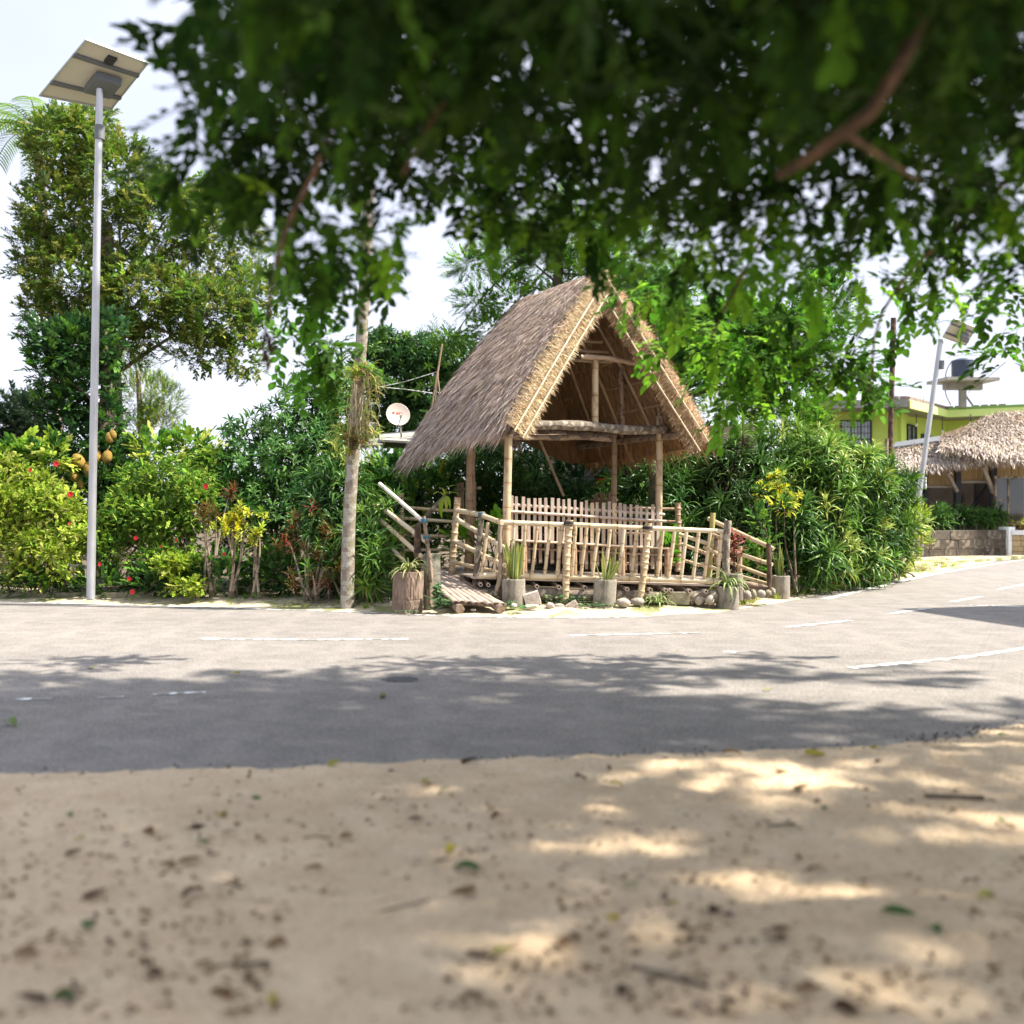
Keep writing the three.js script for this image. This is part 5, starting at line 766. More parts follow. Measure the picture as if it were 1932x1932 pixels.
{ const t = thing('stone_wall', 'tan dressed stone wall with white coping right of the white pillar', 'wall', P(1930, 1046, 37.4)); const a = P(1909, 1046, 35.8).setY(0), b = P(2040, 1046, 35).setY(0); blockWall(t, a, b, 0.02, 0.80, 4, 0.32, [stoneM([0.36, 0.25, 0.12], [0.52, 0.40, 0.23], 3), stoneM([0.42, 0.31, 0.16], [0.56, 0.44, 0.27], 8)], 0.26); const c = a.clone().lerp(b, 0.5); mesh('coping', box(a.distanceTo(b), 0.16, 0.34, V(c.x, 0.885, c.z), -Math.atan2(b.z - a.z, b.x - a.x), 0.01), std({ color: rgb(0.78, 0.79, 0.78), roughness: 0.7 }), t); }
structure('pavement', slabFrom([G(1700, 1073), G(1893, 1056), G(2060, 1044), G(2060, 1040), G(1893, 1047.5), G(1708, 1060)].map(p => V(p.x, 0.11, p.z)), 0.1), std({ map: M.vergeTex, color: rgb(1.0, 1.0, 1.0), roughness: 0.9 }), 'pale concrete pavement in front of the low stone wall');
{ const t = thing('power_pole', 'rusty brown iron power pole before the lime green house', 'pole', P(1677, 1040, 34)); mesh('shaft', tube([P(1676, 1052, 34), P(1680, 838, 34), P(1686, 600, 34)], 0.09, { seg: 9, n: 10 }), M.barkRed, t); mesh('stub_pole', tube([P(1671, 1052, 33.9), P(1673, 828, 33.9)], 0.06, { seg: 7 }), M.barkPale, t); }
{ const t = thing('sign_board', 'small dark green sign board beside the far street lamp', 'sign', P(1738, 950, 33)); mesh('board', box(17 / FP * 33, 20 / FP * 33, 0.03, P(1738, 911, 33), 0.5), std({ color: rgb(0.012, 0.07, 0.05), roughness: 0.5 }), t); mesh('edge', box(0.035, 22 / FP * 33, 0.045, P(1746.5, 911, 32.9), 0.5), M.paint, t); mesh('post', tube([P(1738, 921, 33.03), P(1738, 1046, 33.03)], 0.03, { seg: 6 }), M.galvDark, t); }
{ const t = thing('lattice_mast', 'thin lattice radio mast far behind the right hedge', 'mast', P(1506, 900, 70)), d = 70, g = []; const s = [[-6, 0], [5, 0], [0, -6]], q = (k, py) => { const w = lerp(0.25, 1, (py - 680) / 220); return P(1506 + s[k][0] * w, py, d).add(V(0, 0, s[k][1] * w / FP * d)); }; for (let k = 0; k < 3; k++) { g.push(tube([q(k, 900), q(k, 680)], 0.03, { seg: 4, n: 1 })); for (let i = 0; i < 8; i++) { const y = 900 - i * 27; g.push(tube([q(k, y), q((k + 1) % 3, y - 27)], 0.018, { seg: 3, n: 1 })); } } mesh('frame', merge(g), M.galvDark, t); }
{ const t = thing('stone_wall', 'sunlit tan stone wall rising behind the right hedge beside the hut roof', 'wall', P(1380, 900, 31)); blockWall(t, P(1326, 966, 31).setY(0), P(1432, 966, 30).setY(0), 0.05, 4.2, 9, 0.7, [stoneM([0.44, 0.34, 0.23], [0.60, 0.49, 0.36], 3), stoneM([0.50, 0.41, 0.30], [0.64, 0.55, 0.43], 8)], 0.4); }
// blocks behind the hut
{ const t = thing('block_wall', 'grey concrete block wall in the shade behind the hut', 'wall', P(1080, 950, 25)); blockWall(t, P(960, 966, 25).setY(0), P(1300, 966, 25).setY(0), 0.05, 3.1, 14, 0.45, [M.concrete, M.roofSlab], 0.2, 'block'); }
// shed and dish on the left of the hut
{ const t = thing('shed', 'dark shed with rusty tin roof and maroon boards left behind the hut roof', 'shed', P(745, 960, 24.5)); const a = P(722, 856, 24.4), b = P(790, 856, 24.4);
  for (let i = 0; i < 9; i++) { const x = lerp(a.x, b.x, (i + 0.5) / 9); mesh('plank', box((b.x - a.x) / 9 - 0.01, a.y, 0.03, V(x, a.y / 2, a.z + rr(-0.01, 0.01))), std({ color: rgb(0.10 * rr(0.7, 1.2), 0.035, 0.032), roughness: 0.8 }), t); }
  mesh('wall', box(1.0, 3.0, 2.6, V(lerp(a.x, b.x, 0.55), 1.5, a.z - 1.4)), M.dark, t);
  mesh('roof', slabFrom([P(716, 829, 23.6), P(800, 834, 23.6), P(790, 812, 27), P(716, 818, 27)], 0.05), M.roofSlab, t); mesh('tin_sheet', slabFrom([P(660, 842, 23.4), P(722, 838, 23.4), P(722, 826, 25), P(660, 830, 25)], 0.03), std({ color: rgb(0.26, 0.235, 0.21), roughness: 0.7 }), t);
  mesh('awning_board', box(0.9, 0.2, 0.05, P(756, 838, 24.2)), M.roofSlab, t); }
{ const c = P(750.5, 783, 24.2), t = thing('satellite_dish', 'white satellite dish with red lettering on the shed roof', 'satellite dish', c), n = V(0.28, 0.30, 0.91).normalize(), r = 0.275, prof = []; for (let i = 0; i <= 10; i++) { const q = i / 10 * r; prof.push(new THREE.Vector2(q, 0.55 * q * q)); } prof.push(new THREE.Vector2(r + 0.008, 0.55 * r * r + 0.002), new THREE.Vector2(r + 0.006, 0.55 * r * r - 0.012)); for (let i = 10; i >= 0; i--) { const q = i / 10 * r; prof.push(new THREE.Vector2(q, 0.55 * q * q - 0.012)); }
  const toN = new THREE.Matrix4().makeRotationFromQuaternion(new THREE.Quaternion().setFromUnitVectors(V(0, 1, 0), n)); const g = new THREE.LatheGeometry(prof, 40); g.applyMatrix4(toN); g.translate(c.x, c.y, c.z); mesh('reflector', g, std({ color: rgb(0.50, 0.42, 0.36), roughness: 0.5 }), t);
  const right = V(0, 1, 0).cross(n).normalize(), up = n.clone().cross(right); const at = (x, y, h) => c.clone().addScaledVector(right, x).addScaledVector(up, y).addScaledVector(n, h + 0.55 * (x * x + y * y));
  mesh('arm', tube([at(0, -r * 0.95, 0.0), at(0.02, -0.14, 0.26)], 0.012, { seg: 6 }), M.paint, t); mesh('receiver', tube([at(0.02, -0.15, 0.22), at(0.02, -0.11, 0.3)], 0.03, { seg: 8 }), M.paint, t);
  mesh('mount', tube([at(0.02, -0.08, -0.03), at(0.05, -0.3, -0.06), P(757, 824, 24.4)], 0.02, { seg: 7 }), M.paint, t);
  const { FontLoader } = await import('three/addons/loaders/FontLoader.js'); const { TextGeometry } = await import('three/addons/geometries/TextGeometry.js'); const font = await new FontLoader().loadAsync('fonts/droid/droid_sans_bold.typeface.json');
  const red = std({ color: rgb(0.60, 0.06, 0.04), roughness: 0.6 }), tg = new TextGeometry('airtel', { font, size: 0.062, depth: 0.002, curveSegments: 3 }); const basis = new THREE.Matrix4().makeBasis(right, up, n); const p0 = at(-0.045, 0.015, 0.006); tg.applyMatrix4(basis); tg.translate(p0.x, p0.y, p0.z); mesh('lettering', tg, red, t);
  const s = new THREE.TorusGeometry(0.024, 0.008, 6, 16, 4.6); s.applyMatrix4(basis); const p1 = at(-0.10, 0.045, 0.006); s.translate(p1.x, p1.y, p1.z); mesh('emblem', s, red, t);
}
{ const t = thing('bamboo_pole_bundle', 'bundle of thin leaning bamboo poles sticking up beside the hut roof', 'bamboo poles', P(822, 860, 23)); for (const [a, b, c, e, r] of [[1350, 0, 1225, 760, 0.022], [1318, 250, 1230, 720, 0.014], [1300, 370, 1265, 690, 0.014], [1290, 380, 1320, 640, 0.014]]) { const q = ZD(a, b, 22.6), w = ZD(c, e, 22.6); cane('pole', q.clone().lerp(w, 2.6).setY(Math.max(0.1, q.clone().lerp(w, 2.6).y)), q, r, M.bambooBrown[1], t, { gap: 0.5, swell: 1.1 }); } }
const cable = (label, pts, r, name = 'cable') => tag(mesh(name, tube(pts, r, { seg: 5, n: 24 }), M.paint), label, 'cable');
cable('thin pale wire sloping down towards the hut roof behind the palm trunk', [ZD(560, 548, 23), ZD(900, 580, 23), ZD(1230, 628, 23)], 0.010);
cable('thin wire with pegs rising to the right above the satellite dish', [ZD(560, 545, 23), ZD(850, 485, 23), ZD(1300, 350, 23)], 0.008);
// a house out of the picture on the right; its shade lies across the road
{ const t = thing('roadside_house', 'two storey house right beside the near side of the road bend', 'house', V(13.4, 0, -15.2)); mesh('wall', box(4.4, 5.1, 3.4, V(13.4, 2.55, -15.2), 0.25), M.roofSlab, t); mesh('roof', box(5.2, 0.22, 4.2, V(13.4, 5.22, -15.2), 0.25), M.roofSlab, t); for (let i = 0; i < 3; i++) mesh('window', box(0.9, 1.1, 0.08, V(12.2 + i * 1.2, 3.4, -13.37 - 0.31 * (i - 1)), 0.25), M.blackFrame, t); mesh('door', box(1, 2.1, 0.08, V(13.5, 1.1, -13.38), 0.25), M.plank, t); }
// ------------------------------------------------------------------ plants of the left garden
function plant(name, label, cat, base, group) { return thing(name, label, cat, base, group); }
function flowerAt(t, p, s = 1) {
  const f = new THREE.Group(); // five petals round a pistil
  const gs = []; const dir = V(rr(-0.4, 0.4), rr(-0.1, 0.4), 1).normalize(); for (let i = 0; i < 5; i++) { const a = i / 5 * 6.283 + 0.3, u = V(1, 0, 0).cross(dir).normalize(), w = dir.clone().cross(u); const d = u.clone().multiplyScalar(Math.cos(a)).addScaledVector(w, Math.sin(a)).addScaledVector(dir, 0.35); const g = leafGeo(0.06 * s, 0.05 * s, { bend: 0.9, fold: 0.15, segs: 4, shape: 'obov' }); g.applyMatrix4(orient(p, d, dir)); g.deleteAttribute('uv'); gs.push(g); }
  const pis = tube([p, p.clone().addScaledVector(dir, 0.05 * s)], 0.004 * s, { seg: 5 }); pis.deleteAttribute('uv'); gs.push(pis);
  return mesh('flower', merge(gs), M.petal, t);
}
M.petal = new THREE.MeshPhysicalMaterial({ color: rgb(0.62, 0.015, 0.012), roughness: 0.7, transmission: 0.25, thickness: 0 });
seed(61);
const hibMat = white;
function hibBush(label, base, blobs0, n, flowers, pal, parts = 90) {
  const blobs = blobs0.flatMap(b => [{ ...b, r: b.r.map(q => q * 0.85), k: (b.k ?? 1) * 0.55 }, ...[0, 1, 2].map(() => ({ ...b, c: b.c.clone().add(V(rr(-1, 1) * b.r[0] * 0.8, rr(-0.5, 0.9) * b.r[1] * 0.75, rr(-0.5, 0.5) * b.r[2])), r: b.r.map(q => q * rr(0.34, 0.55)), k: (b.k ?? 1) * 0.18 }))]);
  const t = plant('hibiscus_bush', label, 'bush', base, undefined);
  const tips = []; for (let i = 0; i < 26; i++) { const b = pick(blobs); tips.push(b.c.clone().add(V(rr(-0.8, 0.8) * b.r[0], rr(-0.4, 0.8) * b.r[1], rr(-0.6, 0.6) * b.r[2]))); }
  if (n > 100) for (let k = 0; k < 6; k++) stems(t, base.clone().add(V(rr(-0.7, 0.7), 0, rr(-0.3, 0.3))).add(V(0, 0, -0.5)), tips.slice(k * 4, k * 4 + 4), 0.012, M.bark, 'stem', 0.18);
  foliage('foliage', t, scatter(blobs.map(b => ({ ...b, n: Math.round(n * 2.4 * (b.k ?? 1)) })), { pal, in: 0.35, pw: 0.55, lift: 0.2, out: 0.35, jit: 0.9, s: [0.5, 0.85] }), sp.hib, hibMat);
  leafParts(t, parts, blobs, lf.hib, pal === PAL.lime ? LM.lime : LM.hib, { lift: 0.2, s: [0.7, 1.15] });
  flowers.forEach(([x, y, d, s]) => flowerAt(t, P(x, y, d), s)); return t;
}
hibBush('yellow green hibiscus bush with red flowers at the far left edge', P(60, 1128, 18.6).setY(0.1), [blob(20, 965, 19.2, 90, 66, 0.7, 1), blob(90, 980, 19.3, 80, 60, 0.7, 1), blob(40, 1040, 19.0, 95, 60, 0.6, 1, { k: 0.7 }), blob(120, 1030, 19.0, 60, 60, 0.55, 1, { k: 0.6 }), blob(-60, 950, 19.4, 90, 130, 0.8, 1), blob(25, 905, 19.8, 60, 42, 0.6, 1, { k: 0.6 }), blob(-15, 880, 19.9, 50, 35, 0.6, 1, { k: 0.4 }), blob(80, 920, 19.7, 45, 34, 0.5, 1, { k: 0.5 }), blob(60, 1090, 18.8, 90, 28, 0.4, 1, { k: 0.22 }), blob(150, 1000, 19.2, 40, 50, 0.5, 1, { k: 0.5 })], 330, [[58, 887, 18.5, 0.8], [106, 875, 18.4, 1.05], [134, 933, 18.4, 1.1], [131, 988, 18.5, 0.5], [137, 1001, 18.4, 0.5]], PAL.lime);
hibBush('green hibiscus bush with red flowers right behind the lamp post', P(290, 1130, 18.4).setY(0.1), [blob(250, 950, 19.9, 70, 48, 0.8, 1), blob(330, 905, 19.9, 90, 60, 0.8, 1), blob(230, 980, 19.3, 60, 60, 0.6, 1), blob(310, 985, 19.2, 80, 60, 0.6, 1), blob(370, 960, 19.3, 50, 70, 0.6, 1), blob(290, 1060, 18.9, 70, 40, 0.5, 1, { k: 0.55 }), blob(335, 1075, 18.4, 40, 30, 0.35, 1, { k: 0.3 }), blob(210, 1050, 19, 30, 50, 0.4, 1, { k: 0.35 }), blob(395, 900, 20.2, 50, 60, 0.6, 1)], 300, [[389, 918, 18.6, 1.05], [257, 1015, 18.4, 0.85], [333, 1020, 18.4, 0.6], [303, 1031, 18.4, 0.5], [189, 1065, 18.1, 0.75], [244, 1092, 18.0, 0.8], [250, 1117, 17.9, 0.95]], PAL.hib, 140);
// drooping lit twigs of the hedge
hibBush('low sprawling lime leaved bush between lamp post and crotons', P(330, 1132, 17.9).setY(0.1), [blob(320, 1068, 18.0, 40, 22, 0.25, 1), blob(350, 1110, 17.8, 45, 18, 0.25, 1, { k: 0.6 }), blob(110, 1045, 18.3, 60, 14, 0.2, 1, { k: 0.5 }), blob(145, 1005, 18.3, 30, 12, 0.2, 1, { k: 0.3 })], 70, [[423, 1045, 18, 0.6]], PAL.lime, 30);
// crotons with bare stems
function croton(label, base, tips, pal, geos, lm, pg, n = 1, extra = []) { const t = plant('croton', label, 'croton'.length ? 'shrub' : '', base); stems(t, base, tips, 0.028, M.barkPale, 'stem', 0.08); const l = []; tips.forEach(p => { for (let i = 0; i < n; i++) { const d = V(rr(-0.5, 0.5), 1, rr(-0.2, 0.6)).normalize(); l.push({ p: p.clone().add(V(rr(-0.14, 0.14) * (n > 1), rr(-0.22, 0.08) * (n > 1), rr(-0.12, 0.12) * (n > 1))), d, s: rr(0.7, 1.05), c: cjit(pick(pal), 0.2) }); } }); foliage('foliage', t, l, geos, white); for (let i = 0; i < 70; i++) { const p = pick(tips), a = rr(0, 6.28), el = rr(-0.3, 1.1); placePart('leaf', pick(pg), pick(lm), t, orient(p.clone().add(V(rr(-0.06, 0.06), rr(-0.05, 0.06), rr(-0.03, 0.1))), V(Math.cos(a) * Math.cos(el), Math.sin(el), Math.sin(a) * Math.cos(el)), V(0, 1, 0), rr(0.7, 1.1))); } return t; }
croton('yellow leaved croton on a pale bare trunk left of the palm trunk', P(440, 1138, 18.1).setY(0.1), [P(440, 968, 18.0), P(448, 985, 18.0), P(425, 985, 18.1), P(462, 975, 18.0), P(428, 1003, 17.9), P(455, 1005, 17.9)], PAL.yellow, sp.croton, LM.yellow, lf.croton, 4);
croton('small yellow green croton with forked white stems', P(478, 1138, 17.9).setY(0.1), [P(490, 1003, 17.9), P(482, 1012, 17.9), P(495, 975, 18.1), P(478, 1025, 17.9)], PAL.yellow.concat(PAL.lime), sp.croton, LM.yellow, lf.croton, 1);
croton('bronze red narrow leaved croton at the left of the yellow crotons', P(390, 1138, 18.2).setY(0.1), [P(378, 970, 18.2), P(395, 960, 18.2), P(408, 975, 18.3), P(385, 985, 18.1), P(430, 940, 18.6)], PAL.red, sp.crotonNarrow, LM.red, lf.crotonNarrow, 2);
croton('dark red narrow leaved croton thicket between yellow crotons and the palm trunk', P(590, 1142, 17.4).setY(0.1), [P(560, 985, 17.8), P(590, 975, 17.8), P(620, 1000, 17.6), P(545, 1020, 17.6), P(575, 1040, 17.5), P(610, 1050, 17.4), P(630, 1080, 17.3), P(590, 1085, 17.3), P(560, 1090, 17.3), P(640, 1040, 17.4), P(615, 1105, 17.2)], PAL.red.concat([PAL.green[1]]), sp.crotonNarrow, LM.red, lf.crotonNarrow, 4);
// low dark ground plants
{ const t = plant('ground_plant', 'dark leafy undergrowth at the foot of the crotons', 'plant', P(500, 1138, 18).setY(0.1)); t.userData.kind = 'stuff'; foliage('foliage', t, scatter([blob(60, 1105, 18.9, 90, 24, 0.35, 150), blob(200, 1105, 18.8, 90, 24, 0.35, 150), blob(290, 1100, 18.5, 60, 28, 0.35, 110), blob(430, 1085, 18.6, 90, 45, 0.5, 260), blob(540, 1085, 18.3, 90, 50, 0.5, 300), blob(360, 1100, 18.5, 50, 28, 0.4, 100), blob(620, 1090, 18, 40, 45, 0.4, 120)], { pal: PAL.deep.concat(PAL.green), in: 0.2 }), sp.hib.concat(sp.small), white); }
// mango-like shrub
seed(63);
{ const base = P(520, 1130, 20.5).setY(0.1), t = plant('mango_shrub', 'dense shrub with long drooping dark leaves left of the palm trunk', 'shrub', base), B = [blob(470, 830, 20.6, 60, 50, 0.7, 70), blob(440, 900, 20.4, 60, 60, 0.7, 80), blob(540, 800, 21.0, 60, 55, 0.8, 80), blob(530, 880, 20.3, 70, 60, 0.8, 110), blob(600, 770, 21.2, 50, 50, 0.7, 70), blob(600, 850, 20.6, 60, 60, 0.7, 90), blob(500, 950, 20.0, 80, 50, 0.7, 110), blob(590, 930, 20.0, 60, 60, 0.7, 90), blob(420, 960, 20.0, 40, 40, 0.5, 40), blob(640, 800, 21.3, 40, 60, 0.6, 50), blob(540, 1000, 19.6, 100, 40, 0.5, 90), blob(635, 740, 21.6, 40, 40, 0.5, 40), blob(570, 735, 21.8, 40, 25, 0.5, 25)];
  const tips = B.map(b => b.c.clone()); stems(t, base, tips, 0.05, M.bark, 'branch', 0.25);
  foliage('foliage', t, scatter(B, { pal: PAL.mango, in: 0.3, lift: 0.3, s: [0.75, 1.1] }), sp.mango, whiteGloss); leafParts(t, 220, B, lf.mango, LM.mango, { lift: -0.35, s: [0.7, 1.1] }); }
// strap leaved clumps
function dracaena(label, base, tops, opts = {}) {   // tops: tuft positions (crown volume blobs) ; canes rise from the base
  const t = plant('dracaena', label, 'shrub', base); const blobs = tops; const tips = blobs.flatMap(b => [0, 1].map(() => b.c.clone().add(V(rr(-0.6, 0.6) * b.r[0], rr(-0.2, 0.8) * b.r[1], rr(-0.5, 0.5) * b.r[2]))));
  stems(t, base, tips, opts.cane ?? 0.022, M.barkPale, 'cane', 0.22);
  const l = scatter(blobs, { pal: opts.pal ?? PAL.drac, in: 0.4, out: opts.out ?? 0.55, lift: opts.lift ?? 0.5, jit: 0.4, s: opts.s ?? [0.85, 1.3], cj: 0.2 }); if (opts.tips) opts.tips.forEach(p => l.push({ p, d: V(rr(-0.12, 0.12), 1, rr(-0.1, 0.15)).normalize(), s: rr(1.0, 1.25), c: cjit(pick(opts.tipPal ?? PAL.dracLite), 0.12) })); foliage('leaf_tufts', t, l, sp.drac, opts.mat ?? whiteGloss);
  const n = opts.parts ?? 110; leafParts(t, n, blobs.map(b => ({ ...b, n0: Math.ceil(n * 1.2 / blobs.length) + 4 })), lf.strap, opts.lm ?? LM.drac, { lift: 0.1, out: 0.9, jit: 0.5, s: [0.7, 1.1] });
  return t;
}
dracaena('dark strap leaved clump just left of the palm trunk', P(635, 1143, 17.6).setY(0.1), [blob(640, 950, 18.4, 45, 60, 0.45, 26), blob(610, 1000, 18.2, 40, 50, 0.4, 18), blob(640, 1040, 18.0, 40, 45, 0.4, 16)], { tips: [P(635, 880, 18.6), P(655, 900, 18.5)] });
dracaena('strap leaved clump drooping right of the palm trunk beside the ramp', P(700, 1146, 17.4).setY(0.1), [blob(712, 985, 18.2, 35, 45, 0.4, 18), blob(700, 1035, 17.8, 35, 45, 0.4, 18), blob(712, 1085, 17.5, 30, 35, 0.35, 14)], { pal: PAL.drac.concat(PAL.dracLite), lift: 0.4 });
dracaena('pale leaved strap plants standing behind the palm trunk', P(620, 1120, 21.4).setY(0.1), [blob(655, 830, 21.6, 40, 90, 0.5, 22), blob(630, 730, 21.8, 30, 40, 0.4, 10)], { pal: PAL.dracLite, cane: 0.03, parts: 60, lm: LM.dracLite });
function shrub(label, base, blobs, pal, geos, o = {}) { const t = plant(o.name ?? 'shrub', label, o.cat ?? 'shrub', base); stems(t, base, blobs.map(b => b.c.clone()), o.r ?? 0.03, o.bark ?? M.bark, 'stem', 0.2); foliage('foliage', t, scatter(blobs, { pal, in: 0.35, ...o.sc }), geos, o.mat ?? white); if (o.parts) leafParts(t, o.parts, blobs, o.pg, o.lm, { s: [0.8, 1.2], lift: 0.1 }); return t; }
shrub('olive green croton shrub behind the entrance railing', P(800, 1080, 20.6).setY(0.1), [blob(790, 945, 20.4, 50, 40, 0.6, 70), blob(835, 930, 20.9, 40, 40, 0.5, 50), blob(750, 960, 20.6, 40, 45, 0.5, 50), blob(800, 1010, 20.2, 70, 45, 0.5, 90), blob(740, 1030, 19.8, 40, 50, 0.5, 40), blob(790, 1070, 19.7, 70, 30, 0.4, 50)], [...PAL.green, ...PAL.deep, PAL.yellow[2], PAL.lime[2]], sp.croton.concat(sp.tree), { parts: 90, pg: lf.croton, lm: LM.hib });
shrub('dark broad leaved shrub left of the hut under the eave', P(735, 1110, 21).setY(0.1), [blob(730, 905, 21.2, 45, 35, 0.6, 70), blob(780, 900, 21.8, 50, 30, 0.6, 60), blob(720, 960, 20.8, 35, 45, 0.5, 50)], PAL.green.concat(PAL.deep), sp.jack, { parts: 60, pg: lf.jack, lm: LM.hib });
{ const base = Z5(715, 195, 18.0), t = plant('staghorn_plant', 'pale green strap fern hanging from a stick by the entrance railing', 'plant', base); const g = [0, 1, 2].map(() => leafGeo(0.42, 0.075, { bend: rr(1, 2), fold: 0.25, segs: 6, shape: 'lance' })); for (const [x, y, z, s] of [[0.7, 0.7, 0.2, 0.9], [0.3, -0.4, 0.6, 1], [-0.2, 0.8, 0.5, 0.6], [0.9, 0.2, 0.3, 0.8], [-0.1, -1, 0.2, 1.1], [0.5, 0.3, 0.7, 0.7], [-0.5, 0.2, 0.5, 0.7], [0.2, -0.8, 0.5, 0.8]]) placePart('leaf', pick(g), pick(LM.lime), t, orient(base, V(x, y, z), V(0, 1, 0.2), s)); }
// dark growth behind and under the hut
dracaena('dark strap leaved shrub in the shade behind the left of the hut', P(930, 1070, 22.2).setY(0.1), [blob(920, 900, 22.4, 60, 60, 0.6, 34), blob(860, 930, 22, 40, 60, 0.5, 22), blob(960, 970, 22, 60, 50, 0.5, 24), blob(1010, 900, 22.8, 40, 40, 0.5, 14)], { parts: 40 });
dracaena('dark strap leaved shrub in the shade behind the right of the hut', P(1150, 1070, 22.6).setY(0.1), [blob(1130, 960, 22.6, 60, 40, 0.5, 24), blob(1200, 920, 22.6, 50, 60, 0.6, 30), blob(1060, 965, 22.8, 50, 35, 0.5, 16), blob(1190, 1000, 22.2, 50, 40, 0.5, 20)], { parts: 40 });
{ const t = plant('palm_trunk_tree', 'dark slender palm trunk rising behind the right front post of the hut', 'tree', P(1230, 1090, 21)); mesh('trunk', tube([P(1229, 1095, 20.8), P(1231, 950, 20.8), P(1233, 780, 20.8), P(1236, 600, 20.8)], 0.085, { seg: 9, n: 14 }), M.bark, t); foliage('crown', t, scatter([blob(1240, 560, 20.8, 60, 40, 0.7, 40)], { pal: PAL.green, in: 0.2 }), sp.drac, white); }
{ const base = P(1148, 1030, 21), t = plant('ginger_plant', 'plant with one orange red flower beside the right rear post', 'plant', base); const c = Z6(372, 70, 20.6); mesh('stem', tube([base, c], 0.012, { seg: 5 }), M.bark, t); const g = []; for (let i = 0; i < 7; i++) { const q = leafGeo(0.14, 0.05, { bend: 0.6, segs: 4 }); const a = i * 0.9; q.applyMatrix4(orient(c, V(Math.cos(a), 0.5, Math.sin(a)), V(0, 1, 0))); g.push(q); } mesh('flower', merge(g), new THREE.MeshPhysicalMaterial({ color: rgb(0.75, 0.16, 0.03), roughness: 0.7, transmission: 0.25, thickness: 0 }), t); for (let i = 0; i < 10; i++) placePart('leaf', pick(lf.jack), pick(LM.hib), t, orient(c.clone().add(V(rr(-0.3, 0.3), rr(-0.4, 0.05), 0)), rdir(), V(0, 1, 0), rr(0.8, 1.4))); }
shrub('low green broad leaved plant inside the hut behind the railing', P(900, 1085, 18.6).setY(0.2), [blob(890, 1030, 18.7, 35, 25, 0.3, 14), blob(935, 1030, 18.4, 20, 40, 0.2, 12), blob(1268, 1045, 18.8, 25, 25, 0.25, 10)], PAL.fresh, sp.jack, { parts: 20, pg: lf.jack, lm: LM.canopy, r: 0.01 });
// ------------------------------------------------------------------ palm with hanging epiphytes
seed(67);
{ const base = P(655, 1148, 16.9), pts = [base.clone().add(V(0, -0.05, 0)), P(658, 1000, 16.9), P(667, 850, 16.9), P(679, 690, 16.9), P(688, 540, 16.9), P(697, 330, 17), P(704, 60, 17.1), P(708, -180, 17.2)];
  const t = plant('areca_palm', 'slender palm with lichen spotted trunk and hanging epiphytes left of the hut', 'palm tree', base); mesh('trunk', tube(pts, (u) => 0.115 * lerp(1.08, 0.72, Math.pow(u, 0.4)), { seg: 16, n: 110, rough: 0.035 }), M.palmBark, t);
  const top = pts[pts.length - 1], fl_ = [0, 1].map(() => leafGeo(0.75, 0.05, { bend: 1.0, fold: 0.3, segs: 4, shape: 'strap' })); for (let i = 0; i < 11; i++) { const a = i * 2.4, g = []; let p = top.clone(), el = rr(0.5, 1.2), pp = [p.clone()]; for (let k = 0; k < 9; k++) { const d = V(Math.cos(a) * Math.cos(el), Math.sin(el), Math.sin(a) * Math.cos(el)); p = p.clone().addScaledVector(d, 0.28); pp.push(p); el -= 0.2; if (k > 1) for (const s of [-1, 1]) for (let m = 0; m < 2; m++) { const side = V(-Math.sin(a) * s, -0.35, Math.cos(a) * s).addScaledVector(d, 0.5), q = pick(fl_).clone(); q.applyMatrix4(orient(p.clone().addScaledVector(d, m * 0.14), side, V(0, 1, 0), rr(0.7, 1))); q.deleteAttribute('uv'); g.push(q); } } const st = tube(pp, 0.015, { seg: 4, n: 12 }); st.deleteAttribute('uv'); g.push(st); mesh('frond', merge(g), LM.hib[i % 2], t); }
}
{ const base = P(674, 760, 16.9), t = plant('epiphyte', 'tangle of hanging roots and yellow green strap leaves on the palm trunk', 'plant', base); const roots = [], trunkX = py => lerp(667, 680, (850 - py) / 160);
  for (let i = 0; i < 62; i++) { const py = rr(700, 800), x = trunkX(py) + rr(-12, 26) * (R() < 0.75 ? 1 : 1.6), d = 16.72 + rr(-0.08, 0.1), len = rr(25, 105); const a = P(x, py, d), b = P(x + rr(-10, 10), py + len * 0.5, d - 0.03), c = P(x + rr(-14, 14), py + len, d - 0.02); const g = tube([a, b, c], u => 0.007 * (1.2 - u), { seg: 3, n: 6, cap: false }); roots.push(g); }
  mesh('hanging_roots', merge(roots), std({ color: rgb(0.40, 0.32, 0.18), roughness: 0.9 }), t, 'stuff');
  const em = mats([[0.44, 0.48, 0.08], [0.30, 0.38, 0.07], [0.52, 0.48, 0.15], [0.16, 0.25, 0.05]], { coat: 0.3 });
  for (let i = 0; i < 220; i++) { const py = pick([rr(700, 740), rr(740, 830), rr(800, 850), rr(820, 850)]), side = R() < 0.68 ? 1 : -1, x = trunkX(py) + side * rr(0, 22), a = rr(-0.9, 0.9), el = rr(-0.7, 0.9); placePart('leaf', pick(lf.ribbon), pick(em), t, orient(P(x, py, 16.75), V(Math.cos(a) * side * Math.cos(el), Math.sin(el), Math.sin(Math.abs(a)) * 0.7), V(0, 1, 0), rr(0.7, 1.3))); }
  foliage('foliage', t, scatter([blob(678, 708, 16.8, 18, 18, 0.1, 30), blob(670, 835, 16.75, 22, 22, 0.12, 30)], { pal: PAL.lime.concat(PAL.dryP), in: 0.2, s: [0.5, 0.8] }), sp.croton, white); }
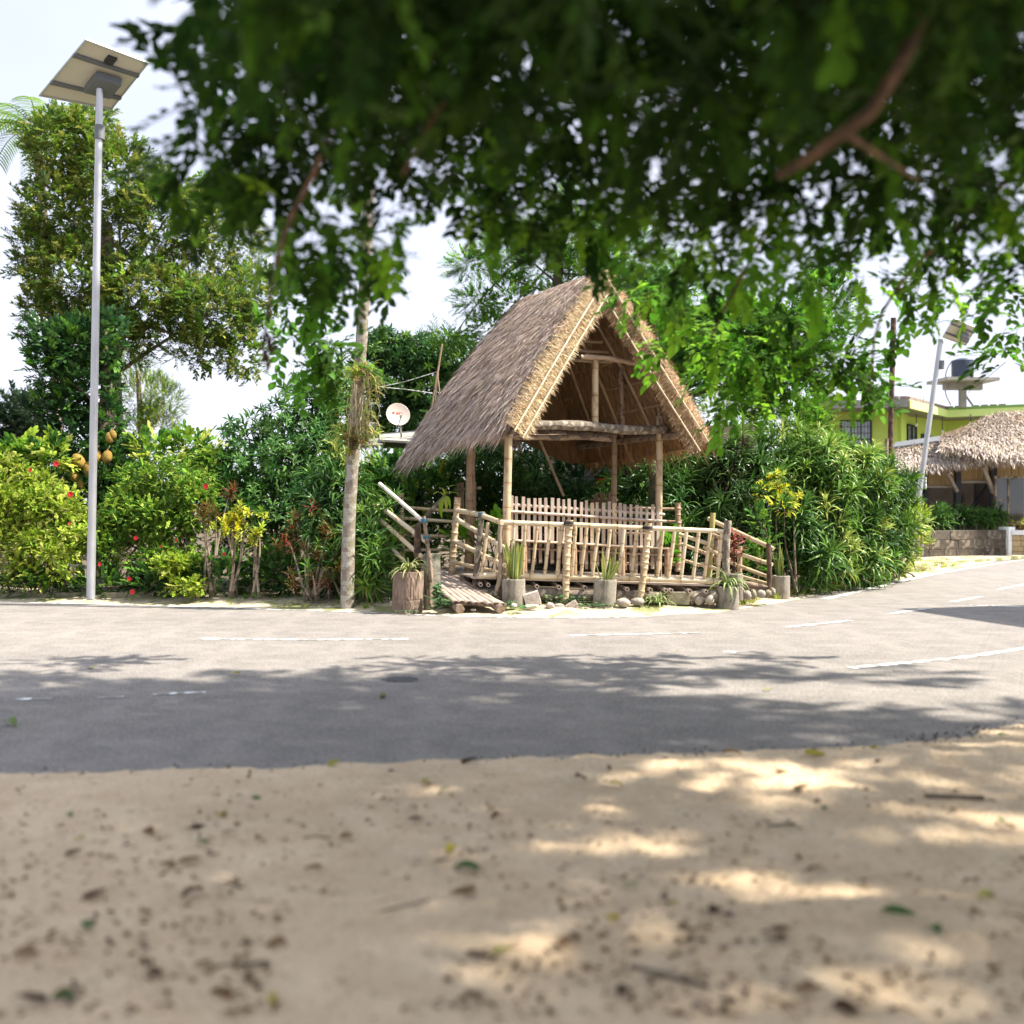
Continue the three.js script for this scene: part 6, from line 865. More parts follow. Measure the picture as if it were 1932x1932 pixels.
// ------------------------------------------------------------------ trees on the left
seed(71);
function tree(name, label, base, trunkPts, r, limbs, blobs, pal, geos, o = {}) { const t = plant(name, label, 'tree', base); mesh('trunk', tube(trunkPts, u => r * (1 - 0.45 * u), { seg: 10, n: 24, rough: 0.08 }), o.bark ?? M.bark, t); const top = trunkPts[trunkPts.length - 1], c2 = new THREE.CatmullRomCurve3(trunkPts); limbs.forEach(([u, q, lr]) => { const a = c2.getPointAt(u), m = a.clone().lerp(q, 0.5).add(V(rr(-0.2, 0.2), rr(0, 0.4), rr(-0.2, 0.2))); mesh('limb', tube([a, m, q], s => (lr ?? r * 0.4) * (1 - 0.7 * s), { seg: 7, n: 10, rough: 0.08 }), o.bark ?? M.bark, t); }); foliage('crown', t, scatter(blobs, { pal, in: 0.4, pw: 0.6, ...o.sc }), geos, o.mat ?? white); if (o.parts) leafParts(t, o.parts, blobs, o.pg, o.lm, { s: o.ps ?? [0.9, 1.3], lift: 0 }); return t; }
{ const d = 28, B = [blob(120, 275, d, 85, 65, 1.3, 340), blob(170, 250, d, 60, 50, 1.1, 170), blob(110, 400, d, 75, 80, 1.3, 380), blob(220, 340, d, 90, 90, 1.4, 430), blob(310, 420, d, 100, 110, 1.5, 520), blob(420, 430, d + 0.5, 80, 110, 1.4, 380), blob(150, 520, d, 110, 90, 1.5, 520), blob(280, 560, d - 0.5, 120, 80, 1.5, 560), blob(400, 590, d - 0.5, 100, 70, 1.3, 400), blob(90, 600, d, 55, 60, 0.9, 180), blob(200, 640, d - 0.5, 110, 60, 1.2, 300), blob(380, 660, d - 0.5, 70, 40, 0.8, 130), blob(460, 670, d - 0.5, 45, 45, 0.7, 90), blob(60, 480, d, 40, 60, 0.7, 110), blob(480, 560, d, 50, 70, 0.8, 150)];
  tree('broadleaf_tree', 'tall olive green tree towering behind the lamp post', P(225, 1120, d).setY(0.1), [P(232, 1120, d).setY(0.1), P(222, 900, d), P(212, 700, d), P(205, 560, d), P(200, 420, d)], 0.30, B.slice(2).map(b => [rr(0.45, 0.98), b.c.clone(), 0.07]), B.map(b => ({ ...b, n: Math.round(b.n * 1.7) })), PAL.olive.concat([PAL.lime[2], PAL.green[2]]), sp.tree, { bark: M.barkPale, sc: { s: [0.75, 1.2], lift: 0.2, jit: 0.8 }, parts: 120, pg: lf.tree, lm: LM.hib }); }
{ const d = 23.5, B = [blob(140, 660, d, 75, 50, 0.8, 170), blob(100, 700, d, 55, 50, 0.7, 120), blob(160, 730, d, 60, 70, 0.8, 200), blob(120, 780, d, 55, 45, 0.7, 130), blob(195, 640, d, 40, 60, 0.6, 90), blob(85, 650, d, 40, 40, 0.5, 60), blob(205, 800, d - 0.3, 30, 50, 0.5, 70), blob(195, 870, d - 0.5, 45, 45, 0.5, 80), blob(150, 840, d - 0.4, 45, 35, 0.5, 60), blob(225, 860, d - 0.5, 30, 40, 0.4, 40)];
  const t = tree('jackfruit_tree', 'dark glossy jackfruit tree with yellow brown fruit left behind the lamp post', P(190, 1120, d).setY(0.1), [P(185, 1120, d).setY(0.1), P(188, 950, d), P(196, 800, d), P(200, 680, d), P(190, 600, d)], 0.17, B.slice(0, 8).map(b => [rr(0.5, 0.98), b.c.clone(), 0.05]), B, PAL.deep.concat([PAL.green[1]]), sp.jack, { mat: whiteGloss, parts: 200, pg: lf.jack, lm: LM.deep });
  const fm = std({ map: tex(128, (u, v) => mix3([0.30, 0.17, 0.03], [0.50, 0.33, 0.06], fbm(u * 10, v * 10, 10, 4, 3)), true, 1), bumpMap: gray(128, (u, v) => { const a = (u * 26) % 1 - 0.5, b = (v * 22) % 1 - 0.5; return 1 - Math.min(1, Math.hypot(a, b) * 2); }), bumpScale: 0.02, roughness: 0.85 });
  for (const [x, y, s, rz] of [[148, 876, 0.17, 0.6], [168, 892, 0.16, 0.2], [182, 868, 0.15, 0], [202, 868, 0.14, -0.2], [207, 832, 0.12, 0.1], [213, 826, 0.10, 0.2], [152, 921, 0.10, 0.4], [140, 905, 0.12, 0.3]]) { const p = P(x, y - 6, d - 1.6), g = new THREE.SphereGeometry(s * 0.88, 18, 14); g.scale(0.85, 1.18, 0.85); const q = g.attributes.position; for (let i = 0; i < q.count; i++) { const k = 1 + 0.07 * (wn(q.getX(i) * 12 + 50, q.getY(i) * 12 + q.getZ(i) * 9 + 50, 2) - 0.5); q.setXYZ(i, q.getX(i) * k, q.getY(i) * k, q.getZ(i) * k); } g.computeVertexNormals(); g.rotateZ(rz); g.translate(p.x, p.y, p.z); const fr_ = mesh('jackfruit', g, fm, t); mesh('fruit_stalk', tube([p.clone().add(V(0, s, 0)), p.clone().add(V(0.02, s + 0.1, -0.1))], 0.014, { seg: 5 }), M.bark, fr_); } }
{ const d = 33, B = [blob(270, 740, d, 50, 45, 0.9, 130), blob(310, 760, d, 40, 45, 0.8, 110), blob(300, 800, d, 45, 40, 0.8, 110), blob(265, 810, d, 40, 40, 0.7, 80), blob(255, 690, d, 35, 40, 0.7, 60)]; tree('wispy_tree', 'wispy feathery green tree behind the hibiscus bushes', P(275, 1100, d).setY(0.1), [P(275, 1100, d).setY(0.1), P(270, 900, d), P(260, 700, d)], 0.14, B.map(b => [rr(0.6, 0.95), b.c.clone(), 0.04]), B.map(b => ({ ...b, n: b.n * 3 })), PAL.olive.concat(PAL.hib), sp.wisp, { bark: M.barkPale, sc: { s: [0.6, 1.0] } }); }
{ const d = 45, B = [blob(20, 800, d, 60, 40, 1.6, 200), blob(70, 790, d, 50, 45, 1.5, 190), blob(-40, 810, d, 70, 50, 1.6, 200), blob(60, 840, d, 80, 40, 1.4, 200), blob(15, 770, d, 30, 20, 0.8, 40)]; tree('broadleaf_tree', 'distant dark tree at the left edge beyond the bushes', P(40, 1050, d).setY(0), [P(40, 1050, d).setY(0), P(40, 900, d), P(45, 800, d)], 0.25, [], B, [[0.03, 0.06, 0.03], [0.05, 0.08, 0.04], [0.02, 0.05, 0.025]], sp.tree, { sc: { s: [1.4, 2.2] } }); }
shrub('light green cassava like shrub with drooping leaves behind the hibiscus hedge', P(80, 1120, 21).setY(0.1), [blob(50, 862, 21.5, 40, 28, 0.6, 60), blob(95, 858, 21.5, 28, 28, 0.5, 40), blob(30, 880, 21.4, 40, 30, 0.5, 40), blob(300, 855, 21.5, 60, 30, 0.6, 70), blob(370, 850, 21.5, 40, 30, 0.6, 50)], PAL.green.concat(PAL.lime), sp.jack, { parts: 60, pg: lf.jack, lm: LM.hib, bark: M.barkPale });
shrub('dense dark shrubbery closing the garden behind the hibiscus and croton hedge', P(350, 1110, 23).setY(0.1), [blob(110, 885, 23.2, 90, 45, 0.6, 170), blob(230, 885, 23.2, 80, 45, 0.6, 150), blob(20, 890, 23.2, 70, 45, 0.6, 110), blob(60, 960, 22.5, 110, 110, 0.8, 260), blob(200, 970, 22.5, 110, 110, 0.8, 260), blob(340, 970, 22.5, 110, 110, 0.8, 260), blob(480, 980, 22.4, 100, 110, 0.8, 240), blob(610, 980, 22.2, 90, 120, 0.8, 220), blob(700, 990, 22.2, 60, 100, 0.8, 150)], PAL.deep.concat(PAL.green), sp.tree, { name: 'shrubbery' });
shrub('dense dark shrubbery closing the view behind the hut', P(1050, 1090, 23.6).setY(0.1), [blob(900, 900, 23.8, 90, 90, 0.6, 320), blob(1000, 950, 23.8, 90, 90, 0.6, 300), blob(1100, 905, 23.6, 70, 60, 0.4, 130), blob(1220, 930, 23.8, 90, 100, 0.6, 330), blob(1130, 1000, 23.6, 90, 60, 0.6, 140), blob(860, 800, 24.5, 60, 60, 0.6, 90), blob(960, 840, 25.6, 80, 45, 0.5, 170), blob(1060, 840, 25.6, 70, 40, 0.5, 120), blob(1330, 900, 23.5, 80, 100, 0.6, 200)], PAL.deep, sp.tree, { name: 'shrubbery' });
shrub('dense dark shrubbery filling the back of the right hedge', P(1500, 1080, 25).setY(0.1), [blob(1340, 960, 24, 70, 100, 0.5, 160), blob(1430, 950, 24.5, 80, 100, 0.5, 180), blob(1530, 950, 25, 80, 110, 0.5, 200), blob(1620, 985, 25.0, 60, 75, 0.5, 140), blob(1680, 1005, 25.4, 34, 60, 0.4, 70)], PAL.deep.concat(PAL.green), sp.tree, { name: 'shrubbery' });
{ const d = 22.8, B = [blob(1110, 640, d, 90, 70, 1.1, 260), blob(1200, 620, d, 90, 70, 1.1, 260), blob(1160, 740, d, 90, 60, 1.0, 240), blob(1260, 720, d, 70, 70, 1.0, 220), blob(1300, 640, d, 60, 60, 1.0, 160)]; tree('broadleaf_tree', 'added dense dark tree mostly hidden behind the hut roof to shade behind it', P(1200, 1080, d).setY(0.1), [P(1190, 1080, d).setY(0.1), P(1195, 800, d), P(1200, 660, d)], 0.16, B.map(b => [rr(0.6, 0.98), b.c.clone(), 0.05]), B, PAL.deep.concat(PAL.green), sp.tree, { sc: { s: [1.0, 1.5] } }); }  // added tree: its dense crown is there to shade the space behind the hut
// palm crown peeping beyond the tall tree
{ const d = 38, c = P(70, 255, d), t = plant('palm_tree', 'fronds of a far palm showing at the upper left beside the tall tree', 'palm tree', V(c.x, 0, c.z)); mesh('trunk', tube([V(c.x + 1, 0, c.z), V(c.x + 0.6, c.y * 0.5, c.z), c], 0.16, { seg: 8, n: 12 }), M.barkPale, t); for (let i = 0; i < 13; i++) { const a = i * 2.4, g = []; let p = c.clone(), el = rr(0.2, 1.1), pp = [p.clone()]; for (let k = 0; k < 12; k++) { const d2_ = V(Math.cos(a) * Math.cos(el), Math.sin(el), Math.sin(a) * Math.cos(el)); p = p.clone().addScaledVector(d2_, 0.22); pp.push(p); el -= 0.13; if (k > 0) for (const s of [-1, 1]) for (let m = 0; m < 2; m++) { const q = pick(lf.strapStiff).clone(); q.applyMatrix4(orient(p.clone().addScaledVector(d2_, m * 0.11), V(-Math.sin(a) * s, -0.4, Math.cos(a) * s).addScaledVector(d2_, 0.5), V(0, 1, 0), 1.8)); q.deleteAttribute('uv'); g.push(q); } } const st = tube(pp, 0.02, { seg: 4, n: 12 }); st.deleteAttribute('uv'); g.push(st); mesh('frond', merge(g), LM.hib[i % 2], t); } }
// trees behind the hut
seed(73);
{ const d = 29, B = [blob(730, 660, d, 50, 35, 1, 120), blob(790, 670, d, 60, 45, 1.1, 190), blob(740, 730, d, 55, 60, 1.1, 190), blob(810, 740, d, 60, 60, 1.1, 210), blob(860, 680, d, 50, 50, 1, 150), blob(700, 700, d, 40, 60, 0.9, 110), blob(760, 800, d, 70, 40, 1, 130), blob(720, 640, d, 25, 20, 0.6, 30), blob(870, 740, d, 50, 60, 1, 120), blob(700, 800, d, 40, 50, 0.8, 80)]; tree('mango_tree', 'full mango tree with drooping leaves behind the satellite dish', P(780, 1080, d).setY(0.1), [P(780, 1080, d).setY(0.1), P(775, 900, d), P(780, 750, d)], 0.2, B.map(b => [rr(0.6, 0.98), b.c.clone(), 0.05]), B, PAL.mango.concat(PAL.deep, [PAL.green[2]]), sp.mango, { sc: { s: [0.9, 1.4] }, mat: whiteGloss }); }
{ const d = 27, B = [blob(890, 500, d, 50, 26, 0.7, 60), blob(950, 470, d, 60, 45, 0.9, 110), blob(900, 570, d, 45, 26, 0.7, 50), blob(960, 570, d, 60, 50, 0.9, 120), blob(1020, 500, d, 60, 70, 1, 150), blob(1080, 430, d, 70, 80, 1.1, 190), blob(925, 620, d, 40, 30, 0.7, 50), blob(1130, 500, d, 70, 60, 1.1, 150), blob(850, 640, d, 50, 18, 0.7, 50), blob(1200, 470, d, 70, 80, 1, 150), blob(1290, 560, d, 70, 80, 1.1, 170), blob(1250, 660, d, 60, 60, 0.9, 110)]; tree('feathery_tree', 'bright feathery leaved tree rising behind the hut ridge', P(1060, 1080, d).setY(0.1), [P(1060, 1080, d).setY(0.1), P(1040, 800, d), P(1050, 560, d), P(1060, 430, d)], 0.2, B.map(b => [rr(0.7, 0.98), b.c.clone(), 0.035]), B.map(b => ({ ...b, n: b.n * 3 })), PAL.fresh.concat([PAL.green[2]]), sp.fern.concat(sp.small, sp.small), { sc: { s: [1.0, 1.6], lift: 0.0, out: 0.8 }, mat: whiteMatte }); }
// tree on the right of the hut
{ const d = 24.5, B = [blob(1330, 650, d, 60, 60, 0.9, 110), blob(1400, 680, d, 60, 60, 0.9, 110), blob(1460, 700, d, 60, 50, 0.9, 100), blob(1380, 620, d, 70, 50, 1, 120), blob(1500, 640, d, 80, 60, 1, 150), blob(1510, 735, d, 34, 34, 0.6, 30), blob(1560, 570, d, 60, 50, 0.9, 70), blob(1430, 760, d, 40, 40, 0.6, 50)]; tree('broadleaf_tree', 'bright green tree with a slanting grey branch right behind the hut roof', P(1310, 1080, d).setY(0.1), [P(1290, 1080, d).setY(0.1), P(1280, 850, d), P(1272, 720, d), P(1290, 640, d)], 0.17, [[0.72, P(1400, 728, d), 0.09], ...B.map(b => [rr(0.7, 0.98), b.c.clone(), 0.05])], B.map(b => ({ ...b, n: Math.round(b.n * 2.2) })), PAL.fresh.concat(PAL.green), sp.tree, { bark: M.barkRed, sc: { s: [0.9, 1.4] }, mat: whiteMatte, parts: 60, pg: lf.tree, lm: LM.canopy }); }
shrub('bushy shrub with fresh green leaves on top of the right hedge', P(1500, 1060, 26).setY(0.1), [blob(1470, 800, 26, 60, 40, 0.8, 90), blob(1520, 790, 26.2, 50, 50, 0.7, 90), blob(1450, 770, 26.4, 40, 30, 0.6, 50), blob(1540, 830, 26, 34, 30, 0.6, 40), blob(1480, 850, 25.5, 100, 40, 0.7, 110)], PAL.fresh.concat(PAL.hib), sp.tree, { parts: 70, pg: lf.tree, lm: LM.canopy });
shrub('upright leafy sapling before the left corner of the lime green house', P(1540, 1060, 27).setY(0.1), [blob(1540, 770, 27, 18, 40, 0.25, 30), blob(1538, 810, 27, 25, 25, 0.3, 20)], PAL.fresh, sp.jack, {});
{ const d = 40, B = [blob(1345, 770, d, 35, 30, 1, 60), blob(1380, 760, d, 30, 30, 0.8, 45), blob(1330, 745, d, 30, 25, 0.8, 40)]; tree('broadleaf_tree', 'small hazy tree beyond the tan stone wall', P(1350, 1000, d).setY(0), [P(1350, 1000, d).setY(0), P(1350, 780, d)], 0.1, [], B, PAL.hib, sp.tree, { sc: { s: [0.9, 1.3] } }); }
// ------------------------------------------------------------------ strap leaved hedge on the right
seed(79);
const drL = PAL.drac.concat(PAL.dracLite);
dracaena('dark strap leaved shrub right behind the corner post of the hut', P(1290, 1090, 20.6).setY(0.1), [blob(1290, 900, 20.9, 45, 45, 0.5, 26), blob(1280, 980, 20.5, 45, 60, 0.5, 26), blob(1300, 1050, 20.2, 50, 40, 0.4, 16), blob(1340, 940, 20.7, 40, 60, 0.5, 22)], { parts: 90 });
dracaena('strap leaved shrub with dark purple leaves beside the thatch eave', P(1370, 1095, 20.4).setY(0.1), [blob(1380, 900, 20.6, 45, 40, 0.5, 26), blob(1370, 960, 20.3, 40, 50, 0.4, 22), blob(1390, 1030, 19.8, 40, 60, 0.4, 22)], { pal: [[0.055, 0.035, 0.03], [0.04, 0.09, 0.02], [0.05, 0.11, 0.025], [0.035, 0.08, 0.02], [0.07, 0.13, 0.03]], parts: 70, tips: [P(1398, 830, 20.8), P(1385, 850, 20.6)] });
dracaena('dark strap leaved shrub below the yellow croton', P(1460, 1105, 19.9).setY(0.1), [blob(1440, 890, 20.8, 50, 40, 0.5, 30), blob(1480, 980, 20.2, 50, 50, 0.5, 28), blob(1500, 1050, 19.8, 50, 50, 0.45, 26), blob(1430, 1060, 20.0, 35, 45, 0.4, 16)], { parts: 110, tips: [P(1455, 848, 20.8), P(1475, 840, 21), P(1430, 862, 20.8)] });
dracaena('tall sunlit strap leaved shrub with upright shoots in the middle of the right hedge', P(1545, 1105, 20.6).setY(0.1), [blob(1530, 880, 21.2, 50, 45, 0.55, 34), blob(1560, 930, 20.8, 50, 50, 0.5, 32), blob(1545, 1000, 20.5, 55, 55, 0.5, 36), blob(1550, 1065, 20.2, 50, 40, 0.45, 24), blob(1500, 930, 20.9, 40, 50, 0.5, 22)], { pal: drL, parts: 170, tips: [P(1505, 835, 21.4), P(1525, 850, 21.2), P(1545, 845, 21.4), P(1550, 880, 21), P(1570, 872, 21.2)] });
dracaena('arching strap leaved shrub with yellow tinged leaves in the right hedge', P(1615, 1100, 21.7).setY(0.1), [blob(1600, 890, 22.2, 45, 45, 0.5, 30), blob(1630, 950, 21.8, 50, 50, 0.5, 34), blob(1610, 1020, 21.5, 50, 50, 0.5, 34), blob(1610, 1070, 21.2, 45, 35, 0.45, 22)], { pal: drL.concat([[0.34, 0.34, 0.05]]), parts: 170, tips: [P(1590, 862, 22.4), P(1610, 872, 22.2), P(1625, 888, 22.1)] });
dracaena('strap leaved shrub with drooping leaves at the right end of the hedge', P(1672, 1093, 22.9).setY(0.1), [blob(1660, 920, 23.1, 40, 40, 0.5, 26), blob(1690, 980, 23.0, 40, 50, 0.5, 30), blob(1665, 1030, 22.7, 40, 45, 0.45, 26), blob(1640, 1070, 22.2, 30, 30, 0.4, 14)], { pal: drL, parts: 110, tips: [P(1650, 875, 23.4), P(1680, 900, 23.3)] });
dracaena('spiky crowned dracaena standing tall behind the right hedge', P(1600, 1070, 26).setY(0.1), [blob(1550, 860, 25.5, 45, 35, 0.6, 22), blob(1630, 890, 25.5, 40, 30, 0.6, 16)], { pal: drL, parts: 40, tips: [P(1540, 810, 26), P(1575, 830, 26), P(1520, 790, 26.2)] });
shrub('light green small leaved bush at the right tip of the hedge', P(1715, 1085, 23.8).setY(0.1), [blob(1725, 985, 23.9, 28, 35, 0.4, 90), blob(1730, 1020, 23.8, 24, 40, 0.35, 80), blob(1700, 1050, 23.5, 24, 30, 0.3, 50), blob(1710, 960, 24, 25, 25, 0.35, 40), blob(1690, 1075, 23.3, 20, 14, 0.2, 25)], PAL.lime, sp.small.concat(sp.hib), { parts: 80, pg: lf.hib, lm: LM.lime, name: 'bush', cat: 'bush' });
shrub('bright yellow leaved croton in front of the right hedge', P(1480, 1110, 19.2).setY(0.1), [blob(1458, 908, 19.9, 16, 16, 0.18, 11), blob(1474, 925, 19.8, 16, 14, 0.15, 9), blob(1498, 942, 19.8, 12, 10, 0.12, 6), blob(1440, 930, 19.5, 14, 14, 0.15, 8, { pal: PAL.green }), blob(1480, 955, 19.4, 24, 14, 0.15, 10, { pal: PAL.green })], PAL.yellow, sp.croton, { sc: { s: [0.6, 0.95], lift: 0.6 }, parts: 80, pg: lf.croton, lm: LM.yellow, name: 'croton' });
shrub('small dark green shrub with rounded leaves right of the hut fence', P(1440, 1115, 18.8).setY(0.1), [blob(1435, 985, 19.0, 18, 25, 0.25, 22), blob(1440, 1030, 18.8, 18, 20, 0.2, 16), blob(1425, 1060, 18.7, 22, 25, 0.2, 18)], PAL.green, sp.hib, { parts: 50, pg: lf.hib, lm: LM.hib });
// plants on the stone wall
seed(83);
[[1775, 35.6, 'first strap leaved lily clump from the left on the low stone wall'], [1808, 35.9, 'second strap leaved lily clump on the low stone wall'], [1845, 36.2, 'third strap leaved lily clump spilling over the low stone wall'], [1878, 36.5, 'strap leaved lily clump on the stone wall nearest the white pillar']].forEach(([x, d, label], i) => { const t = plant('lily_clump', label, 'plant', V((x - HALF) / FP * d, 0.98, -d)); const l = []; for (let k = 0; k < 16; k++) l.push({ p: P(x + rr(-18, 18), rr(975, 1000), d + rr(-0.2, 0.3)), d: V(rr(-0.5, 0.5), 1, rr(-0.1, 0.6)).normalize(), s: rr(0.9, 1.3), c: cjit(pick(PAL.drac.concat([PAL.dracLite[2]])), 0.2) }); foliage('leaf_tufts', t, l, sp.drac, whiteGloss); const g = []; for (let k = 0; k < 6; k++) { const q = P(x + rr(-16, 16), 1005, d); g.push(tube([q, q.clone().add(V(rr(-0.05, 0.05), rr(0.5, 0.85), rr(-0.05, 0.05)))], 0.014, { seg: 4, n: 2 })); } mesh('stalk', merge(g), M.barkPale, t); });
shrub('pale leafy shrub above the tan stone wall at the right edge', P(1920, 1020, 37).setY(0.6), [blob(1915, 990, 36.6, 18, 8, 0.3, 16), blob(1940, 988, 36.6, 20, 9, 0.3, 18)], PAL.lime.concat(PAL.dryP), sp.hib, {});
// garden going on beyond the left edge of the picture, and the far wood that closes the view
shrub('dense green shrubbery continuing the garden beyond the left edge', V(-14, 0.1, -21), [0, 1, 2, 3, 4, 5].map(i => ({ c: V(-11.6 - i * 1.5, 1.3 + (i % 2) * 0.4, -20.6 - (i % 3) * 0.6 - i * 0.25), r: [1.2, 1.4, 0.9], n: 230 })), PAL.hib.concat(PAL.green), sp.tree, { name: 'shrubbery' });
{ const l = []; for (let i = 0; i < 1500; i++) { const a = rr(-1.25, 1.25), d = rr(70, 84), x = Math.sin(a) * d * 1.3, z = -Math.cos(a) * d, h = 3.2 + 3.6 * wn(x * 0.11 + 300, 7, 2); l.push({ p: V(x, rr(0.2, h), z), d: V(rr(-0.6, 0.6), 0.6, rr(0, 0.8)).normalize(), s: rr(3, 5.2), c: cjit(pick(PAL.deep.concat(PAL.green)), 0.2) }); } const by = sp.tree; const im = instanced('distant_wood', by[0], white, l.map(q => orient(q.p, q.d, V(0, 1, 0), q.s)), l.map(q => q.c), null); tag(im, 'far low wood closing the view behind the gardens', 'wood', null, 'stuff'); }
// grass along the right verge
{ const g = [0, 1].map(() => { const a = []; for (let i = 0; i < 9; i++) { const q = leafGeo(rr(0.08, 0.18), 0.008, { bend: rr(0.5, 1.4), segs: 3, shape: 'strap' }); q.applyMatrix4(orient(V(rr(-0.05, 0.05), 0, rr(-0.05, 0.05)), V(rr(-0.5, 0.5), 1, rr(-0.5, 0.5)), V(1, 0, 0))); a.push(tint(q, [1, 1, 1])); } return merge(a); }); const mts = [], cs = []; for (let i = 0; i < 1500; i++) { const k = Math.floor(rr(132, 215)), o = rr(0.15, 1.3), q = EDGE[k].clone().addScaledVector(edgeN[k], o); if (wn(q.x * 2 + 40, q.z * 2 + 40, 3) < 0.46) continue; q.y = vergeY(o); mts.push(new THREE.Matrix4().makeRotationY(rr(0, 6)).scale(V(1, rr(0.5, 1.1), 1)).setPosition(q)); cs.push(cjit(pick(PAL.lime.concat(PAL.dryP)), 0.2)); } for (let i = 0; i < 700; i++) { const k = Math.floor(rr(10, 110)), o = rr(0.2, 1.2), q = EDGE[k].clone().addScaledVector(edgeN[k], o); if (wn(q.x * 2 + 40, q.z * 2 + 40, 3) < 0.52 || q.x > -2.2) continue; q.y = vergeY(o); mts.push(new THREE.Matrix4().makeRotationY(rr(0, 6)).scale(V(1, rr(0.3, 0.8), 1)).setPosition(q)); cs.push(cjit(pick(PAL.lime.concat(PAL.olive)), 0.2)); }
  const half = mts.length >> 1, im = instanced('grass', g[0], white, mts.slice(0, half), cs.slice(0, half), null); tag(im, 'short sparse grass along the far verge of the road', 'grass', null, 'stuff'); const im2 = instanced('grass_001', g[1], white, mts.slice(half), cs.slice(half), null); tag(im2, 'short sparse grass along the far verge of the road', 'grass', null, 'stuff'); im.userData.group = im2.userData.group = 'verge grass'; }
// ------------------------------------------------------------------ the near tree whose boughs hang into the picture
seed(91);
const near = thing('shade_tree', 'large dark leaved tree overhanging the road, boughs filling the top of the picture', 'tree', V(5.6, 0, -3.6));
mesh('trunk', tube([V(5.6, -0.1, -3.6), V(5.5, 1.5, -3.7), V(5.2, 3.2, -3.9), V(5.0, 5.0, -4.4)], u => 0.34 * (1 - 0.4 * u), { seg: 14, n: 20, rough: 0.05 }), M.barkRed, near);
const limb = (pts, r, m = M.barkRed) => mesh('limb', tube(pts, u => r * (1 - 0.8 * Math.pow(u, 1.4)), { seg: 10, n: 26, rough: 0.06 }), m, near);
limb([V(5.2, 3.4, -3.9), V(3.4, 4.4, -3.7), P(1860, -260, 3.35), P(1755, -10, 3.3), P(1700, 120, 3.25), P(1630, 225, 3.2), P(1530, 296, 3.3), P(1470, 330, 3.5)], 0.075);
limb([P(1600, 255, 3.25), P(1670, 300, 3.4), P(1740, 345, 3.7)], 0.011);
limb([V(5.0, 4.4, -4.2), V(2.4, 5.0, -4.2), P(1100, -120, 3.9), P(930, 90, 3.6), P(800, 245, 3.6), P(760, 330, 3.7)], 0.027);
limb([V(2.4, 5.0, -4.2), V(0.0, 4.6, -4.4), P(660, 150, 4.3), P(605, 300, 4.3), P(545, 420, 4.6), P(510, 560, 5.4), P(500, 640, 6.4)], 0.022);
limb([V(5.0, 4.8, -4.3), V(3.6, 5.4, -6.4), P(1500, 350, 6.6), P(1400, 520, 6.8), P(1340, 640, 7.0)], 0.03);
limb([V(5.0, 4.4, -4.3), V(3.8, 4.2, -6.0), P(1750, 480, 6.6), P(1660, 600, 6.9), P(1640, 740, 7.0)], 0.025);
limb([V(5.0, 5.0, -4.4), V(4.8, 6.4, -6), V(4.4, 7.2, -8.5)], 0.12); limb([V(5.0, 5.0, -4.4), V(6.2, 6.8, -4.5), V(8, 7.8, -5)], 0.12); limb([V(5.0, 4.9, -4.4), V(3.2, 6.6, -3.6), V(0.5, 7.2, -3.5)], 0.1);
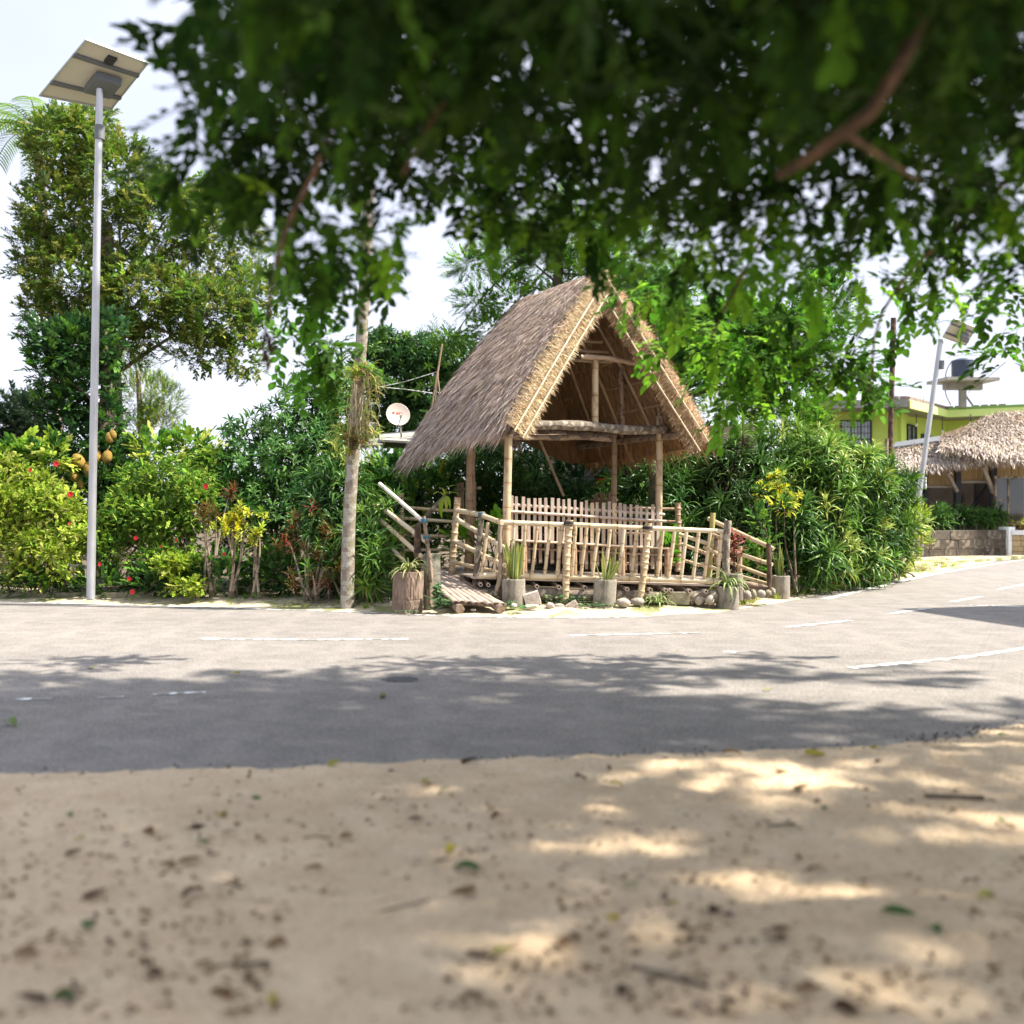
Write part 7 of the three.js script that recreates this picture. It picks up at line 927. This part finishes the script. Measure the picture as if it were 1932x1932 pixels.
// hanging foliage that the camera sees
const NB = []; const nb = (px, py, d, rx, ry, n, o = {}) => NB.push(blob(px, py, d, rx, ry, Math.max(rx, 60) / FP * d * 1.1, n, o));
for (let y = -240; y <= 190; y += 85) for (let x = 480; x <= 2060; x += 105) { if (y > 60 && x < 560) continue; const d = lerp(2.7, 3.9, sstep(-240, 200, y)) * rr(0.92, 1.25); nb(x + rr(-35, 35), y + rr(-30, 30), d, 95, 85, Math.round(5 * Math.pow(d / 3, 0.9) + 3)); }
for (let y = -60; y <= 430; y += 90) for (let x = 470; x <= 2040; x += 95) { if (y > 300 && (x < 560 || (x > 650 && x < 900))) continue; if (y > 340 && x > 560 && x < 650) continue; const d = rr(4.6, 7.0); nb(x + rr(-35, 35), y + rr(-30, 30), d, 80, 70, 14); }
for (const [x, y, d, rx, ry, n] of [[345, 20, 5.0, 40, 40, 5], [400, 90, 5.0, 55, 60, 9], [360, 175, 5.2, 35, 40, 6], [390, 250, 5.2, 45, 45, 8], [320, 300, 5.4, 28, 26, 4], [350, 360, 5.4, 30, 24, 4], [430, 180, 5.0, 60, 60, 11], [430, 330, 5.4, 45, 40, 8], [500, 300, 5.4, 60, 60, 13], [560, 400, 5.0, 60, 50, 9], [500, 440, 5.2, 40, 40, 6], [620, 440, 5.2, 60, 60, 10], [560, 490, 5.8, 55, 50, 9], [540, 570, 6.4, 45, 40, 8], [600, 560, 6.6, 50, 40, 9], [660, 500, 6.0, 55, 40, 9], [700, 470, 6.2, 40, 40, 7], [620, 640, 6.8, 38, 36, 10], [605, 690, 6.9, 42, 24, 11], [645, 665, 6.9, 22, 30, 6], [735, 420, 5.8, 45, 40, 7], [530, 640, 6.9, 25, 30, 4], [740, 520, 6.6, 20, 26, 3],
  [880, 370, 6.2, 60, 36, 9], [960, 400, 6.4, 60, 45, 11], [1040, 400, 6.6, 60, 45, 11], [1110, 430, 6.8, 55, 45, 11], [1190, 480, 6.8, 50, 50, 12], [1175, 560, 7.2, 24, 24, 5], [1240, 560, 6.4, 60, 60, 13], [1230, 640, 6.9, 30, 26, 6], [1300, 600, 6.6, 55, 60, 13], [1330, 670, 6.9, 45, 45, 11], [1375, 720, 7.0, 30, 40, 8], [1380, 640, 6.8, 50, 50, 11], [1450, 600, 6.6, 60, 60, 13], [1450, 680, 6.9, 45, 40, 10], [1500, 690, 6.6, 36, 40, 8], [1540, 620, 6.6, 60, 60, 12], [1590, 690, 6.6, 45, 45, 11], [1635, 670, 6.9, 42, 42, 8], [1645, 725, 7.1, 26, 30, 8], [1590, 680, 7.0, 22, 24, 4], [1690, 600, 6.8, 45, 40, 6], [1740, 540, 6.8, 50, 50, 11], [1800, 540, 6.8, 50, 40, 8], [1870, 560, 6.8, 50, 45, 9], [1890, 640, 7.0, 26, 30, 5], [1925, 660, 7.0, 28, 34, 6], [1780, 460, 6.6, 60, 50, 12], [1900, 470, 6.6, 60, 55, 12], [1640, 500, 6.2, 70, 50, 10], [1520, 500, 6.2, 70, 60, 13], [1400, 500, 6.2, 70, 60, 13], [1300, 470, 6.2, 70, 60, 13], [1440, 750, 7.0, 18, 24, 3], [1370, 770, 7.0, 16, 18, 3]]) nb(x, y, d, rx, ry, n);
NB.forEach(b => { const py0 = HALF - (b.c.y - EYE) / -b.c.z * FP, k = 1 + 0.55 * sstep(440, 600, py0); if (k > 1) { const e = V(0, EYE, 0); b.c.sub(e).multiplyScalar(k).add(e); b.r = b.r.map(q => q * k); b.s = k * 0.92; } });
NB.forEach(b => { const py = HALF - (b.c.y - EYE) / -b.c.z * FP; const px = HALF + b.c.x / -b.c.z * FP; if (py > 470) b.pal = px < 800 ? [PAL.fresh[2], PAL.canopy[2], PAL.canopy[3]] : px > 1420 ? [PAL.canopy[2], PAL.canopy[3], PAL.fresh[2], PAL.fresh[0], PAL.fresh[1]] : PAL.fresh.concat(PAL.fresh, [PAL.canopy[3]]); else if (py > 330) b.pal = PAL.canopy.concat(PAL.fresh); if (b.c.z < -5) b.sr = [0.62, 0.95]; });  // palette chosen by place: backlit edge and shaded top put into leaf colour
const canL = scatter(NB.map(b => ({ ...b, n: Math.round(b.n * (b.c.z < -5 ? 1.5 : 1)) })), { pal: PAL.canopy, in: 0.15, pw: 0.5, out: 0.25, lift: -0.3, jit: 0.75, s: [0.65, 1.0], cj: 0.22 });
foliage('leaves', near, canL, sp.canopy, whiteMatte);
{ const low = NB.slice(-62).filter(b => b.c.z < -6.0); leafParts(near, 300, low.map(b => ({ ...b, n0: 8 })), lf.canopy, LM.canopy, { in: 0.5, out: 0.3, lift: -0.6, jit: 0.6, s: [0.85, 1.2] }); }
// withered twig hanging on the left bough
{ const g = []; for (let i = 0; i < 16; i++) { const q = leafGeo(0.16, 0.04, { bend: 1.8, fold: 0.7, segs: 4, shape: 'lance' }); q.applyMatrix4(orient(P(500 + rr(-12, 12), rr(600, 670), 6.9), V(rr(-0.3, 0.3), -1, rr(-0.3, 0.3)), V(1, 0, 0), rr(0.7, 1.2))); g.push(tint(q, [1, 1, 1])); } const w = mesh('withered_leaves', merge(g), leafMat(rgb(0.075, 0.045, 0.025), { coat: 0 }), near); }
// the crown above, out of the picture, which shades the road
const holes = [[G(1500, 1490), 1.0, 0.35], [G(1230, 1455), 0.9, 0.2], [G(1400, 1690), 0.45, 0.16], [G(1800, 1590), 0.7, 0.2], [G(1400, 1300), 1.3, 0.5], [G(1600, 1320), 1.0, 0.7], [G(1150, 1290), 0.9, 0.35], [G(1500, 1385), 1.0, 0.2], [G(1780, 1310), 1.2, 0.6], [G(1850, 1730), 0.4, 0.14], [G(980, 1330), 0.8, 0.25], [G(1020, 1580), 0.5, 0.12]];
const litSpot = p => { const k = p.y / SUN.y, x = p.x - SUN.x * k, z = p.z - SUN.z * k; return holes.some(([c, a, b]) => ((x - c.x) / a) ** 2 + ((z - c.z) / b) ** 2 < 1); };
const UB = [{ c: V(4.6, 7.4, -5.4), r: [6.2, 2.2, 4.6], n: 1950 }, { c: V(2.2, 6.9, -7.3), r: [4.2, 1.7, 2.6], n: 900 }, { c: V(7.0, 6.6, -8.2), r: [3.4, 1.8, 2.0], n: 600 }, { c: V(1.0, 6.6, -4.2), r: [3.2, 1.6, 2.6], n: 900 }, { c: V(5.5, 7, -0.5), r: [5.5, 2, 3.5], n: 850 }];
foliage('crown', near, scatter(UB, { pal: PAL.canopy, in: 0.1, pw: 0.5, out: 0.3, lift: 0.1, jit: 0.8, s: [1.1, 1.7], keep: p => !litSpot(p) }), sp.canopyFar, whiteMatte);
// ------------------------------------------------------------------ fallen leaves, twigs, clods
seed(97);
const groundY = (x, z) => { let e = -6.4; for (let i = 0; i < sandEdge.length; i++) if (sandEdge[i].x > x) { e = sandEdge[i].z; break; } return z > e + 0.2 ? lerp(0.004, Math.max(0.006, sandY(x, z)), sstep(0, 0.5, z - e)) : 0.004; };
const fallen = [0, 1, 2, 3].map(() => leafGeo(0.10, 0.05, { bend: rr(-1.2, 1.4), fold: rr(0.2, 0.9), segs: 5 }));
const dryM = mats([[0.13, 0.075, 0.04], [0.20, 0.12, 0.06], [0.09, 0.055, 0.035], [0.24, 0.16, 0.09]], { coat: 0 }), yelM = mats([[0.42, 0.36, 0.05], [0.34, 0.34, 0.06]], { coat: 0.1 }), grnM = mats([[0.06, 0.14, 0.04], [0.16, 0.24, 0.07]], { coat: 0.3 });
function drop(px, py, ms, label, group, s = 1, name = 'fallen_leaf') { const g = G(px, py), y = groundY(g.x, g.z), m = new THREE.Mesh(pick(fallen), pick(ms)); m.name = numbered(name); m.castShadow = m.receiveShadow = true; const a = rr(0, 6.28); orient(V(g.x, y + 0.014, g.z), V(Math.cos(a), rr(-0.1, 0.15), Math.sin(a)), V(rr(-0.4, 0.4), 1, rr(-0.4, 0.4)), s * rr(0.7, 1.25)).decompose(m.position, m.quaternion, m.scale); scene.add(m); tag(m, label, 'fallen leaf', group); }
const where = (x, y) => `${y < 1570 ? 'on the sand near the tar edge' : y < 1720 ? 'on the middle of the sand' : 'at the front of the sand'}, ${x < 480 ? 'far left' : x < 966 ? 'left of centre' : x < 1450 ? 'right of centre' : 'far right'}`;
for (let i = 0; i < 46; i++) { const px = rr(0, 1932), py = 1450 + Math.pow(R(), 0.8) * 480; drop(px, py, dryM, 'dry brown curled leaf ' + where(px, py), 'brown fallen leaves ' + where(px, py), 1.05); }
for (let i = 0; i < 10; i++) { const px = rr(60, 1900), py = rr(1460, 1920); drop(px, py, grnM, 'green fallen leaf ' + where(px, py), 'green fallen leaves ' + where(px, py), 0.9); }
for (let i = 0; i < 10; i++) { const px = rr(60, 1900), py = rr(1450, 1920); drop(px, py, yelM, 'yellow fallen leaf ' + where(px, py), 'yellow fallen leaves ' + where(px, py), 0.9); }
drop(620, 1452, yelM, 'yellow leaf at the tar edge left of centre', null, 1.1); drop(1516, 1437, yelM, 'olive yellow leaf on the bright patch at the sand edge', null, 1.5); drop(1360, 1432, dryM, 'dark leaf at the sand edge left of the olive yellow leaf', null, 1.2); drop(1656, 1410, yelM, 'yellow leaf on the tar edge at the right', null, 1.1); drop(905, 1663, grnM, 'blue green leaf in the middle of the sand', null, 1.2); drop(1660, 1748, grnM, 'dark green leaf on the sand at the lower right', null, 1.4); drop(870, 1447, dryM, 'brown leaf at the tar edge near the middle', null, 1.2);
drop(174, 1263, yelM, 'yellow leaf on the lit road at the left', null, 1.6); drop(453, 1275, yelM, 'small yellow leaf on the road at the shade edge', null, 1.0); drop(1457, 1304, yelM, 'yellow leaf on the shaded road at the right', null, 1.0); drop(10, 1366, grnM, 'green leaf on the shaded road at the left edge', null, 1.7); drop(1880, 1390, grnM, 'green leaf on the tar edge at the far right', null, 1.3); drop(1276, 1230, yelM, 'tiny yellow leaf on the sunlit road right of centre', null, 0.7);
{ const p = G(722, 1318), g = new THREE.SphereGeometry(0.028, 12, 10); g.scale(1, 0.9, 1.1); g.translate(p.x, 0.027, p.z); tag(mesh('fallen_fruit', g, std({ color: rgb(0.16, 0.14, 0.06), roughness: 0.7 })), 'small round fallen fruit on the shaded road', 'fruit'); }
const twig = (px, py, a, L, r) => { const g = G(px, py), y = groundY(g.x, g.z) + r * 0.8, d = V(Math.cos(a), 0, Math.sin(a)); const q = k => { const w = g.clone().addScaledVector(d, k * L); return V(w.x, groundY(w.x, w.z) + r, w.z + rr(-0.015, 0.015)); }; tag(mesh('twig', tube([q(-0.5), q(-0.1), q(0.2), q(0.5)], r, { seg: 6, n: 12, rough: 0.15 }), M.bark), 'broken dark twig lying ' + where(px, py), 'twig', 'twigs ' + where(px, py)); };
for (let i = 0; i < 6; i++) twig(rr(100, 1850), rr(1480, 1900), rr(-0.6, 0.6), rr(0.1, 0.25), rr(0.003, 0.006)); twig(1260, 1860, 0.7, 0.3, 0.009); twig(1800, 1520, 0.15, 0.3, 0.012);
{ const gs = [0, 1].map(() => { const p = []; for (let i = 0; i < 12; i++) { const d = rdir(); p.push(d.multiplyScalar(rr(0.7, 1))); } const g = new ConvexGeometry(p); g.scale(1, 0.55, 1); return g; }); const place = (n, label, name, mat, smin, smax, pal) => { const ms = [], cs = []; for (let i = 0; i < n; i++) { const px = rr(-100, 2030), py = 1440 + Math.pow(R(), 0.7) * 500, q = G(px, py), y = groundY(q.x, q.z); if (wn(q.x * 1.4 + 60, q.z * 1.4 + 60, 5) < 0.42) continue; const s = smin + (smax - smin) * Math.pow(R(), 4); ms.push(new THREE.Matrix4().makeRotationY(rr(0, 6)).scale(V(s, s, s * rr(0.7, 1.1))).setPosition(V(q.x, y + s * 0.15, q.z))); cs.push(cjit(pick(pal), 0.2)); } const im = instanced(name, pick(gs), mat, ms, cs, null); tag(im, label, 'clods', null, 'stuff'); };
  place(700, 'small clods of earth and gravel scattered over the sandy ground', 'clods', std({ color: rgb(1, 1, 1), roughness: 1 }), 0.006, 0.034, [[0.26, 0.19, 0.12], [0.36, 0.27, 0.18], [0.46, 0.36, 0.26], [0.18, 0.13, 0.09]]);
  const bits = [0, 1].map(() => leafGeo(0.035, 0.018, { bend: rr(-1, 1), fold: 0.5, segs: 2 })); const ms = [], cs = []; for (let i = 0; i < 1700; i++) { const q = G(rr(-100, 2030), 1440 + Math.pow(R(), 0.75) * 500); if (wn(q.x * 1.8 + 80, q.z * 1.8 + 80, 6) < 0.48) continue; ms.push(orient(V(q.x, groundY(q.x, q.z) + 0.008, q.z), V(rr(-1, 1), rr(-0.2, 0.3), rr(-1, 1)), V(rr(-0.3, 0.3), 1, rr(-0.3, 0.3)), rr(0.6, 1.6))); cs.push(cjit(pick([[0.13, 0.08, 0.045], [0.20, 0.13, 0.07], [0.08, 0.05, 0.03], [0.26, 0.19, 0.11]]), 0.2)); } const im = instanced('leaf_litter', bits[0], leafMat(rgb(1, 1, 1), { coat: 0 }), ms, cs, null); tag(im, 'broken brown leaf litter scattered over the sandy ground', 'leaf litter', null, 'stuff'); }
// dark chippings along the broken tar edge
{ const p = []; for (let i = 0; i < 10; i++) p.push(rdir().multiplyScalar(rr(0.7, 1))); const g = new ConvexGeometry(p); const ms = [], cs = []; for (let i = 0; i < 420; i++) { const k = Math.floor(i < 130 ? rr(60, 300) : rr(290, 380)), e = sandEdge[k], o = rr(-0.12, 0.2) * (k > 250 ? 1.5 : 0.8), s = rr(0.004, 0.017); ms.push(new THREE.Matrix4().makeRotationY(rr(0, 6)).scale(V(s, s * 0.7, s)).setPosition(V(e.x + rr(-0.05, 0.05), 0.008, e.z + o))); cs.push(cjit(pick([[0.06, 0.058, 0.055], [0.10, 0.09, 0.08], [0.18, 0.15, 0.11]]), 0.2)); } const im = instanced('gravel', g, std({ color: rgb(1, 1, 1), roughness: 1 }), ms, cs, null); tag(im, 'loose tar chippings along the broken edge of the road', 'gravel', null, 'stuff'); }
scene.traverse(o => { if (o.isMesh) { o.castShadow = true; o.receiveShadow = true; } });
renderer.render(scene, camera);
